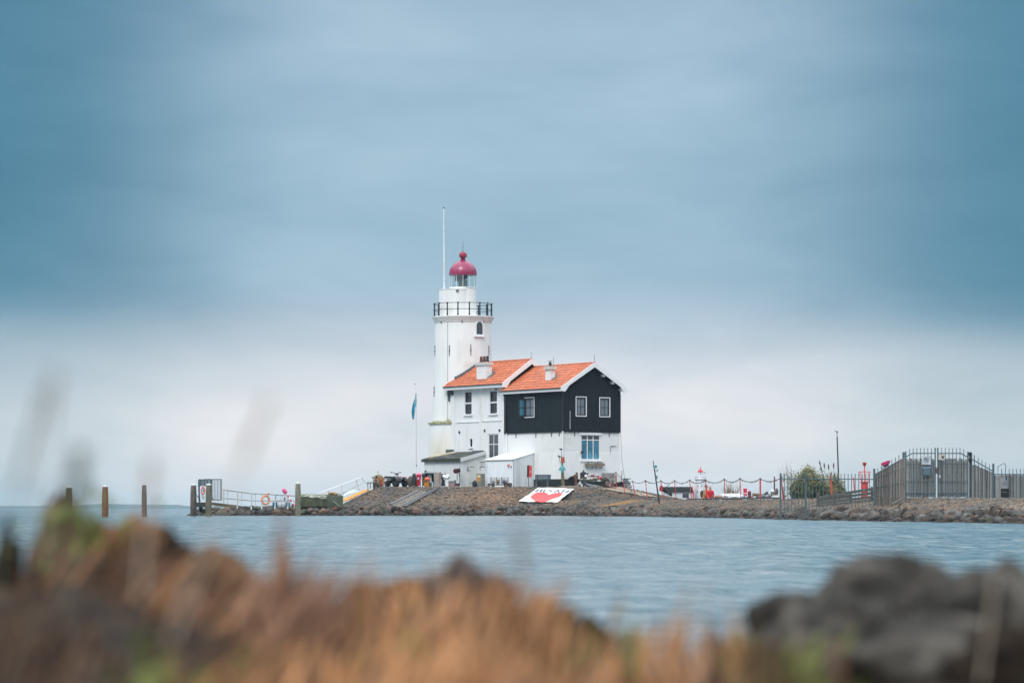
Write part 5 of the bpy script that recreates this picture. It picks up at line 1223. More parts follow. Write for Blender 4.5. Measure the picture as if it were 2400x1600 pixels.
# box behind the quad and the bag
m = MB(); m.hexa([P(899,1122,214.6),P(916,1122,214.6),P(917,1122,215.1),P(901,1122,215.1),P(901.5,1116.4,214.6),P(917.8,1116.8,214.6),P(918,1116.4,215.1),P(902.5,1116,215.1)]); 
bx_ = thing('wooden_chest', 'grey wooden chest on legs behind the quad bike', 'chest', gp(908,214.8)); m.build('body', M('chest_grey', (.20,.19,.18), .8, .2, 6), bx_)
m = MB(); m.bar(P(901,1116,214.8), P(918.5,1116.6,214.8), .55,.04); m.build('lid', iron, bx_)
m = MB(); m.bar(P(901,1122,214.8), P(901,1141,214.8), .05,.05,(0,1,0)); m.bar(P(915,1122,214.8), P(915,1141,214.8), .05,.05,(0,1,0)); m.build('legs', iron, bx_)
m = MB(); m.prism([P(898.3,1124.5,213.6),P(902,1129.3,213.6),P(907,1124.8,213.6),P(903.8,1120.4,213.6)], (.02,.05,0)); solo(m, 'sign_board', M('pale_board', (.55,.57,.58), .6), 'tilted pale square board left of the quad bike', 'board')
for x in (898.3, 901.5): m = MB(); m.bar(P(x,1142.5,213.4), P(x,1133,213.4), .05,.05,(0,1,0)); solo(m, 'white_stake', white_paint, 'white stake left of the quad bike, nearer the net bundle' if x < 900 else 'white stake directly under the left wheel of the quad bike', 'stake')

# fishing-net and rope bundle with low table
tb = thing('work_table', 'low weathered wooden table at the left edge of the mound', 'table', gp(868, 212.6)); 
m = MB(); m.bar(P(860.5,1131,212.6), P(881,1130,212.6), .6,.07); m.build('table_top', wood_grey, tb)
for x in (862.2,868,874.8): m = MB(); m.bar(P(x,1149 if x < 865 else 1144.5,212.5), P(x,1131.5,212.5), .05,.05,(0,1,0)); m.build('leg', M('table_leg', (.12,.10,.085), .85), tb)
m = MB(); m.bar(P(875.5,1143,212.8), P(881,1143,212.8), .3,.85,(0,0,1)); m.build('side_board', wood_grey, tb)
nb = thing('net_bundle', 'bundle of coiled yellowish ropes and orange nets on the left shoulder of the mound', 'fishing gear', gp(888, 212.9))
m = MB()
for k in range(5): m.torus(P(892.5,1126,213)+Vector((.03*k-.05,.03*k,0)), (.8,-.55,.05), .28-.02*k, .035, 22, 6, 1.35)
m.build('rope_coil', M('straw_rope', (.38,.27,.13), .9, .3, 12), nb)
m = MB()
for k in range(6): m.torus(P(885.5,1122.5,213.3)+Vector((.02*k-.05,.04*k,.01*k)), (.3,-.9,.1), .20-.02*k, .04, 20, 6, 1.2)
m.blob(P(886,1131,213.2), (.17,.2,.4), 9, 2, .4); m.build('rope_coil', M('olive_rope', (.13,.12,.06), .9, .3, 12), nb)
m = MB(); m.blob(P(893.6,1132,212.9), (.11,.13,.30), 12, 3, .5, 3); m.blob(P(882,1124,212.9), (.10,.1,.10), 13, 2, .4); m.blob(P(893,1125,212.85), (.10,.1,.17), 15, 2, .4); m.build('orange_net', M('orange_net', (.42,.09,.035), .85, .4, 14, .02, 60), nb)
m = MB(); m.path([P(886.3,1142,212.9), P(886.2,1103,213)], .018, 5); m.build('stick', wood_brown, nb)
m = MB(); m.path([P(889.5,1142,212.7), P(889.6,1117,212.8)], .03, 6); m.path([P(882,1142,212.7), P(885.2,1115,212.8)], .025, 6); m.build('stake', wood_grey, nb)
m = MB(); m.blob(P(876,1117,213.3), (.13,.12,.13), 21, 2, .5, 4); m.blob(P(876.5,1124,213.3), (.09,.12,.14), 22, 2, .5, 4); solo(m, 'wire_bundle', M('pale_wire', (.40,.41,.41), .7, .4, 15), 'pale tangle of wire and net on the low table', 'tangle')

# stone steps on the slope with rails
st_ = thing('slope_steps', 'grey stone steps with low side rails running up the slope below the bins', 'steps', ray_ground(950,1188))
LQ = [(918,1184.5),(981.5,1153)]; RQ = [(941,1190),(1004,1155.5)]
def lerp2(a, b_, f): return (a[0]+(b_[0]-a[0])*f, a[1]+(b_[1]-a[1])*f)
for k in range(12):
    f = k/11.5; a = ray_ground(*lerp2(*LQ, f)); c_ = ray_ground(*lerp2(*RQ, f)); d_ = Vector((0,0,.10))
    m = MB(); back = Vector((.04,.10,.03)); m.hexa([a, c_, c_+back, a+back, a+d_, c_+d_, c_+back+d_, a+back+d_]); m.build('step', M('step_stone', (.22,.205,.18), .85, .25, 8, rand=.15), st_)
for (q0_, q1_, w__, mt) in (((915,1184.5),(979.5,1152.5),.30,'kerb'),((945,1190.2),(1010,1152.5),.09,'kerb'),((949.9,1190.3),(1022.9,1149.8),.16,'kerb')):
    prev = None; m = MB()
    for k in range(9):
        v = ray_ground(*lerp2(q0_, q1_, k/8))+UP*(.12 if w__ < .3 else .07)
        if prev: m.bar(prev, v, w__, .09)
        prev = v
    m.build('kerb', M('kerb_grey', (.12,.12,.125), .85, .25, 8), st_)
for k in range(16):
    f = (k+.5)/16; a = ray_ground(*lerp2((945,1190.2),(1010,1152.5), f))+UP*.12; c_ = ray_ground(*lerp2((949.9,1190.3),(1022.9,1149.8), f))+UP*.14
    m = MB(); m.bar(a, c_, .06,.04); m.build('rung', MATS['kerb_grey'], st_)
m = MB(); pv = [gp(x, 212.4)+UP*h for x, h in ((805,.12),(830,.13),(862,.15),(899,.10))]
for a, c_ in zip(pv[:-1], pv[1:]): m.bar(a, c_, .10, .16)
solo(m, 'edge_beam', M('brown_beam', (.13,.095,.075), .85, .25, 6), 'long brown beam edging the left flank of the mound', 'beam')

# heart banner
banner_w = M('banner_white', (.80,.80,.80), .65, .03, 6, .012, 5)
corners = [ray_ground(1215.6,1177.6), ray_ground(1305.8,1180.2), ray_ground(1346,1148.0), ray_ground(1262,1145.6)]
bl, br, tr2, tl = corners
def bpt(s, t_): 
    p = bl.lerp(br, s).lerp(tl.lerp(tr2, s), t_); p.z = max(p.z, g1(p.x, p.y)) + .10 + .012*math.sin(s*17+t_*9) + .010*math.sin(t_*23-s*5); return p
ban = thing('heart_banner', 'white banner with a red heart and the words BE SAFE spread on the slope', 'banner', bl)
m = MB(); n = 20
vs = [bpt(i/n, j/n) for j in range(n+1) for i in range(n+1)]
m.add(vs, [(j*(n+1)+i, j*(n+1)+i+1, (j+1)*(n+1)+i+1, (j+1)*(n+1)+i) for j in range(n) for i in range(n)]); m.build('cloth', banner_w, ban)
iL = lambda x, y: (1120+x/6.19, 1040+y/6.19)
def inv_bi(px, py):                               # picture position -> (s, t) on the banner
    s_, t_ = .5, .5
    for _ in range(30):
        def pr(s1, t1): v = bl.lerp(br, s1).lerp(tl.lerp(tr2, s1), t1); v = v+UP*.10; return (1200+F_PX*v.x/v.y, HY-(v.z-CAM_Z)*F_PX/v.y)
        x, y = pr(s_, t_); xs_, ys_ = pr(s_+.01, t_); xt, yt = pr(s_, t_+.01)
        a, b_, c_, d_ = (xs_-x)/.01, (xt-x)/.01, (ys_-y)/.01, (yt-y)/.01; D = a*d_-b_*c_
        ds = ((px-x)*d_-(py-y)*b_)/D; dt = (a*(py-y)-c_*(px-x))/D; s_ += ds; t_ += dt
    return s_, t_
heart = [(765,770),(778,748),(800,730),(835,715),(870,708),(915,704),(960,704),(1000,713),(1018,728),(1025,747),(1060,728),(1090,718),(1120,710),(1160,706),(1195,708),(1222,715),(1228,726),(1215,745),(1185,762),(1150,775),(1100,793),(1050,812),(1010,828),(980,838),(940,846),(900,847),(865,842),(835,832),(805,815),(778,792)]
hs = [inv_bi(*iL(x, y)) for x, y in heart]
# fill the heart by fine cells so that it follows the folds
def inpoly(s_, t_, poly):
    c = False; n_ = len(poly)
    for i in range(n_):
        (x1, y1), (x2, y2) = poly[i], poly[(i+1) % n_]
        if (y1 > t_) != (y2 > t_) and s_ < (x2-x1)*(t_-y1)/(y2-y1)+x1: c = not c
    return c
def onb(s_, t_, h=.016): return bpt(s_, t_)+UP*h
m = MB(); NN = 60; tmin, tmax = min(h[1] for h in hs), max(h[1] for h in hs)
for j in range(NN):                               # horizontal strips clipped to the outline
    t0, t1 = tmin+(tmax-tmin)*j/NN, tmin+(tmax-tmin)*(j+1)/NN; tm = (t0+t1)/2
    xs_ = sorted((x2-x1)*(tm-y1)/(y2-y1)+x1 for (x1,y1),(x2,y2) in zip(hs, hs[1:]+hs[:1]) if (y1 > tm) != (y2 > tm))
    for a, c_ in zip(xs_[::2], xs_[1::2]):
        k = max(1, int((c_-a)*24))
        for i in range(k): u0, u1 = a+(c_-a)*i/k, a+(c_-a)*(i+1)/k; m.add([onb(u0,t0),onb(u1,t0),onb(u1,t1),onb(u0,t1)], [(0,1,2,3)])
m.build('heart', M('heart_red', (.72,.075,.075), .6, .08, 7), ban)
strokes = {'B': [[(880,662),(832,702)],[(880,662),(930,660),(940,668),(905,682),(858,682)],[(905,682),(925,690),(900,703),(832,702)]],
 'E1': [[(975,668),(948,704)],[(975,668),(1020,668)],[(962,686),(1000,686)],[(948,704),(992,705)]],
 'S': [[(1085,668),(1050,668),(1038,680),(1065,690),(1060,702),(1020,704)]],
 'A': [[(1100,706),(1165,668),(1180,708)],[(1125,694),(1172,694)]],
 'F': [[(1255,672),(1215,712)],[(1255,672),(1300,672)],[(1236,690),(1275,690)]],
 'E2': [[(1325,674),(1270,712)],[(1325,674),(1368,676)],[(1300,692),(1335,694)],[(1270,712),(1318,714)]]}
ink = M('banner_ink', (.02,.05,.08), .7)
for L_ in strokes.values():
    m = MB()
    for pl3 in L_:
        q = [Vector(inv_bi(*iL(x, y))) for x, y in pl3]
        for a, c_ in zip(q[:-1], q[1:]):
            A_, C_ = onb(a.x, a.y, .04), onb(c_.x, c_.y, .04); m.bar(A_, C_, .078, .006)
    m.build('letter', ink, ban)

# old rowing boat with nets, engine wheel, lantern etc.
Yo = 212.3; bt_ = thing('rowing_boat', 'dark weathered rowing boat full of nets tilted on the slope edge', 'boat', gp(1385, Yo))
hull = []
# stations along the hull: (px, y_gunwale, y_keel, half beam)
stn = [(1362,1124.2,1131,.10),(1368,1124.8,1137.5,.28),(1378,1126.2,1141,.36),(1390,1127.6,1143,.38),(1402,1128.2,1144,.36),(1413,1128.2,1144.2,.26),(1419,1127,1140,.10)]
vs = []; fs_ = []; k = 9
for (px, yg, yk, hb2) in stn:
    for i in range(k):
        f = i/(k-1); a = math.pi*f; y = Yo - hb2*math.cos(a); zg_, zk_ = Zp(yg, Yo), Zp(yk, Yo)
        vs.append((Xp(px, Yo), y, zg_ - (zg_-zk_)*math.sin(a)**.6))
for s_ in range(len(stn)-1):
    for i in range(k-1): fs_.append((s_*k+i, s_*k+i+1, (s_+1)*k+i+1, (s_+1)*k+i))
m = MB(); m.add(vs, fs_); m.build('hull', M('boat_black', (.018,.022,.021), .6, .35, 5, col2=(.10,.12,.13), msc=1.7, mlo=.56, mhi=.66), bt_)
m = MB()
for a, c_ in zip(stn[:-1], stn[1:]): m.bar(P(a[0],a[1],Yo-a[3]), P(c_[0],c_[1],Yo-c_[3]), .05,.06)
m.build('gunwale', M('boat_green', (.03,.045,.035), .7), bt_)
m = MB(); m.prism([P(1371,1134.5,Yo-.42),P(1385,1140.5,Yo-.42),P(1400,1143.5,Yo-.40),P(1412,1144,Yo-.38),P(1413,1139,Yo-.38),P(1396,1136,Yo-.42),P(1376,1132,Yo-.43)], (0,.03,0)); m.build('bilge_board', M('boat_grey_board', (.26,.29,.31), .7, .4, 4, col2=(.04,.045,.05), msc=2.5), bt_)
m = MB()
for k in range(26): x = rr.uniform(1366,1402); m.blob(P(x, rr.uniform(1120,1125), Yo-.05+rr.uniform(-.2,.2)), (.10,.1,.055), k, 1, .5)
m.build('nets', M('mussel_net', (.17,.12,.075), .95, .5, 14, .02, 60), bt_, kind='stuff')
m = MB()
for k in range(5): m.torus(P(1418.5,1129,Yo-.1)+Vector((.03*k,.04*k,0)), (.35,-1,.15), .22-.015*k, .045, 20, 6, 1.15)
m.blob(P(1415,1124.5,Yo), (.22,.2,.14), 31, 2, .4); solo(m, 'rope_pile', M('dark_rope', (.055,.045,.035), .95, .4, 12), 'pile of dark coiled ropes at the right end of the rowing boat', 'ropes')
m = MB()
for k in range(4): m.torus(P(1427,1134,Yo-.3)+Vector((.06*k,.03*k,-.02*k)), (.5,-.8,.3), .20, .018, 20, 5, .8)
m.path([P(1431,1132,Yo-.3),P(1436,1130,Yo-.3),P(1447,1129,Yo-.3)], .022, 6); m.path([P(1428,1143.5,Yo-.5),P(1435,1145,Yo-.5),P(1443,1143,Yo-.5)], .03, 6); solo(m, 'hose_tangle', M('red_brown_hose', (.22,.08,.06), .7, .4, 6), 'tangle of red-brown and pale hoses right of the rowing boat', 'hoses')
wi = thing('winch', 'rusty old winch with a large dark wheel left of the rowing boat', 'winch', gp(1347, 213.4))
m = MB(); m.disc(P(1342.5,1128,213.5), (.3,-1,0), .33, .14, 28); m.torus(P(1342.5,1128,213.4), (.3,-1,0), .33, .05, 28, 6); m.build('wheel', rubber, wi)
m = MB(); m.lathe([(.13,0),(.15,.05),(.15,.22),(.12,.28)], P(1349.5,1121,213.2), 14); m.tube(P(1351.5,1124,213.2), P(1351,1106,213.2), .05, n=8); m.tube(P(1353.5,1124,213.2), P(1353,1107,213.2), .035, n=8); m.build('engine', M('rusty_iron', (.13,.055,.035), .8, .4, 9), wi)
for k in range(6): m = MB(); m.disc(P(1350,1121.5+k*2.9,213.1), (.6,-1,0), .06, .12, 12); m.build('spool', M('spool_mixed', (.20,.09,.08), .7, .6, 9), wi)
m = MB(); m.bar(P(1346,1138.5,213.3), P(1360,1137.5,213.3), .3,.25); m.build('frame', iron, wi)
lt = thing('lantern', 'large black lantern-shaped housing standing behind the rowing boat', 'lantern', gp(1368, 213.6))
c_ = P(1367.5,1118,213.6); hh = .30
m = MB(); m.lathe([(.21,-.10),(.24,-.05),(.22,0),(.22,.22),(.27,.24),(.10,.38),(.04,.40),(.05,.45),(.02,.5)], c_, 8); m.build('housing', iron, lt)
m = MB(); m.bar(P(1374,1119,213.6), P(1379,1107.5,213.6), .04,.05); m.bar(P(1374,1113,213.6), P(1379,1107,213.6), .04,.04); m.build('bracket', iron, lt)
m = MB(); m.tube(c_-UP*.1, gp(1367.5,213.6), .05, n=6); m.build('stand', iron, lt)
m = MB(); m.blob(P(1373.5,1115.5,213.2), (.09,.1,.11), 4, 2, .3); solo(m, 'float', white_paint, 'white float beside the black lantern housing', 'float')
m = MB(); m.cbox(P(1390,1116.2,213.1), .70,.25,.06); m.cbox(P(1402,1118.5,213.1), .08,.2,.26); m.cbox(P(1389,1114.2,213.1), .26,.2,.09); solo(m, 'tool_rack', M('dark_red_rack', (.18,.02,.05), .6, .4, 6), 'dark red and black rack lying across the back of the rowing boat', 'rack')
m = MB(); m.blob(P(1407.5,1119.5,212.9), (.13,.12,.11), 14, 2, .3); solo(m, 'float', M('pink_red_float', (.55,.04,.09), .5), 'pinkish red float at the right end of the rowing boat', 'float')
m = MB(); m.bar(P(1353,1137,212.6), P(1361.5,1124,212.6), .04,.05); m.bar(P(1356,1136,212.55), P(1364,1128,212.55), .04,.05); solo(m, 'plank', M('bleached_plank', (.45,.41,.36), .8), 'two bleached sticks leaning between winch and boat', 'sticks')
m = MB(); m.disc(P(1360.5,1132.5,212.5), (.3,-1,.2), .10, .06, 16); solo(m, 'float', off_white, 'small round white float leaning on the left end of the boat', 'float')
m = MB(); m.bar(P(1315,1139.6,212.4), P(1356,1138.8,212.6), .08,.05); solo(m, 'plank', M('pale_long_plank', (.50,.40,.32), .8), 'long pale plank lying in front of the leaning sign post', 'plank')
m = MB(); m.cbox(P(1358,1138.7,212.4), .11,.15,.12); solo(m, 'small_box', M('teal_box', (.03,.16,.22), .5), 'small teal box at the right end of the long pale plank', 'box')
m = MB(); m.blob(P(1311,1138.5,212.6), (.10,.1,.07), 4, 2, .4); m.bar(P(1311,1138,212.6), P(1317,1134,212.6), .03,.03); solo(m, 'iron_scrap', iron, 'small heap of black iron at the foot of the sign post', 'scrap')
# flower boxes under the big window
fbx = thing('flower_boxes', 'two wooden flower boxes with wilted plants under the big blue window', 'flower box', FA.W(FA.b_at(1388), -.1, FA.z_at(1091,2,0)-FA.o.z*0), TH)
for (x0, x1, c__) in ((1368.5,1391.5,(.22,.19,.13)),(1392.5,1412,(.24,.15,.12))):
    u0, u1 = FA.b_at(x0), FA.b_at(x1); za, zc = FA.z_at(1091,2,0), FA.z_at(1085.8,2,0); m = MB(); pbox(m, pg, u0, u1, za, zc, -.30, -.10); m.build('box', M('flower_box_%d' % int(x0), c__, .85, .2, 7), fbx)
    m = MB()
    for k in range(70): u = rr.uniform(u0+.03,u1-.03); q = FA.W(u, -.2+rr.uniform(-.08,.08), zc+rr.uniform(0,.08)*(1.4 if abs(u-u0-.35) < .25 else .6)); v = Vector((rr.uniform(-1,1),rr.uniform(-1,1),rr.uniform(-.2,1))).normalized()*.07; m.add([q, q+v, q+v.cross(Vector((.3,.5,.7)))*.6], [(0,1,2)])
    m.build('plants', M('wilted_plants', (.11,.085,.04), .9, .4, 10), fbx, kind='stuff')
for x in (1373,1386.5,1395.5,1408):
    u = FA.b_at(x); m = MB(); za = FA.z_at(1091.2,2,0); m.path([FA.W(u-.03,-.28,za), FA.W(u,-.06,za-.20), FA.W(u+.05,-.06,za)], .009, 4); m.build('bracket', iron, fbx)
# ------------------------------------------------------------------ left: mooring posts, jetty, block stack
def pile(px, y0, y1, wpx, Y, mt, capm, label, group=None, name='mooring_post', squash=1.0):
    x = Xp(px, Y); r_ = wpx/2/F_PX*Y; zb_ = min(Zp(y1, Y), .0)-.8; zt = Zp(y0, Y)
    t_ = thing(name, label, 'post', Vector((x, Y, zb_)), group=group)
    m = MB(); m.lathe([(r_*.96,zb_),(r_*1.04,zt-1.2),(r_,zt-.5),(r_*.86,zt-.06),(r_*.80,zt-.04)], (x,Y,0), 12); m.build('post', mt, t_)
    m = MB(); m.lathe([(r_*.88,zt-.06),(r_*.90,zt-.02),(r_*.80,zt+.01),(r_*.2,zt+.03)], (x,Y,0), 12); m.build('cap', capm, t_)
    return t_
capw = M('post_cap', (.62,.62,.62), .6)
tim = lambda n, c, **k: M(n, c, .9, .4, 6, .02, 18, stretch=(1,1,.25), **k)
pile(161.7, 1140, 1210, 15.5, 172, tim('mossy_post', (.05,.065,.025)), capw, 'leftmost of the posts standing alone in open water, mossy green')
pile(246.5, 1138, 1210, 15, 172, tim('red_brown_post', (.17,.055,.035)), capw, 'reddish brown post in open water, middle of the three lone posts')
pile(338, 1137, 1210, 12, 172, tim('brown_post', (.13,.06,.042), col2=(.07,.055,.055), msc=1.2), tim('brown_post', (.16,.085,.065)), 'slim brown post in open water nearest to the jetty')
pile(453.5, 1135, 1210, 14.5, 190, tim('jetty_post_wood', (.11,.085,.07), col2=(.045,.05,.05), msc=1.6), capw, 'dark jetty post at the far left end of the jetty')
pile(489, 1134, 1210, 13.8, 188, tim('jetty_post_wood2', (.12,.11,.075), col2=(.05,.045,.04), msc=1.6), capw, 'jetty post with mossy foot right of the no-entry sign')
pile(698.4, 1131, 1206, 13.2, 201, tim('green_grey_post', (.19,.18,.125)), capw, 'greenish grey mooring post in front of the mossy block stack')
Yj = 189
jt = thing('jetty', 'short timber jetty with aluminium gangway railing on the left of the island', 'jetty', P(520,1190,Yj))
m = MB(); m.bar(P(457,1181,Yj), P(486,1181,Yj), .5, .22); m.build('cross_beam', tim('wet_beam', (.04,.04,.038)), jt)
m = MB(); m.bar(P(459,1185,Yj-.2), P(484,1185.5,Yj-.2), .14,.10); m.build('lower_beam', MATS['wet_beam'], jt)
bmt = tim('brown_beam2', (.17,.105,.055)); 
m = MB(); m.bar(P(494,1179.5,Yj), P(556,1187,Yj+4), .12,.17); m.build('gangway_beam', bmt, jt)
m = MB(); m.bar(P(556,1187,Yj+4), P(603,1193,Yj+8), .12,.14); m.build('gangway_beam', tim('brown_beam3', (.10,.08,.07)), jt)
m = MB(); m.bar(P(494,1178,Yj+.4), P(603,1192,Yj+8.4), .6,.04); m.build('gangway_deck', wood_grey, jt)
alu = M('pale_aluminium', (.50,.50,.49), .5, .1, 4)
rail_pts = [(521,1146.5),(560,1151.5),(590,1155.5),(640,1158),(692,1161)]
for k in range(len(rail_pts)-1):
    m = MB(); a, c_ = rail_pts[k], rail_pts[k+1]; ya, yc = Yj+2+k*3, Yj+5+k*3
    m.tube(P(*a,ya), P(*c_,yc), .045, n=8); m.build('handrail', alu, jt)
    m = MB(); m.tube(P(a[0],a[1]+20-k*1.5,ya), P(c_[0],c_[1]+18.5-k*1.5,yc), .035, n=8); m.build('mid_rail', alu, jt)
for i, (x, yt, yb2) in enumerate(((524,1147,1182),(557,1151,1189),(589.5,1155,1192),(614,1156.5,1190),(645,1158.5,1190),(675,1160,1190))):
    m = MB(); Yq = Yj+2+i*1.9; m.tube(P(x,yb2,Yq), P(x,yt,Yq), .038, n=8); m.build('rail_post', alu, jt)
    m = MB(); m.cbox(P(x-1,yb2-1,Yq-.15), .06,.04,.17); m.build('bracket', white_paint, jt)
for i, (x, yt) in enumerate(((533.5,1152),(566.5,1155.5),(598.5,1158),(533.8,1168),(566.8,1171),(598.5,1174))):
    m = MB(); m.tube(P(x,yt+1,Yj+3), P(x,yt+13,Yj+3), .012, n=4); m.blob(P(x,yt,Yj+3), (.025,.02,.04), 1,1,0); m.build('thin_rail_post', M('rail_fitting', (.25,.24,.23), .6), jt)
m = MB(); m.torus(P(477.5,1190,Yj+.6), (0,1,.2), .19, .11, 18, 8); solo(m, 'tyre_fender', rubber, 'black tyre hanging under the deck of the jetty', 'tyre')
gt = thing('jetty_gate', 'grey-green barred metal gate standing on the left end of the jetty', 'gate', P(492,1178,Yj+.5)); Yg = Yj+.6
def gbar(x0, y0, x1, y1, th, nm='gate_bar', mt=None, dy=0): m = MB(); m.bar(P(x0,y0,Yg+dy), P(x1,y1,Yg+dy), th, th, (0,1,0)); return m.build(nm, mt or galv_dk, gt)
gbar(466,1124,467.5,1177,.10,'post'); gbar(494,1122,494,1172,.16,'post'); gbar(518.7,1123,518.7,1171.5,.05,'frame_bar')
gbar(466,1123.5,519,1122.8,.05,'frame_bar'); gbar(495,1171,519,1171.5,.05,'frame_bar')
for k in range(6): gbar(499+k*3.5,1123,499+k*3.5,1171,.028)
for k in range(5): gbar(471+k*4,1124,471+k*4,1140,.05 if k % 2 else .12)
for a, c_ in (((466,1123),(471,1124.2)),((478,1124),(483.5,1122.5)),((488,1122),(493,1124))): gbar(*a, *c_, .07, 'spike_roll')
m = MB(); m.bar(P(489,1158,Yg), P(503,1172,Yg), .05,.12,(0,1,0)); m.build('brace', wood_grey, gt); m = MB(); m.bar(P(462,1160,Yg), P(470,1174,Yg), .05,.10,(0,1,0)); m.build('brace', wood_grey, gt)
Yn = Yj-.2; ns = thing('no_entry_sign', 'white sign with a red ring and a black raised hand on the jetty gate', 'sign', P(475.5,1172,Yn))
m = MB(); m.prism([P(470,1172,Yn),P(481,1172,Yn),P(481,1138.3,Yn),P(470,1138.3,Yn)], (0,.02,0)); m.build('panel', M('sign_white', (.72,.76,.79), .5), ns)
m = MB(); m.torus(P(475.8,1149.3,Yn-.01), (0,1,0), .10, .022, 28, 6, 1.0)
for i in range(len(m.V)): m.V[i].z = P(475.8,1149.3,Yn).z + (m.V[i].z-P(475.8,1149.3,Yn).z)*2.0
m.build('red_ring', M('sign_red', (.60,.02,.03), .5), ns)
m = MB(); hc = P(476.4,1150,Yn-.012); S_ = .010
hand = [(-4,-7),(3,-7),(5,0),(7,5),(5,6),(3,3),(3,11),(1.5,11),(1,4),(.5,13),(-1,13),(-1,4),(-1.8,12),(-3.2,12),(-3,3),(-4.2,8),(-5.4,8),(-5,0)]
m.prism([hc+Vector((x*S_*.62,0,z*S_*.95)) for x, z in hand], (0,.004,0)); m.build('hand', black_paint, ns)
m = MB(); 
for k, (a, c_) in enumerate(((472.5,478),(471.8,479.5),(473,479),(471.5,479.8),(473.5,478))): m.bar(P(a,1160.5+k*2.1,Yn-.012), P(c_,1160.5+k*2.1,Yn-.012), .003, .022)
m.build('print', M('sign_print', (.30,.34,.38), .6), ns)
# lifebuoy
lb2 = thing('lifebuoy', 'orange lifebuoy ring hanging on the gangway railing', 'lifebuoy', P(622.5,1182,Yj+7)); cL = P(622.5,1171,Yj+7)
m = MB(); m.torus(cL, (.65,-1,0), .255, .062, 32, 10)
m.V = [Vector((v.x, v.y, cL.z+(v.z-cL.z)*1.0)) for v in m.V]; m.build('ring', M('lifebuoy_orange', (.72,.27,.12), .6, .12, 8), lb2)
for a in (45,135,225,315):
    m = MB(); d = Vector((math.cos(R(a))*.84, math.cos(R(a))*.55, math.sin(R(a)))); c2 = cL+Vector((d.x*.255,d.y*.255,d.z*.255)); m.blob(c2, (.075,.075,.075), 1, 1, 0); m.build('band', M('buoy_band', (.78,.42,.25), .6), lb2)
m = MB(); m.blob(P(629,1156,Yj+7), (.07,.07,.07), 3, 2, .3); m.build('float_light', MATS['lifebuoy_orange'], lb2)
m = MB(); m.path([P(629,1158,Yj+7), P(627.5,1175,Yj+7), P(627.5,1188,Yj+7)], .02, 6); m.build('rope', M('pale_rope', (.5,.42,.3), .8), lb2)
# pink-and-white marker
mk = thing('marker_buoy', 'leaning pink and white striped marker stick left of the green-grey post', 'buoy', P(690,1186,200)); a0_, a1_ = P(690.5,1185,200), P(670,1155,200)
for k in range(6):
    m = MB(); m.tube(a0_.lerp(a1_, k/6), a0_.lerp(a1_, (k+1)/6), .055, n=10); m.build('stripe', white_paint if k % 2 else M('pink_red', (.60,.09,.13), .5), mk)
m = MB(); d = (a1_-a0_).normalized(); m.tube(a1_-d*.03, a1_+d*.10, .10, .14, 12); m.tube(a1_+d*.10, a1_+d*.27, .14, .12, 12); m.tube(a1_+d*.27, a1_+d*.32, .12, .05, 12); m.build('head', M('hot_pink', (.62,.07,.20), .5), mk)
# teal drums, white tank, small cone
Yd = 200.5
def drum(x0, x1, y0, y1, mt, nm, label, cat, dy=0):
    c_ = P((x0+x1)/2, y1, Yd+dy); r_ = (x1-x0)/2/F_PX*Yd; h = (y1-y0)/F_PX*Yd; m = MB()
    m.lathe([(r_*.8,0),(r_,h*.12),(r_*1.0,h*.5),(r_*1.03,h*.52),(r_,h*.55),(r_*.98,h*.88),(r_*.75,h)], c_, 16); return solo(m, nm, mt, label, cat)
tl_ = M('teal_drum', (.01,.13,.20), .5)
drum(638.5,650,1176,1188.5,tl_,'drum','teal blue drum on the rocks right of the lifebuoy','drum')
drum(669,680,1177,1188,tl_,'drum','teal blue drum on the rocks behind the pink striped marker','drum',.2)
drum(683,688,1180,1188,tl_,'drum','small teal drum partly behind the green-grey mooring post','drum',.4)
drum(651,660,1177,1188,off_white,'drum','white drum standing between the two teal drums, left one','drum',.1)
drum(660,668,1178,1188,M('white_dark_drum', (.6,.6,.62), .5, .5, 7),'drum','white drum standing between the two teal drums, right one','drum',.2)
m = MB(); m.prism([P(664.5,1169.5,Yd),P(670,1169.5,Yd),P(667.3,1163.5,Yd)], (0,.12,0)); m.tube(P(667,1174,Yd), P(667,1169,Yd), .015, n=5); solo(m, 'topmark', iron, 'small black triangular topmark above the drums', 'topmark')
m = MB(); m.path([P(646,1176,Yd),P(647,1161,Yd),P(651,1159.5,Yd)], .018, 5); m.path([P(675.5,1172,Yd),P(675.5,1160,Yd)], .015, 5); m.blob(P(661.5,1161,Yd), (.035,.03,.05), 1,1,0); m.tube(P(661.5,1162,Yd), P(661.5,1176,Yd), .008, n=4); m.tube(P(657,1162,Yd), P(657,1176,Yd), .008, n=4); solo(m, 'line_stakes', M('stake_grey', (.22,.24,.24), .6), 'thin bent grey stakes rising behind the teal and white drums', 'stakes')
m = MB(); m.bar(P(648,1173.5,Yd+.3), P(690,1174,Yd+.3), .06,.11); solo(m, 'board', M('board_pale', (.45,.46,.45), .7), 'pale horizontal board behind the teal and white drums', 'board')
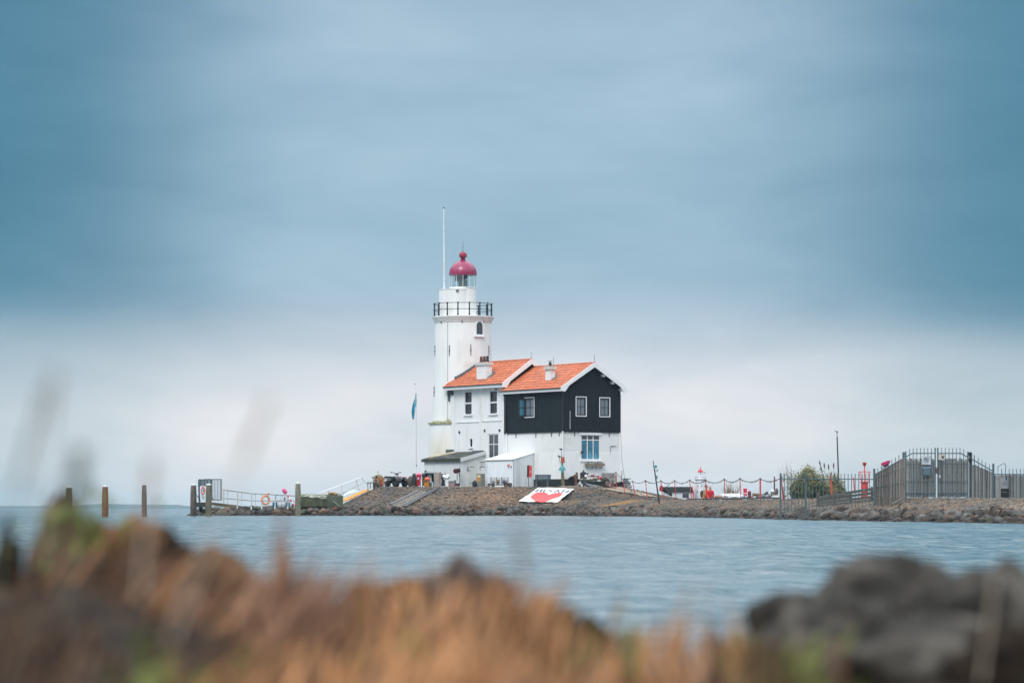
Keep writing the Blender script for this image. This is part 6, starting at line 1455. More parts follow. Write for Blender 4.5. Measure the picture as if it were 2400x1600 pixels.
# mossy block stack with tarpaulin
Yk = 205.9; sk = thing('block_stack', 'stack of green mossy blocks under a tarpaulin right of the mooring post', 'stack', P(752,1190,Yk)); bmx = M('mossy_block', (.085,.092,.05), .95, .3, 6, .01, 25, rand=.3)
for row, (yt, yb2) in enumerate(((1164,1175),(1175.4,1186))):
    x = 704.5 + row*2.0
    while x < 783:
        wv = rnd.uniform(5.0, 7.4); j = rnd.uniform(-.7, .7); m = MB(); m.hexa([P(x,yb2,Yk+rnd.uniform(-.03,.03)),P(x+wv-.5,yb2,Yk),P(x+wv-.5,yb2,Yk+.6),P(x,yb2,Yk+.6),P(x,yt+j,Yk),P(x+wv-.5,yt+j,Yk),P(x+wv-.5,yt+j,Yk+.6),P(x,yt+j,Yk+.6)]); m.build('block', bmx, sk); x += wv
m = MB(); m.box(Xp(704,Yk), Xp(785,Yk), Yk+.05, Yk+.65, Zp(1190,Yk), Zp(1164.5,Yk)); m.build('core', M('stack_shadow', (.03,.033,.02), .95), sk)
m = MB(); vs = []; nx_ = 30
for i in range(nx_+1):
    f = i/nx_; px = 703+f*84; edge_y = 1162.5+f*8.5 + (2 if f > .75 else 0)*(f-.75)*8 + 1.0*math.sin(f*23); ty = 1156.5+f*2.2+.7*math.sin(f*15)
    for j in range(5):
        h = j/4; vs.append(P(px, ty+(edge_y-ty)*h, Yk-.05+.5*(1-h)**2 + .03*math.sin(i*1.3+j)))
m.add(vs, [(i*5+j, i*5+j+1, (i+1)*5+j+1, (i+1)*5+j) for i in range(nx_) for j in range(4)]); m.build('tarpaulin', M('dirty_tarp', (.24,.24,.19), .8, .4, 4, .01, 12, col2=(.09,.10,.06), msc=2.2), sk)
m = MB(); m.hexa([P(767,1191,Yk-.12),P(804,1190,Yk-.12),P(804,1190,Yk+.5),P(767,1191,Yk+.5),P(768,1161,Yk-.12),P(804,1162,Yk-.12),P(799,1158,Yk+.5),P(770,1157.5,Yk+.5)]); m.build('green_cover', M('green_net_cover', (.085,.10,.065), .85, .4, 5, .04, 6, col2=(.05,.06,.04), msc=2.5), sk)
m = MB(); m.bar(P(781,1173,Yk-.2), P(796,1186,Yk-.2), .06,.03,(0,1,0)); m.build('strap', M('strap_pale', (.24,.26,.20), .7), sk)
m = MB(); m.cbox(P(785.5,1190,Yk-.25), .22,.1,.18); solo(m, 'brick', M('brick_red', (.22,.07,.045), .85), 'red brick at the foot of the mossy green block stack', 'brick')
m = MB()
for k in range(14): a = rnd.uniform(0,6.28); m.torus(P(771+rnd.uniform(0,18),1155.5+rnd.uniform(-1,1.5),Yk+.2), (rnd.uniform(-.4,.4),rnd.uniform(-.4,.4),1), rnd.uniform(.07,.15), .022, 12, 5)
solo(m, 'rope_heap', M('yellow_straw_rope', (.36,.24,.06), .85, .3, 9), 'heap of yellow-brown rope on top of the mossy green block stack', 'ropes')
# aluminium ramp rising to the right
Yr = 207.5; rp = thing('boarding_ramp', 'pale aluminium boarding ramp with handrail sloping up behind the mossy block stack', 'ramp', P(800,1165,Yr))
m = MB(); m.tube(P(749,1155.5,Yr), P(847.5,1118,Yr), .032, n=8); m.build('handrail', white_paint, rp)
m = MB(); m.tube(P(796,1156,Yr), P(850,1131.5,Yr), .025, n=8); m.build('mid_rail', alu, rp)
m = MB(); m.bar(P(768,1163,Yr), P(843,1146,Yr), .5,.06); m.build('deck', alu, rp)
for x, yt, yb2 in ((770,1148,1160),(801,1137,1152),(835,1124,1147)): m = MB(); m.bar(P(x,yt,Yr), P(x+5*(x > 830),yb2,Yr), .06 if x < 830 else .10,.05,(0,1,0)); m.build('rail_post', alu, rp)
for k in range(8): x = 804+k*4.6; m = MB(); m.tube(P(x,1152.8-k*2.4,Yr), P(x+1.2,1157.5-k*2.0,Yr), .012, n=4); m.build('baluster', galv, rp)
m = MB(); pts = []
for k in range(9): f = k/8; pts.append(P(848+f*14, 1118.5+f*13+4*math.sin(f*math.pi), Yr+f*4))
m.path(pts, .012, 4); m.build('chain', iron, rp)
m = MB(); vs = []; st2 = [(802,1163.5,.02),(806,1159.5,.28),(818,1153.5,.36),(832,1149.5,.34),(841,1148.3,.04)]
for (px, y, hb2) in st2:
    for i in range(7): a = math.pi*i/6; v = P(px, y, Yr-1.0); vs.append(v+Vector((0,-hb2*math.cos(a)*1.0, (hb2*.42+.04)*math.sin(a)-.10)))
m.add(vs, [(i*7+j, i*7+j+1, (i+1)*7+j+1, (i+1)*7+j) for i in range(4) for j in range(6)]); solo(m, 'dinghy', M('pale_blue_hull', (.55,.66,.72), .4, .06, 4), 'small pale blue upturned dinghy under the boarding ramp', 'boat')
m = MB()
for k in range(16):
    f = k/15; y_ = 1171-f*23; x_ = 808+f*53; m.torus(P(x_+rnd.uniform(-1.5,1.5), y_+rnd.uniform(-.6,.6), 214.5), (-.45,-.6,.9), rnd.uniform(.10,.20)*(1.1-f*.4), .035, 16, 6)
solo(m, 'yellow_hose', M('yellow_hose', (.72,.36,.07), .6, .2, 6), 'yellow hose coils heaped along the left flank of the mound', 'hose')

# ------------------------------------------------------------------ right: rope fence with red posts
rpost = M('red_rail_paint', (.55,.04,.045), .5, .2, 5); rope = M('dark_garland', (.05,.05,.055), .8)
RP = [(1457,1107,1140.5,1443.4,0),(1461,1124,1158,1465.0,0),(1483,1128,1164,1489,0),(1512.5,1126,1167,1518.5,0),(1549,1126.3,1168.5,1554.3,0),(1581,1125.8,1170,1585.3,0),(1616.3,1124.8,1171,1621.5,0),(1653.8,1124.5,1171.5,1657,0),(1697.8,1122.7,1171.5,1699.5,0),(1734.2,1121,1171.5,1736.5,0),(1781.8,1121.5,1172,1782,0),(1832,1118,1170.5,1835,0)]
RP[0] = (1443.3,1106.5,1142.5,1445,0)
def crestY(px):                                    # where the view along this column meets the crest
    Y = np.arange(110, 212, .2); X = (px-1200)/F_PX*Y; g = G(X, Y); a = (g-CAM_Z)/Y; return float(Y[np.argmax(a)])
tops = []
for i, (xt, yt, yb2, xb, _) in enumerate(RP):
    Y = crestY(xb) if i >= 4 else [212.3, 209, 206, 200][i]
    Y = min(Y, 205) if i >= 4 else Y
    t_p, b_p = P(xt, yt, Y), P(xb, yb2, Y); b_p.z = g1(b_p.x, b_p.y)-.05 if i >= 3 else b_p.z-.05
    pt = thing('rope_post', f'thin red leaning post of the rope fence, {["first","second","third","fourth","fifth","sixth","seventh","eighth","ninth","tenth","eleventh","twelfth"][i]} from the house', 'post', b_p, group='red posts of the rope fence')
    m = MB(); m.tube(b_p, t_p, .023 if i != 10 else .042, n=8); m.build('post', rpost, pt); m = MB(); m.blob(t_p, (.05,.05,.05), 1, 2, .0); m.build('knob', iron, pt)
    tops.append(t_p)
rf_ = thing('rope_garland', 'sagging dark rope with small hanging bits strung between the red posts', 'rope', tops[4])
for i in range(len(tops)-1):
    a, c_ = tops[i], tops[i+1]; m = MB(); pts = []; n = 12; sag = [.05,.04,.12,.14][i] if i < 4 else .17
    for k in range(n+1): f = k/n; p = a.lerp(c_, f); p.z -= sag*4*f*(1-f); pts.append(p)
    m.path(pts, .018, 5)
    if i > 2:
        for k in range(n*2):
            f = rnd.uniform(.05,.95); p = a.lerp(c_, f); p.z -= sag*4*f*(1-f); m.tube(p, p+Vector((rnd.uniform(-.04,.04),0,-rnd.uniform(.03,.09))), .010, n=4)
    m.build('rope', rope, rf_)
m = MB(); m.path([tops[0], P(1427,1120,212.6)], .012, 4); m.build('rope', rope, rf_)
m = MB(); pts = []
for k in range(18): px = 1420+k*24; Y = min(crestY(px), 208) if px > 1540 else 209.5-(px-1420)*.05; p = P(px, 1147.5+min(1,(px-1420)/150)**.8*22, Y); p.z = g1(p.x, p.y)+.14 if px > 1500 else p.z+.03; pts.append(p)
m.path(pts, .035, 6); solo(m, 'ground_rope', M('dark_hose', (.04,.042,.045), .7), 'long dark hose lying along the crest below the red posts', 'hose')
# leaning dark pole with small signs
Yl = 185; lp = thing('leaning_pole', 'tall dark leaning pole with small teal plates right of the mound', 'pole', P(1545.5,1171,Yl)); pb_, pt_ = P(1545.5,1172,Yl), P(1531,1081,Yl)
m = MB(); m.tube(pb_-UP*.2, pb_.lerp(pt_,.82), .05, .035, 10); m.tube(pb_.lerp(pt_,.82), pt_, .02, n=8); m.build('pole', M('pole_dark', (.025,.035,.035), .6), lp)
m = MB(); m.blob(pt_, (.04,.04,.04), 1,1,0); m.build('knob', iron, lp)
for pts_, nm in (([(1534,1089.5),(1539.5,1090),(1540,1096.5),(1534.6,1096.2)],'plate'),([(1530.2,1090.3),(1533.6,1090),(1534.4,1096),(1531,1096.5)],'plate'),([(1537.5,1114),(1541,1113.8),(1542,1121.5),(1538.6,1121.8)],'plate')):
    m = MB(); quad3(m, Yl-.07, pts_, .02); m.build(nm, M('teal_plate', (.05,.22,.28), .5) if pts_[0][0] == 1534 else M('grey_plate', (.20,.28,.29), .5), lp)
m = MB(); m.disc(P(1540.5,1100.5,Yl), UP, .10, .03, 12); m.tube(P(1540.5,1105.5,Yl), P(1540.5,1100.5,Yl), .02, n=5); m.bar(P(1536,1104,Yl), P(1540.5,1104,Yl), .02,.02); m.build('lamp', M('lamp_grey', (.2,.2,.21), .5), lp)

# miniature lighthouse, low white house, people behind the crest
Yb = 215; zf = .32
ml = thing('miniature_lighthouse', 'small white model lighthouse with red dome behind the rope fence', 'model lighthouse', (Xp(1641.5,Yb), Yb, zf)); c0 = (Xp(1641.5,Yb), Yb, 0); zm_ = lambda y: Zp(y, Yb); sx_ = Yb/F_PX
m = MB(); m.lathe([(13*sx_,zf),(12.2*sx_,zm_(1155)),(10.8*sx_,zm_(1126.5)),(12*sx_,zm_(1125)),(13*sx_,zm_(1122.5)),(13*sx_,zm_(1121.5)),(6.6*sx_,zm_(1121.5)),(6.0*sx_,zm_(1112)),(5.6*sx_,zm_(1106.3))], c0, 24); m.build('tower', M('model_white', (.68,.71,.74), .6, .08, 5), ml)
m = MB(); m.lathe([(5.8*sx_,zm_(1106.5)),(5.9*sx_,zm_(1104.5)),(5.0*sx_,zm_(1102)),(2.4*sx_,zm_(1100)),(.9*sx_,zm_(1099.3)),(.9*sx_,zm_(1097.5)),(1.5*sx_,zm_(1096.6)),(1.2*sx_,zm_(1095.4)),(.2*sx_,zm_(1094.6)),(.1*sx_,zm_(1088))], c0, 20); m.build('dome', M('model_red', (.62,.03,.05), .45), ml)
for k in range(12):
    a = 2*math.pi*k/12; p = Vector((c0[0]+12.6*sx_*math.cos(a), Yb+12.6*sx_*math.sin(a), 0)); m = MB(); m.tube(p+UP*zm_(1121.5), p+UP*zm_(1117.5), .012, n=4); m.build('railing_post', alu, ml)
m = MB(); m.torus((c0[0],Yb,zm_(1117.5)), UP, 12.6*sx_, .014, 24, 5); m.build('rail', alu, ml)
for x, y in ((1634.8,1137.5),(1634.8,1151),(1644,1137.5)): m = MB(); m.cbox(P(x,y,Yb-.33), .05,.06,.09); m.build('window', M('model_window', (.2,.22,.25), .5), ml)
m = MB(); m.cbox(P(1641.5,1109,Yb-.17), .05,.05,.12); m.build('window', MATS['model_window'], ml)
m = MB(); m.bar(P(1648,1107,Yb), P(1653,1107,Yb), .02,.02); m.blob(P(1652.6,1107,Yb), (.04,.04,.04),1,1,0); m.build('lamp_arm', iron, ml)
Yw = 214; wh_ = thing('model_house', 'low white hut with black roof and barred window beside the miniature lighthouse', 'hut', (Xp(1592,Yw), Yw, zf))
x0, x1 = Xp(1557,Yw), Xp(1628,Yw)
m = MB(); m.box(x0, x1, Yw, Yw+1.6, zf, Zp(1151,Yw)); m.build('wall', M('hut_white', (.62,.65,.67), .7, .06, 4), wh_)
m = MB(); m.hexa([(x0-.05,Yw-.12,Zp(1151.5,Yw)),(x1-.1,Yw-.12,Zp(1151.5,Yw)),(x1-.1,Yw+.85,Zp(1141,Yw)),(x0-.05,Yw+.85,Zp(1141,Yw)),(x0-.05,Yw-.12,Zp(1150.3,Yw)),(x1-.1,Yw-.12,Zp(1150.3,Yw)),(x1-.1,Yw+.85,Zp(1140,Yw)),(x0-.05,Yw+.85,Zp(1140,Yw))]); m.build('roof', M('hut_black_roof', (.016,.022,.023), .9, .3, 3, spec=.1), wh_)
m = MB(); m.hexa([(x0-.05,Yw+1.7,Zp(1151.5,Yw)),(x1-.1,Yw+1.7,Zp(1151.5,Yw)),(x1-.1,Yw+.85,Zp(1141,Yw)),(x0-.05,Yw+.85,Zp(1141,Yw)),(x0-.05,Yw+1.7,Zp(1150.3,Yw)),(x1-.1,Yw+1.7,Zp(1150.3,Yw)),(x1-.1,Yw+.85,Zp(1140,Yw)),(x0-.05,Yw+.85,Zp(1140,Yw))]); m.build('roof', MATS['hut_black_roof'], wh_)
m = MB(); m.bar((x1-.05,Yw-.15,Zp(1151,Yw)), (x1+.02,Yw+.85,Zp(1139.5,Yw)), .06,.12); m.bar((x1-.06,Yw-.1,zf), (x1-.06,Yw-.1,Zp(1151,Yw)), .09,.09,(0,1,0)); m.build('red_bargeboard', M('pink_red_board', (.62,.10,.12), .6), wh_)
m = MB(); m.box(Xp(1599.8,Yw), Xp(1614,Yw), Yw-.03, Yw, Zp(1165.5,Yw), Zp(1155.8,Yw)); hw_ = m.build('window', black_paint, wh_)
for i in range(3):
    for j in range(3): m = MB(); m.box(Xp(1600.8+i*4.2,Yw), Xp(1604.4+i*4.2,Yw), Yw-.04, Yw-.03, Zp(1164.8-j*3,Yw), Zp(1162.4-j*3,Yw)); m.build('pane', M('hut_pane', (.10,.10,.15), .3), hw_)
m = MB(); m.blob(P(1613.3,1165.5,Yw-.1), (.06,.05,.04),1,2,.2); solo(m, 'small_lamp', iron, 'small black lamp at the lower right of the hut window', 'lamp')
# red anchor-like machine left of the hut
Ym = 206; mc = thing('old_machine', 'dark old machine with a red top left of the white hut', 'machine', P(1555,1160,Ym))
m = MB(); m.prism([P(1547,1137.5,Ym),P(1552.5,1137,Ym),P(1555,1147,Ym),P(1545,1150,Ym)], (0,.3,0)); m.build('red_top', M('machine_red', (.33,.015,.04), .6), mc)
m = MB(); m.prism([P(1545,1146,Ym+.05),P(1556,1143,Ym+.05),P(1564,1154,Ym+.05),P(1557,1153,Ym+.05),P(1548,1150,Ym+.05)], (0,.3,0)); m.build('body', iron, mc)
for a, c_, r_ in (((1558,1144),(1569,1134),.02),((1560,1148),(1575,1160),.05),((1562,1155),(1574,1162),.035),((1566,1151),(1575,1155),.03),((1572,1155),(1574,1161),.06),((1557,1147),(1566,1143),.03)): m = MB(); m.tube(P(*a,Ym), P(*c_,Ym), r_, n=6); m.build('arm', iron, mc)

skinm = M('skin', (.50,.29,.20), .6)
def person(x, y, z0, h, rz, coat, hairc, label, lean=0.0, armbend=1, trous=(.03,.035,.05)):
    t_ = thing('person', label, 'person', (x, y, z0), rz); T = WM[t_.name]; s_ = h/1.72
    J = {'pel':(0,0,.92),'ch':(0,-lean*.5,1.22),'nk':(0,-lean,1.44),'hd':(0,-lean-.02,1.60),'sl':(-.18,-lean,1.38),'sr':(.18,-lean,1.38),'el':(-.25,-lean-.04,1.10),'er':(.25,-lean-.04,1.10),'wl':(-.20,-lean-.20*armbend,.92),'wr':(.20,-lean-.20*armbend,.92),
         'hl':(-.10,0,.88),'hr':(.10,0,.88),'kl':(-.11,-.02,.48),'kr':(.11,.03,.48),'al':(-.11,.02,.08),'ar':(.11,.04,.08),'tl':(-.11,-.13,.04),'tr':(.11,-.11,.04)}
    E = [('pel','ch'),('ch','nk'),('nk','hd'),('nk','sl'),('nk','sr'),('sl','el'),('sr','er'),('el','wl'),('er','wr'),('pel','hl'),('pel','hr'),('hl','kl'),('hr','kr'),('kl','al'),('kr','ar'),('al','tl'),('ar','tr')]
    rad = {'pel':.14,'ch':.14,'nk':.055,'hd':.085,'sl':.06,'sr':.06,'el':.045,'er':.045,'wl':.035,'wr':.035,'hl':.09,'hr':.09,'kl':.06,'kr':.06,'al':.045,'ar':.045,'tl':.035,'tr':.035}
    ks = list(J); me = bpy.data.meshes.new('body'); me.from_pydata([tuple(Vector(J[k])*s_) for k in ks], [(ks.index(a), ks.index(b_)) for a, b_ in E], [])
    o = bpy.data.objects.new('body', me); COL.objects.link(o); o.parent = t_; WM[o.name] = T
    md = o.modifiers.new('skin', 'SKIN'); 
    for k, v in zip(ks, me.skin_vertices[0].data): v.radius = (rad[k]*s_, rad[k]*s_)
    me.skin_vertices[0].data[0].use_root = True
    ss = o.modifiers.new('sub', 'SUBSURF'); ss.levels = 1; ss.render_levels = 1; me.materials.append(skinm)
    m = MB(T @ Matrix.Scale(s_, 4)); m.blob((0,-lean-.03,1.625), (.088,.10,.118), 1, 2, .0); m.blob((0,-lean-.125,1.61), (.018,.02,.03), 1, 1, .0); m.build('face', skinm, t_)
    m = MB(T @ Matrix.Scale(s_, 4)); m.blob((0,-lean-.0,1.66), (.10,.11,.105), 2, 2, .12); m.build('hair', hairc, t_)
    m = MB(T @ Matrix.Scale(s_, 4)); vs = []
    prof = [(.21,.15,.80,0),(.205,.155,.95,0),(.19,.15,1.12,-lean*.35),(.205,.145,1.30,-lean*.7),(.19,.12,1.39,-lean*.9),(.08,.075,1.46,-lean)]
    for (rx, ry, z, yy) in prof:
        for i in range(16): a = 2*math.pi*i/16; vs.append((rx*math.cos(a), yy+ry*math.sin(a), z))
    m.add(vs, [(k*16+i, k*16+(i+1) % 16, (k+1)*16+(i+1) % 16, (k+1)*16+i) for k in range(5) for i in range(16)])
    for sd in 'lr':
        m.tube(J['s'+sd], J['e'+sd], .075, .062, 10); m.tube(J['e'+sd], J['w'+sd], .062, .052, 10); m.blob(J['e'+sd], (.064,.064,.064), 1, 1, 0); m.blob(J['s'+sd], (.08,.08,.08), 1, 1, 0)
    m.build('coat', coat, t_, sharp=1.2)
    m = MB(T @ Matrix.Scale(s_, 4))
    for sd in 'lr': m.tube(J['h'+sd], J['k'+sd], .105, .075, 10); m.tube(J['k'+sd], J['a'+sd], .075, .06, 10)
    m.build('trousers', M('dark_trousers', trous, .8), t_)
    m = MB(T @ Matrix.Scale(s_, 4))
    for sd in 'lr':
        w0 = Vector(J['w'+sd]); e0 = Vector(J['e'+sd]); d = (w0-e0).normalized(); m.tube(w0, w0+d*.09, .030, .034, 8)
        for k in range(4): q0_ = w0+d*.085+Vector(((k-1.5)*.017,0,0)); m.path([q0_, q0_+d*.04, q0_+d*.06+Vector((0,.012,-.022))], .0085, 5)
        m.path([w0+d*.03, w0+d*.05+Vector((.03 if sd == 'l' else -.03,0,0)), w0+d*.085+Vector((.035 if sd == 'l' else -.035,0,-.01))], .010, 5)
    m.build('hands', skinm, t_)
    m = MB(T @ Matrix.Scale(s_, 4))
    for sd in 'lr': m.blob(Vector(J['t'+sd])+Vector((0,.05,.0)), (.05,.13,.045), 1, 2, 0)
    m.build('shoes', rubber, t_)
    return t_
Yp = 214.0
person(Xp(1651.5,Yp), Yp, .30, 1.70, R(60), M('tan_coat', (.40,.22,.09), .8, .2, 6), M('dark_hair', (.03,.025,.02), .8), 'person in a tan coat with a dark backpack behind the rope fence', lean=.12)
m = MB(); m.blob((Xp(1645.8,Yp), Yp+.10, 1.42), (.14,.13,.26), 4, 2, .15); solo(m, 'backpack', M('backpack_olive', (.05,.045,.03), .85, .4, 8), 'dark olive backpack on the left side of the person in tan', 'backpack')
person(Xp(1662.5,Yp), Yp-.2, .28, 1.66, R(20), M('red_jacket', (.62,.01,.035), .6, .15, 5), M('grey_hair', (.30,.27,.25), .8), 'person in a bright red jacket with grey hair behind the rope fence', lean=.10, trous=(.25,.02,.03))
m = MB(); m.cbox((Xp(1668.5,Yp), Yp-.5, Zp(1164.5,Yp-.5)), .14,.1,.24); solo(m, 'bag', M('bag_brown', (.10,.09,.07), .8), 'small dark bag at the right of the person in red', 'bag')

# things on the crest
def crest_p(px, dz=0.0): Y = crestY(px); p = P(px, 1170, Y); return Vector((p.x, Y, g1(p.x, Y)+dz))
Y0_ = 178
m = MB()
def onY(px, y, Y): return P(px, y, Y)
for (x, y, rx, rz_) in ((1699,1163.5,.30,.17),(1712,1163,.34,.17),(1724,1163.5,.34,.17),(1734,1164,.20,.15)): m.blob(onY(x,y,Y0_), (rx,.25,rz_), int(x), 3, .25, 2.2)
solo(m, 'white_sacks', M('white_tarp', (.72,.74,.78), .6, .25, 5, .02, 14), 'row of lumpy white sacks in front of the bare shrub', 'sacks')
m = MB(); m.blob(onY(1683.5,1164.5,Y0_), (.19,.2,.12), 5, 2, .5, 3); m.blob(onY(1690,1165,Y0_), (.12,.2,.10), 6, 2, .5, 3); solo(m, 'straw_heap', M('straw_brown', (.32,.19,.11), .9, .5, 12), 'small heap of straw-brown litter left of the white sacks', 'heap')
def twigs(name, label, c, n, L, spread, mt, tw=.006, seed=1, cat='shrub'):
    r2 = random.Random(seed); t_ = thing(name, label, cat, c); m = MB()
    for k in range(n):
        a = r2.uniform(0,6.28); tilt = r2.uniform(.05, spread); d = Vector((math.cos(a)*math.sin(tilt), math.sin(a)*math.sin(tilt), math.cos(tilt))); p = Vector(c)+Vector((r2.uniform(-.3,.3),r2.uniform(-.2,.2),0)); l = L*r2.uniform(.6,1.05); prev = p
        for q in range(4):
            nx2 = prev+d*(l/4); m.tube(prev, nx2, tw*(1.6-.35*q), tw*(1.3-.35*q), 4)
            if q: 
                d2 = (d+Vector((r2.uniform(-.7,.7),r2.uniform(-.7,.7),r2.uniform(-.1,.5)))).normalized(); m.tube(nx2, nx2+d2*l*.22, tw*.8, tw*.4, 3)
            prev = nx2; d = (d+Vector((r2.uniform(-.12,.12),r2.uniform(-.12,.12),.06))).normalized()
    m.build('branches', mt, t_, kind='stuff'); return t_
twigs('bare_shrub', 'bare brown shrub with many thin twigs behind the white sacks', onY(1712,1167,182), 90, .85, 1.05, M('twig_brown', (.27,.19,.12), .9, .3, 9), .007, 5)
m = MB(); m.blob(onY(1718,1151.5,181), (.07,.07,.06), 3, 2, .3); solo(m, 'bird_house', wood_brown, 'small brown knob sitting in the bare shrub', 'knob')
Yq = 177; rc = thing('red_chair', 'bright red seat with a tall back on the crest right of the white sacks', 'chair', onY(1746.5,1167,Yq))
m = MB(); m.prism([onY(1742.5,1154.5,Yq),onY(1751,1154.5,Yq),onY(1750.6,1144,Yq),onY(1742.2,1144,Yq)], (0,.05,0)); m.build('backrest', M('chair_red', (.66,.02,.07), .5), rc)
m = MB(); m.prism([onY(1743,1161,Yq-.1),onY(1751.5,1161.5,Yq-.1),onY(1750,1156,Yq),onY(1744,1156,Yq)], (0,.3,0)); m.build('seat', M('chair_dark_red', (.30,.01,.03), .5), rc)
m = MB(); m.bar(onY(1750,1161,Yq), onY(1751.5,1164,Yq), .04,.04,(0,1,0)); m.bar(onY(1744.5,1161,Yq), onY(1744.5,1167,Yq), .04,.04,(0,1,0)); m.build('leg', iron, rc)
m = MB(); m.blob(onY(1756.5,1157,Yq), (.10,.1,.20), 8, 2, .3); m.blob(onY(1757,1163.5,Yq), (.09,.1,.14), 9, 2, .3); solo(m, 'figure', M('dark_figure', (.04,.035,.035), .7, .5, 9, col2=(.20,.015,.04), msc=4, mlo=.48, mhi=.55), 'dark rounded figure with a red side right of the red chair', 'figure')
m = MB(); m.bar(onY(1739,1166,Yq+.3), onY(1756,1166,Yq+.3), .3,.07); solo(m, 'low_plank', M('dark_low_plank', (.05,.05,.045), .8), 'dark low plank under the red chair', 'plank')
m = MB(); m.tube(onY(1765,1157.5,Yq)+UP*-.02, onY(1778,1158,Yq+.2)+UP*-.02, .085, n=14); solo(m, 'log', M('log_brown', (.20,.14,.085), .85, .3, 8), 'short thick brown log on the crest right of the dark figure', 'log')
m = MB(); m.cbox(onY(1763,1164.5,Yq), .14,.2,.15); solo(m, 'log_block', M('log_orange', (.38,.19,.11), .85), 'pale orange block under the brown log', 'block')
m = MB(); m.bar(onY(1777,1158.5,Yq+.5), onY(1806,1158.5,Yq+.5), .08,.06); solo(m, 'rail', M('rail_grey', (.09,.095,.09), .8), 'grey horizontal rail between the log and the stone bollard', 'rail')
m = MB(); 
for k in range(9): m.blob(onY(1775+k*3.6,1164.3+rnd.uniform(-1.5,1),Yq+.1), (.09,.1,.07), k, 2, .4)
solo(m, 'stone_heap', M('dark_heap', (.10,.11,.125), .85, .5, 8), 'heap of dark stones in front of the stone bollard', 'stones')
m = MB(); m.blob(onY(1797,1154,Yq+.1), (.09,.08,.07), 3, 2, .5); m.blob(onY(1793,1157,Yq+.1), (.07,.08,.04), 4, 2, .5); solo(m, 'scrap_heap', iron, 'small dark tangle left of the stone bollard', 'scrap')
bo = thing('stone_bollard', 'squat stone bollard with a white top beside the red-brown post', 'bollard', onY(1811,1164,Yq))
m = MB(); m.lathe([(.12,Zp(1168,Yq)),(.12,Zp(1151,Yq))], (Xp(1811.5,Yq),Yq,0), 14); m.build('body', M('bollard_stone', (.20,.18,.14), .85, .2, 6), bo)
m = MB(); m.lathe([(.135,Zp(1151.5,Yq)),(.13,Zp(1149,Yq)),(.08,Zp(1147,Yq)),(.01,Zp(1146.5,Yq))], (Xp(1811.5,Yq),Yq,0), 14); m.build('top', white_paint, bo)
m = MB(); m.path([onY(1817,1160,Yq),onY(1820,1144,Yq),onY(1823,1150,Yq),onY(1821,1160,Yq)], .05, 7); solo(m, 'driftwood', wood_grey, 'upright piece of driftwood right of the stone bollard', 'driftwood')
m = MB(); m.blob(onY(1818,1165,Yq-1), (.24,.2,.12), 12, 2, .3); solo(m, 'pale_rock', M('pale_rock', (.42,.42,.41), .85, .2, 7), 'pale rounded rock left of the steel fence post', 'rock')
m = MB(); m.tube(onY(1815,1150,Yq-1), onY(1815,1116,Yq-1), .042, .030, 8); m.bar(onY(1815,1124.5,Yq-1), onY(1820.5,1124.5,Yq-1), .05,.05); solo(m, 'red_brown_post', M('dark_red_brown', (.10,.02,.02), .6), 'dark red-brown post with a small arm left of the steel fence', 'post')
# bush
def bush(name, label, c, rx, ry, rz_, n, mats, seed, leaf=.10, cat='bush'):
    r2 = random.Random(seed); t_ = thing(name, label, cat, c); ms_ = [MB() for _ in mats]; lobes = []
    for k in range(16): a = r2.uniform(0,6.28); rr_ = r2.uniform(0,.75); lobes.append((Vector((math.cos(a)*rr_*rx, math.sin(a)*rr_*ry, rz_*r2.uniform(.25,.9)*(1-.35*rr_))), r2.uniform(.25,.5)))
    for k in range(n):
        lc, lr = lobes[r2.randrange(len(lobes))]; d = Vector((r2.gauss(0,1),r2.gauss(0,1),r2.gauss(0,1))).normalized()*r2.uniform(.55,1.22)*lr; p = Vector(c)+lc+Vector((d.x*rx*.9,d.y*ry,d.z*rz_)); 
        if p.z < c[2]-.1: continue
        u = Vector((r2.uniform(-1,1),r2.uniform(-1,1),r2.uniform(-.4,1))).normalized(); v = u.orthogonal().normalized(); l = leaf*r2.uniform(.6,1.3)
        i = 0 if r2.random() < .55 else r2.randrange(len(mats)); 
        if mats and d.z > .12*lr and r2.random() < .36: i = len(mats)-1
        ms_[i].add([p, p+u*l*.5+v*l*.22, p+u*l, p+u*l*.5-v*l*.22], [(0,1,2,3)])
    if n > 4000: ms_[0].blob(Vector(c)+Vector((0,.1,rz_*.38)), (rx*.72, ry*.7, rz_*.42), seed, 3, .4, 2.5)
    for q, mt in zip(ms_, mats): q.build('foliage', mt, t_, kind='stuff')
    m = MB()
    for k in range(9): a = r2.uniform(0,6.28); m.tube(Vector(c)-UP*.2, Vector(c)+Vector((math.cos(a)*rx*.5, math.sin(a)*ry*.5, rz_*.8)), .03, .01, 5)
    m.build('branch', wood_brown, t_)
lf = [M('leaf_dark', (.05,.075,.03), .7, .4, 8), M('leaf_olive', (.10,.11,.04), .7, .4, 8), M('leaf_brown', (.17,.11,.06), .8, .4, 8), M('leaf_yellow', (.26,.24,.06), .7, .3, 8)]
Yb2 = 160
bush('bush', 'dense green and yellow bush behind the steel fence', (Xp(1895,Yb2), Yb2, .75), 1.22, .9, 1.50, 9000, lf, 3)
bush('bush', 'smaller yellow-brown bush to the right of the dense green bush', (Xp(1960,Yb2), Yb2+1, .75), .75, .7, 1.15, 4200, [lf[1], lf[0], lf[2], lf[3]], 5)
bush('bush', 'low thin bush trailing off at the right end of the bushes', (Xp(1988,Yb2), Yb2+.5, .75), .25, .4, .50, 500, [lf[1], lf[2]], 8)
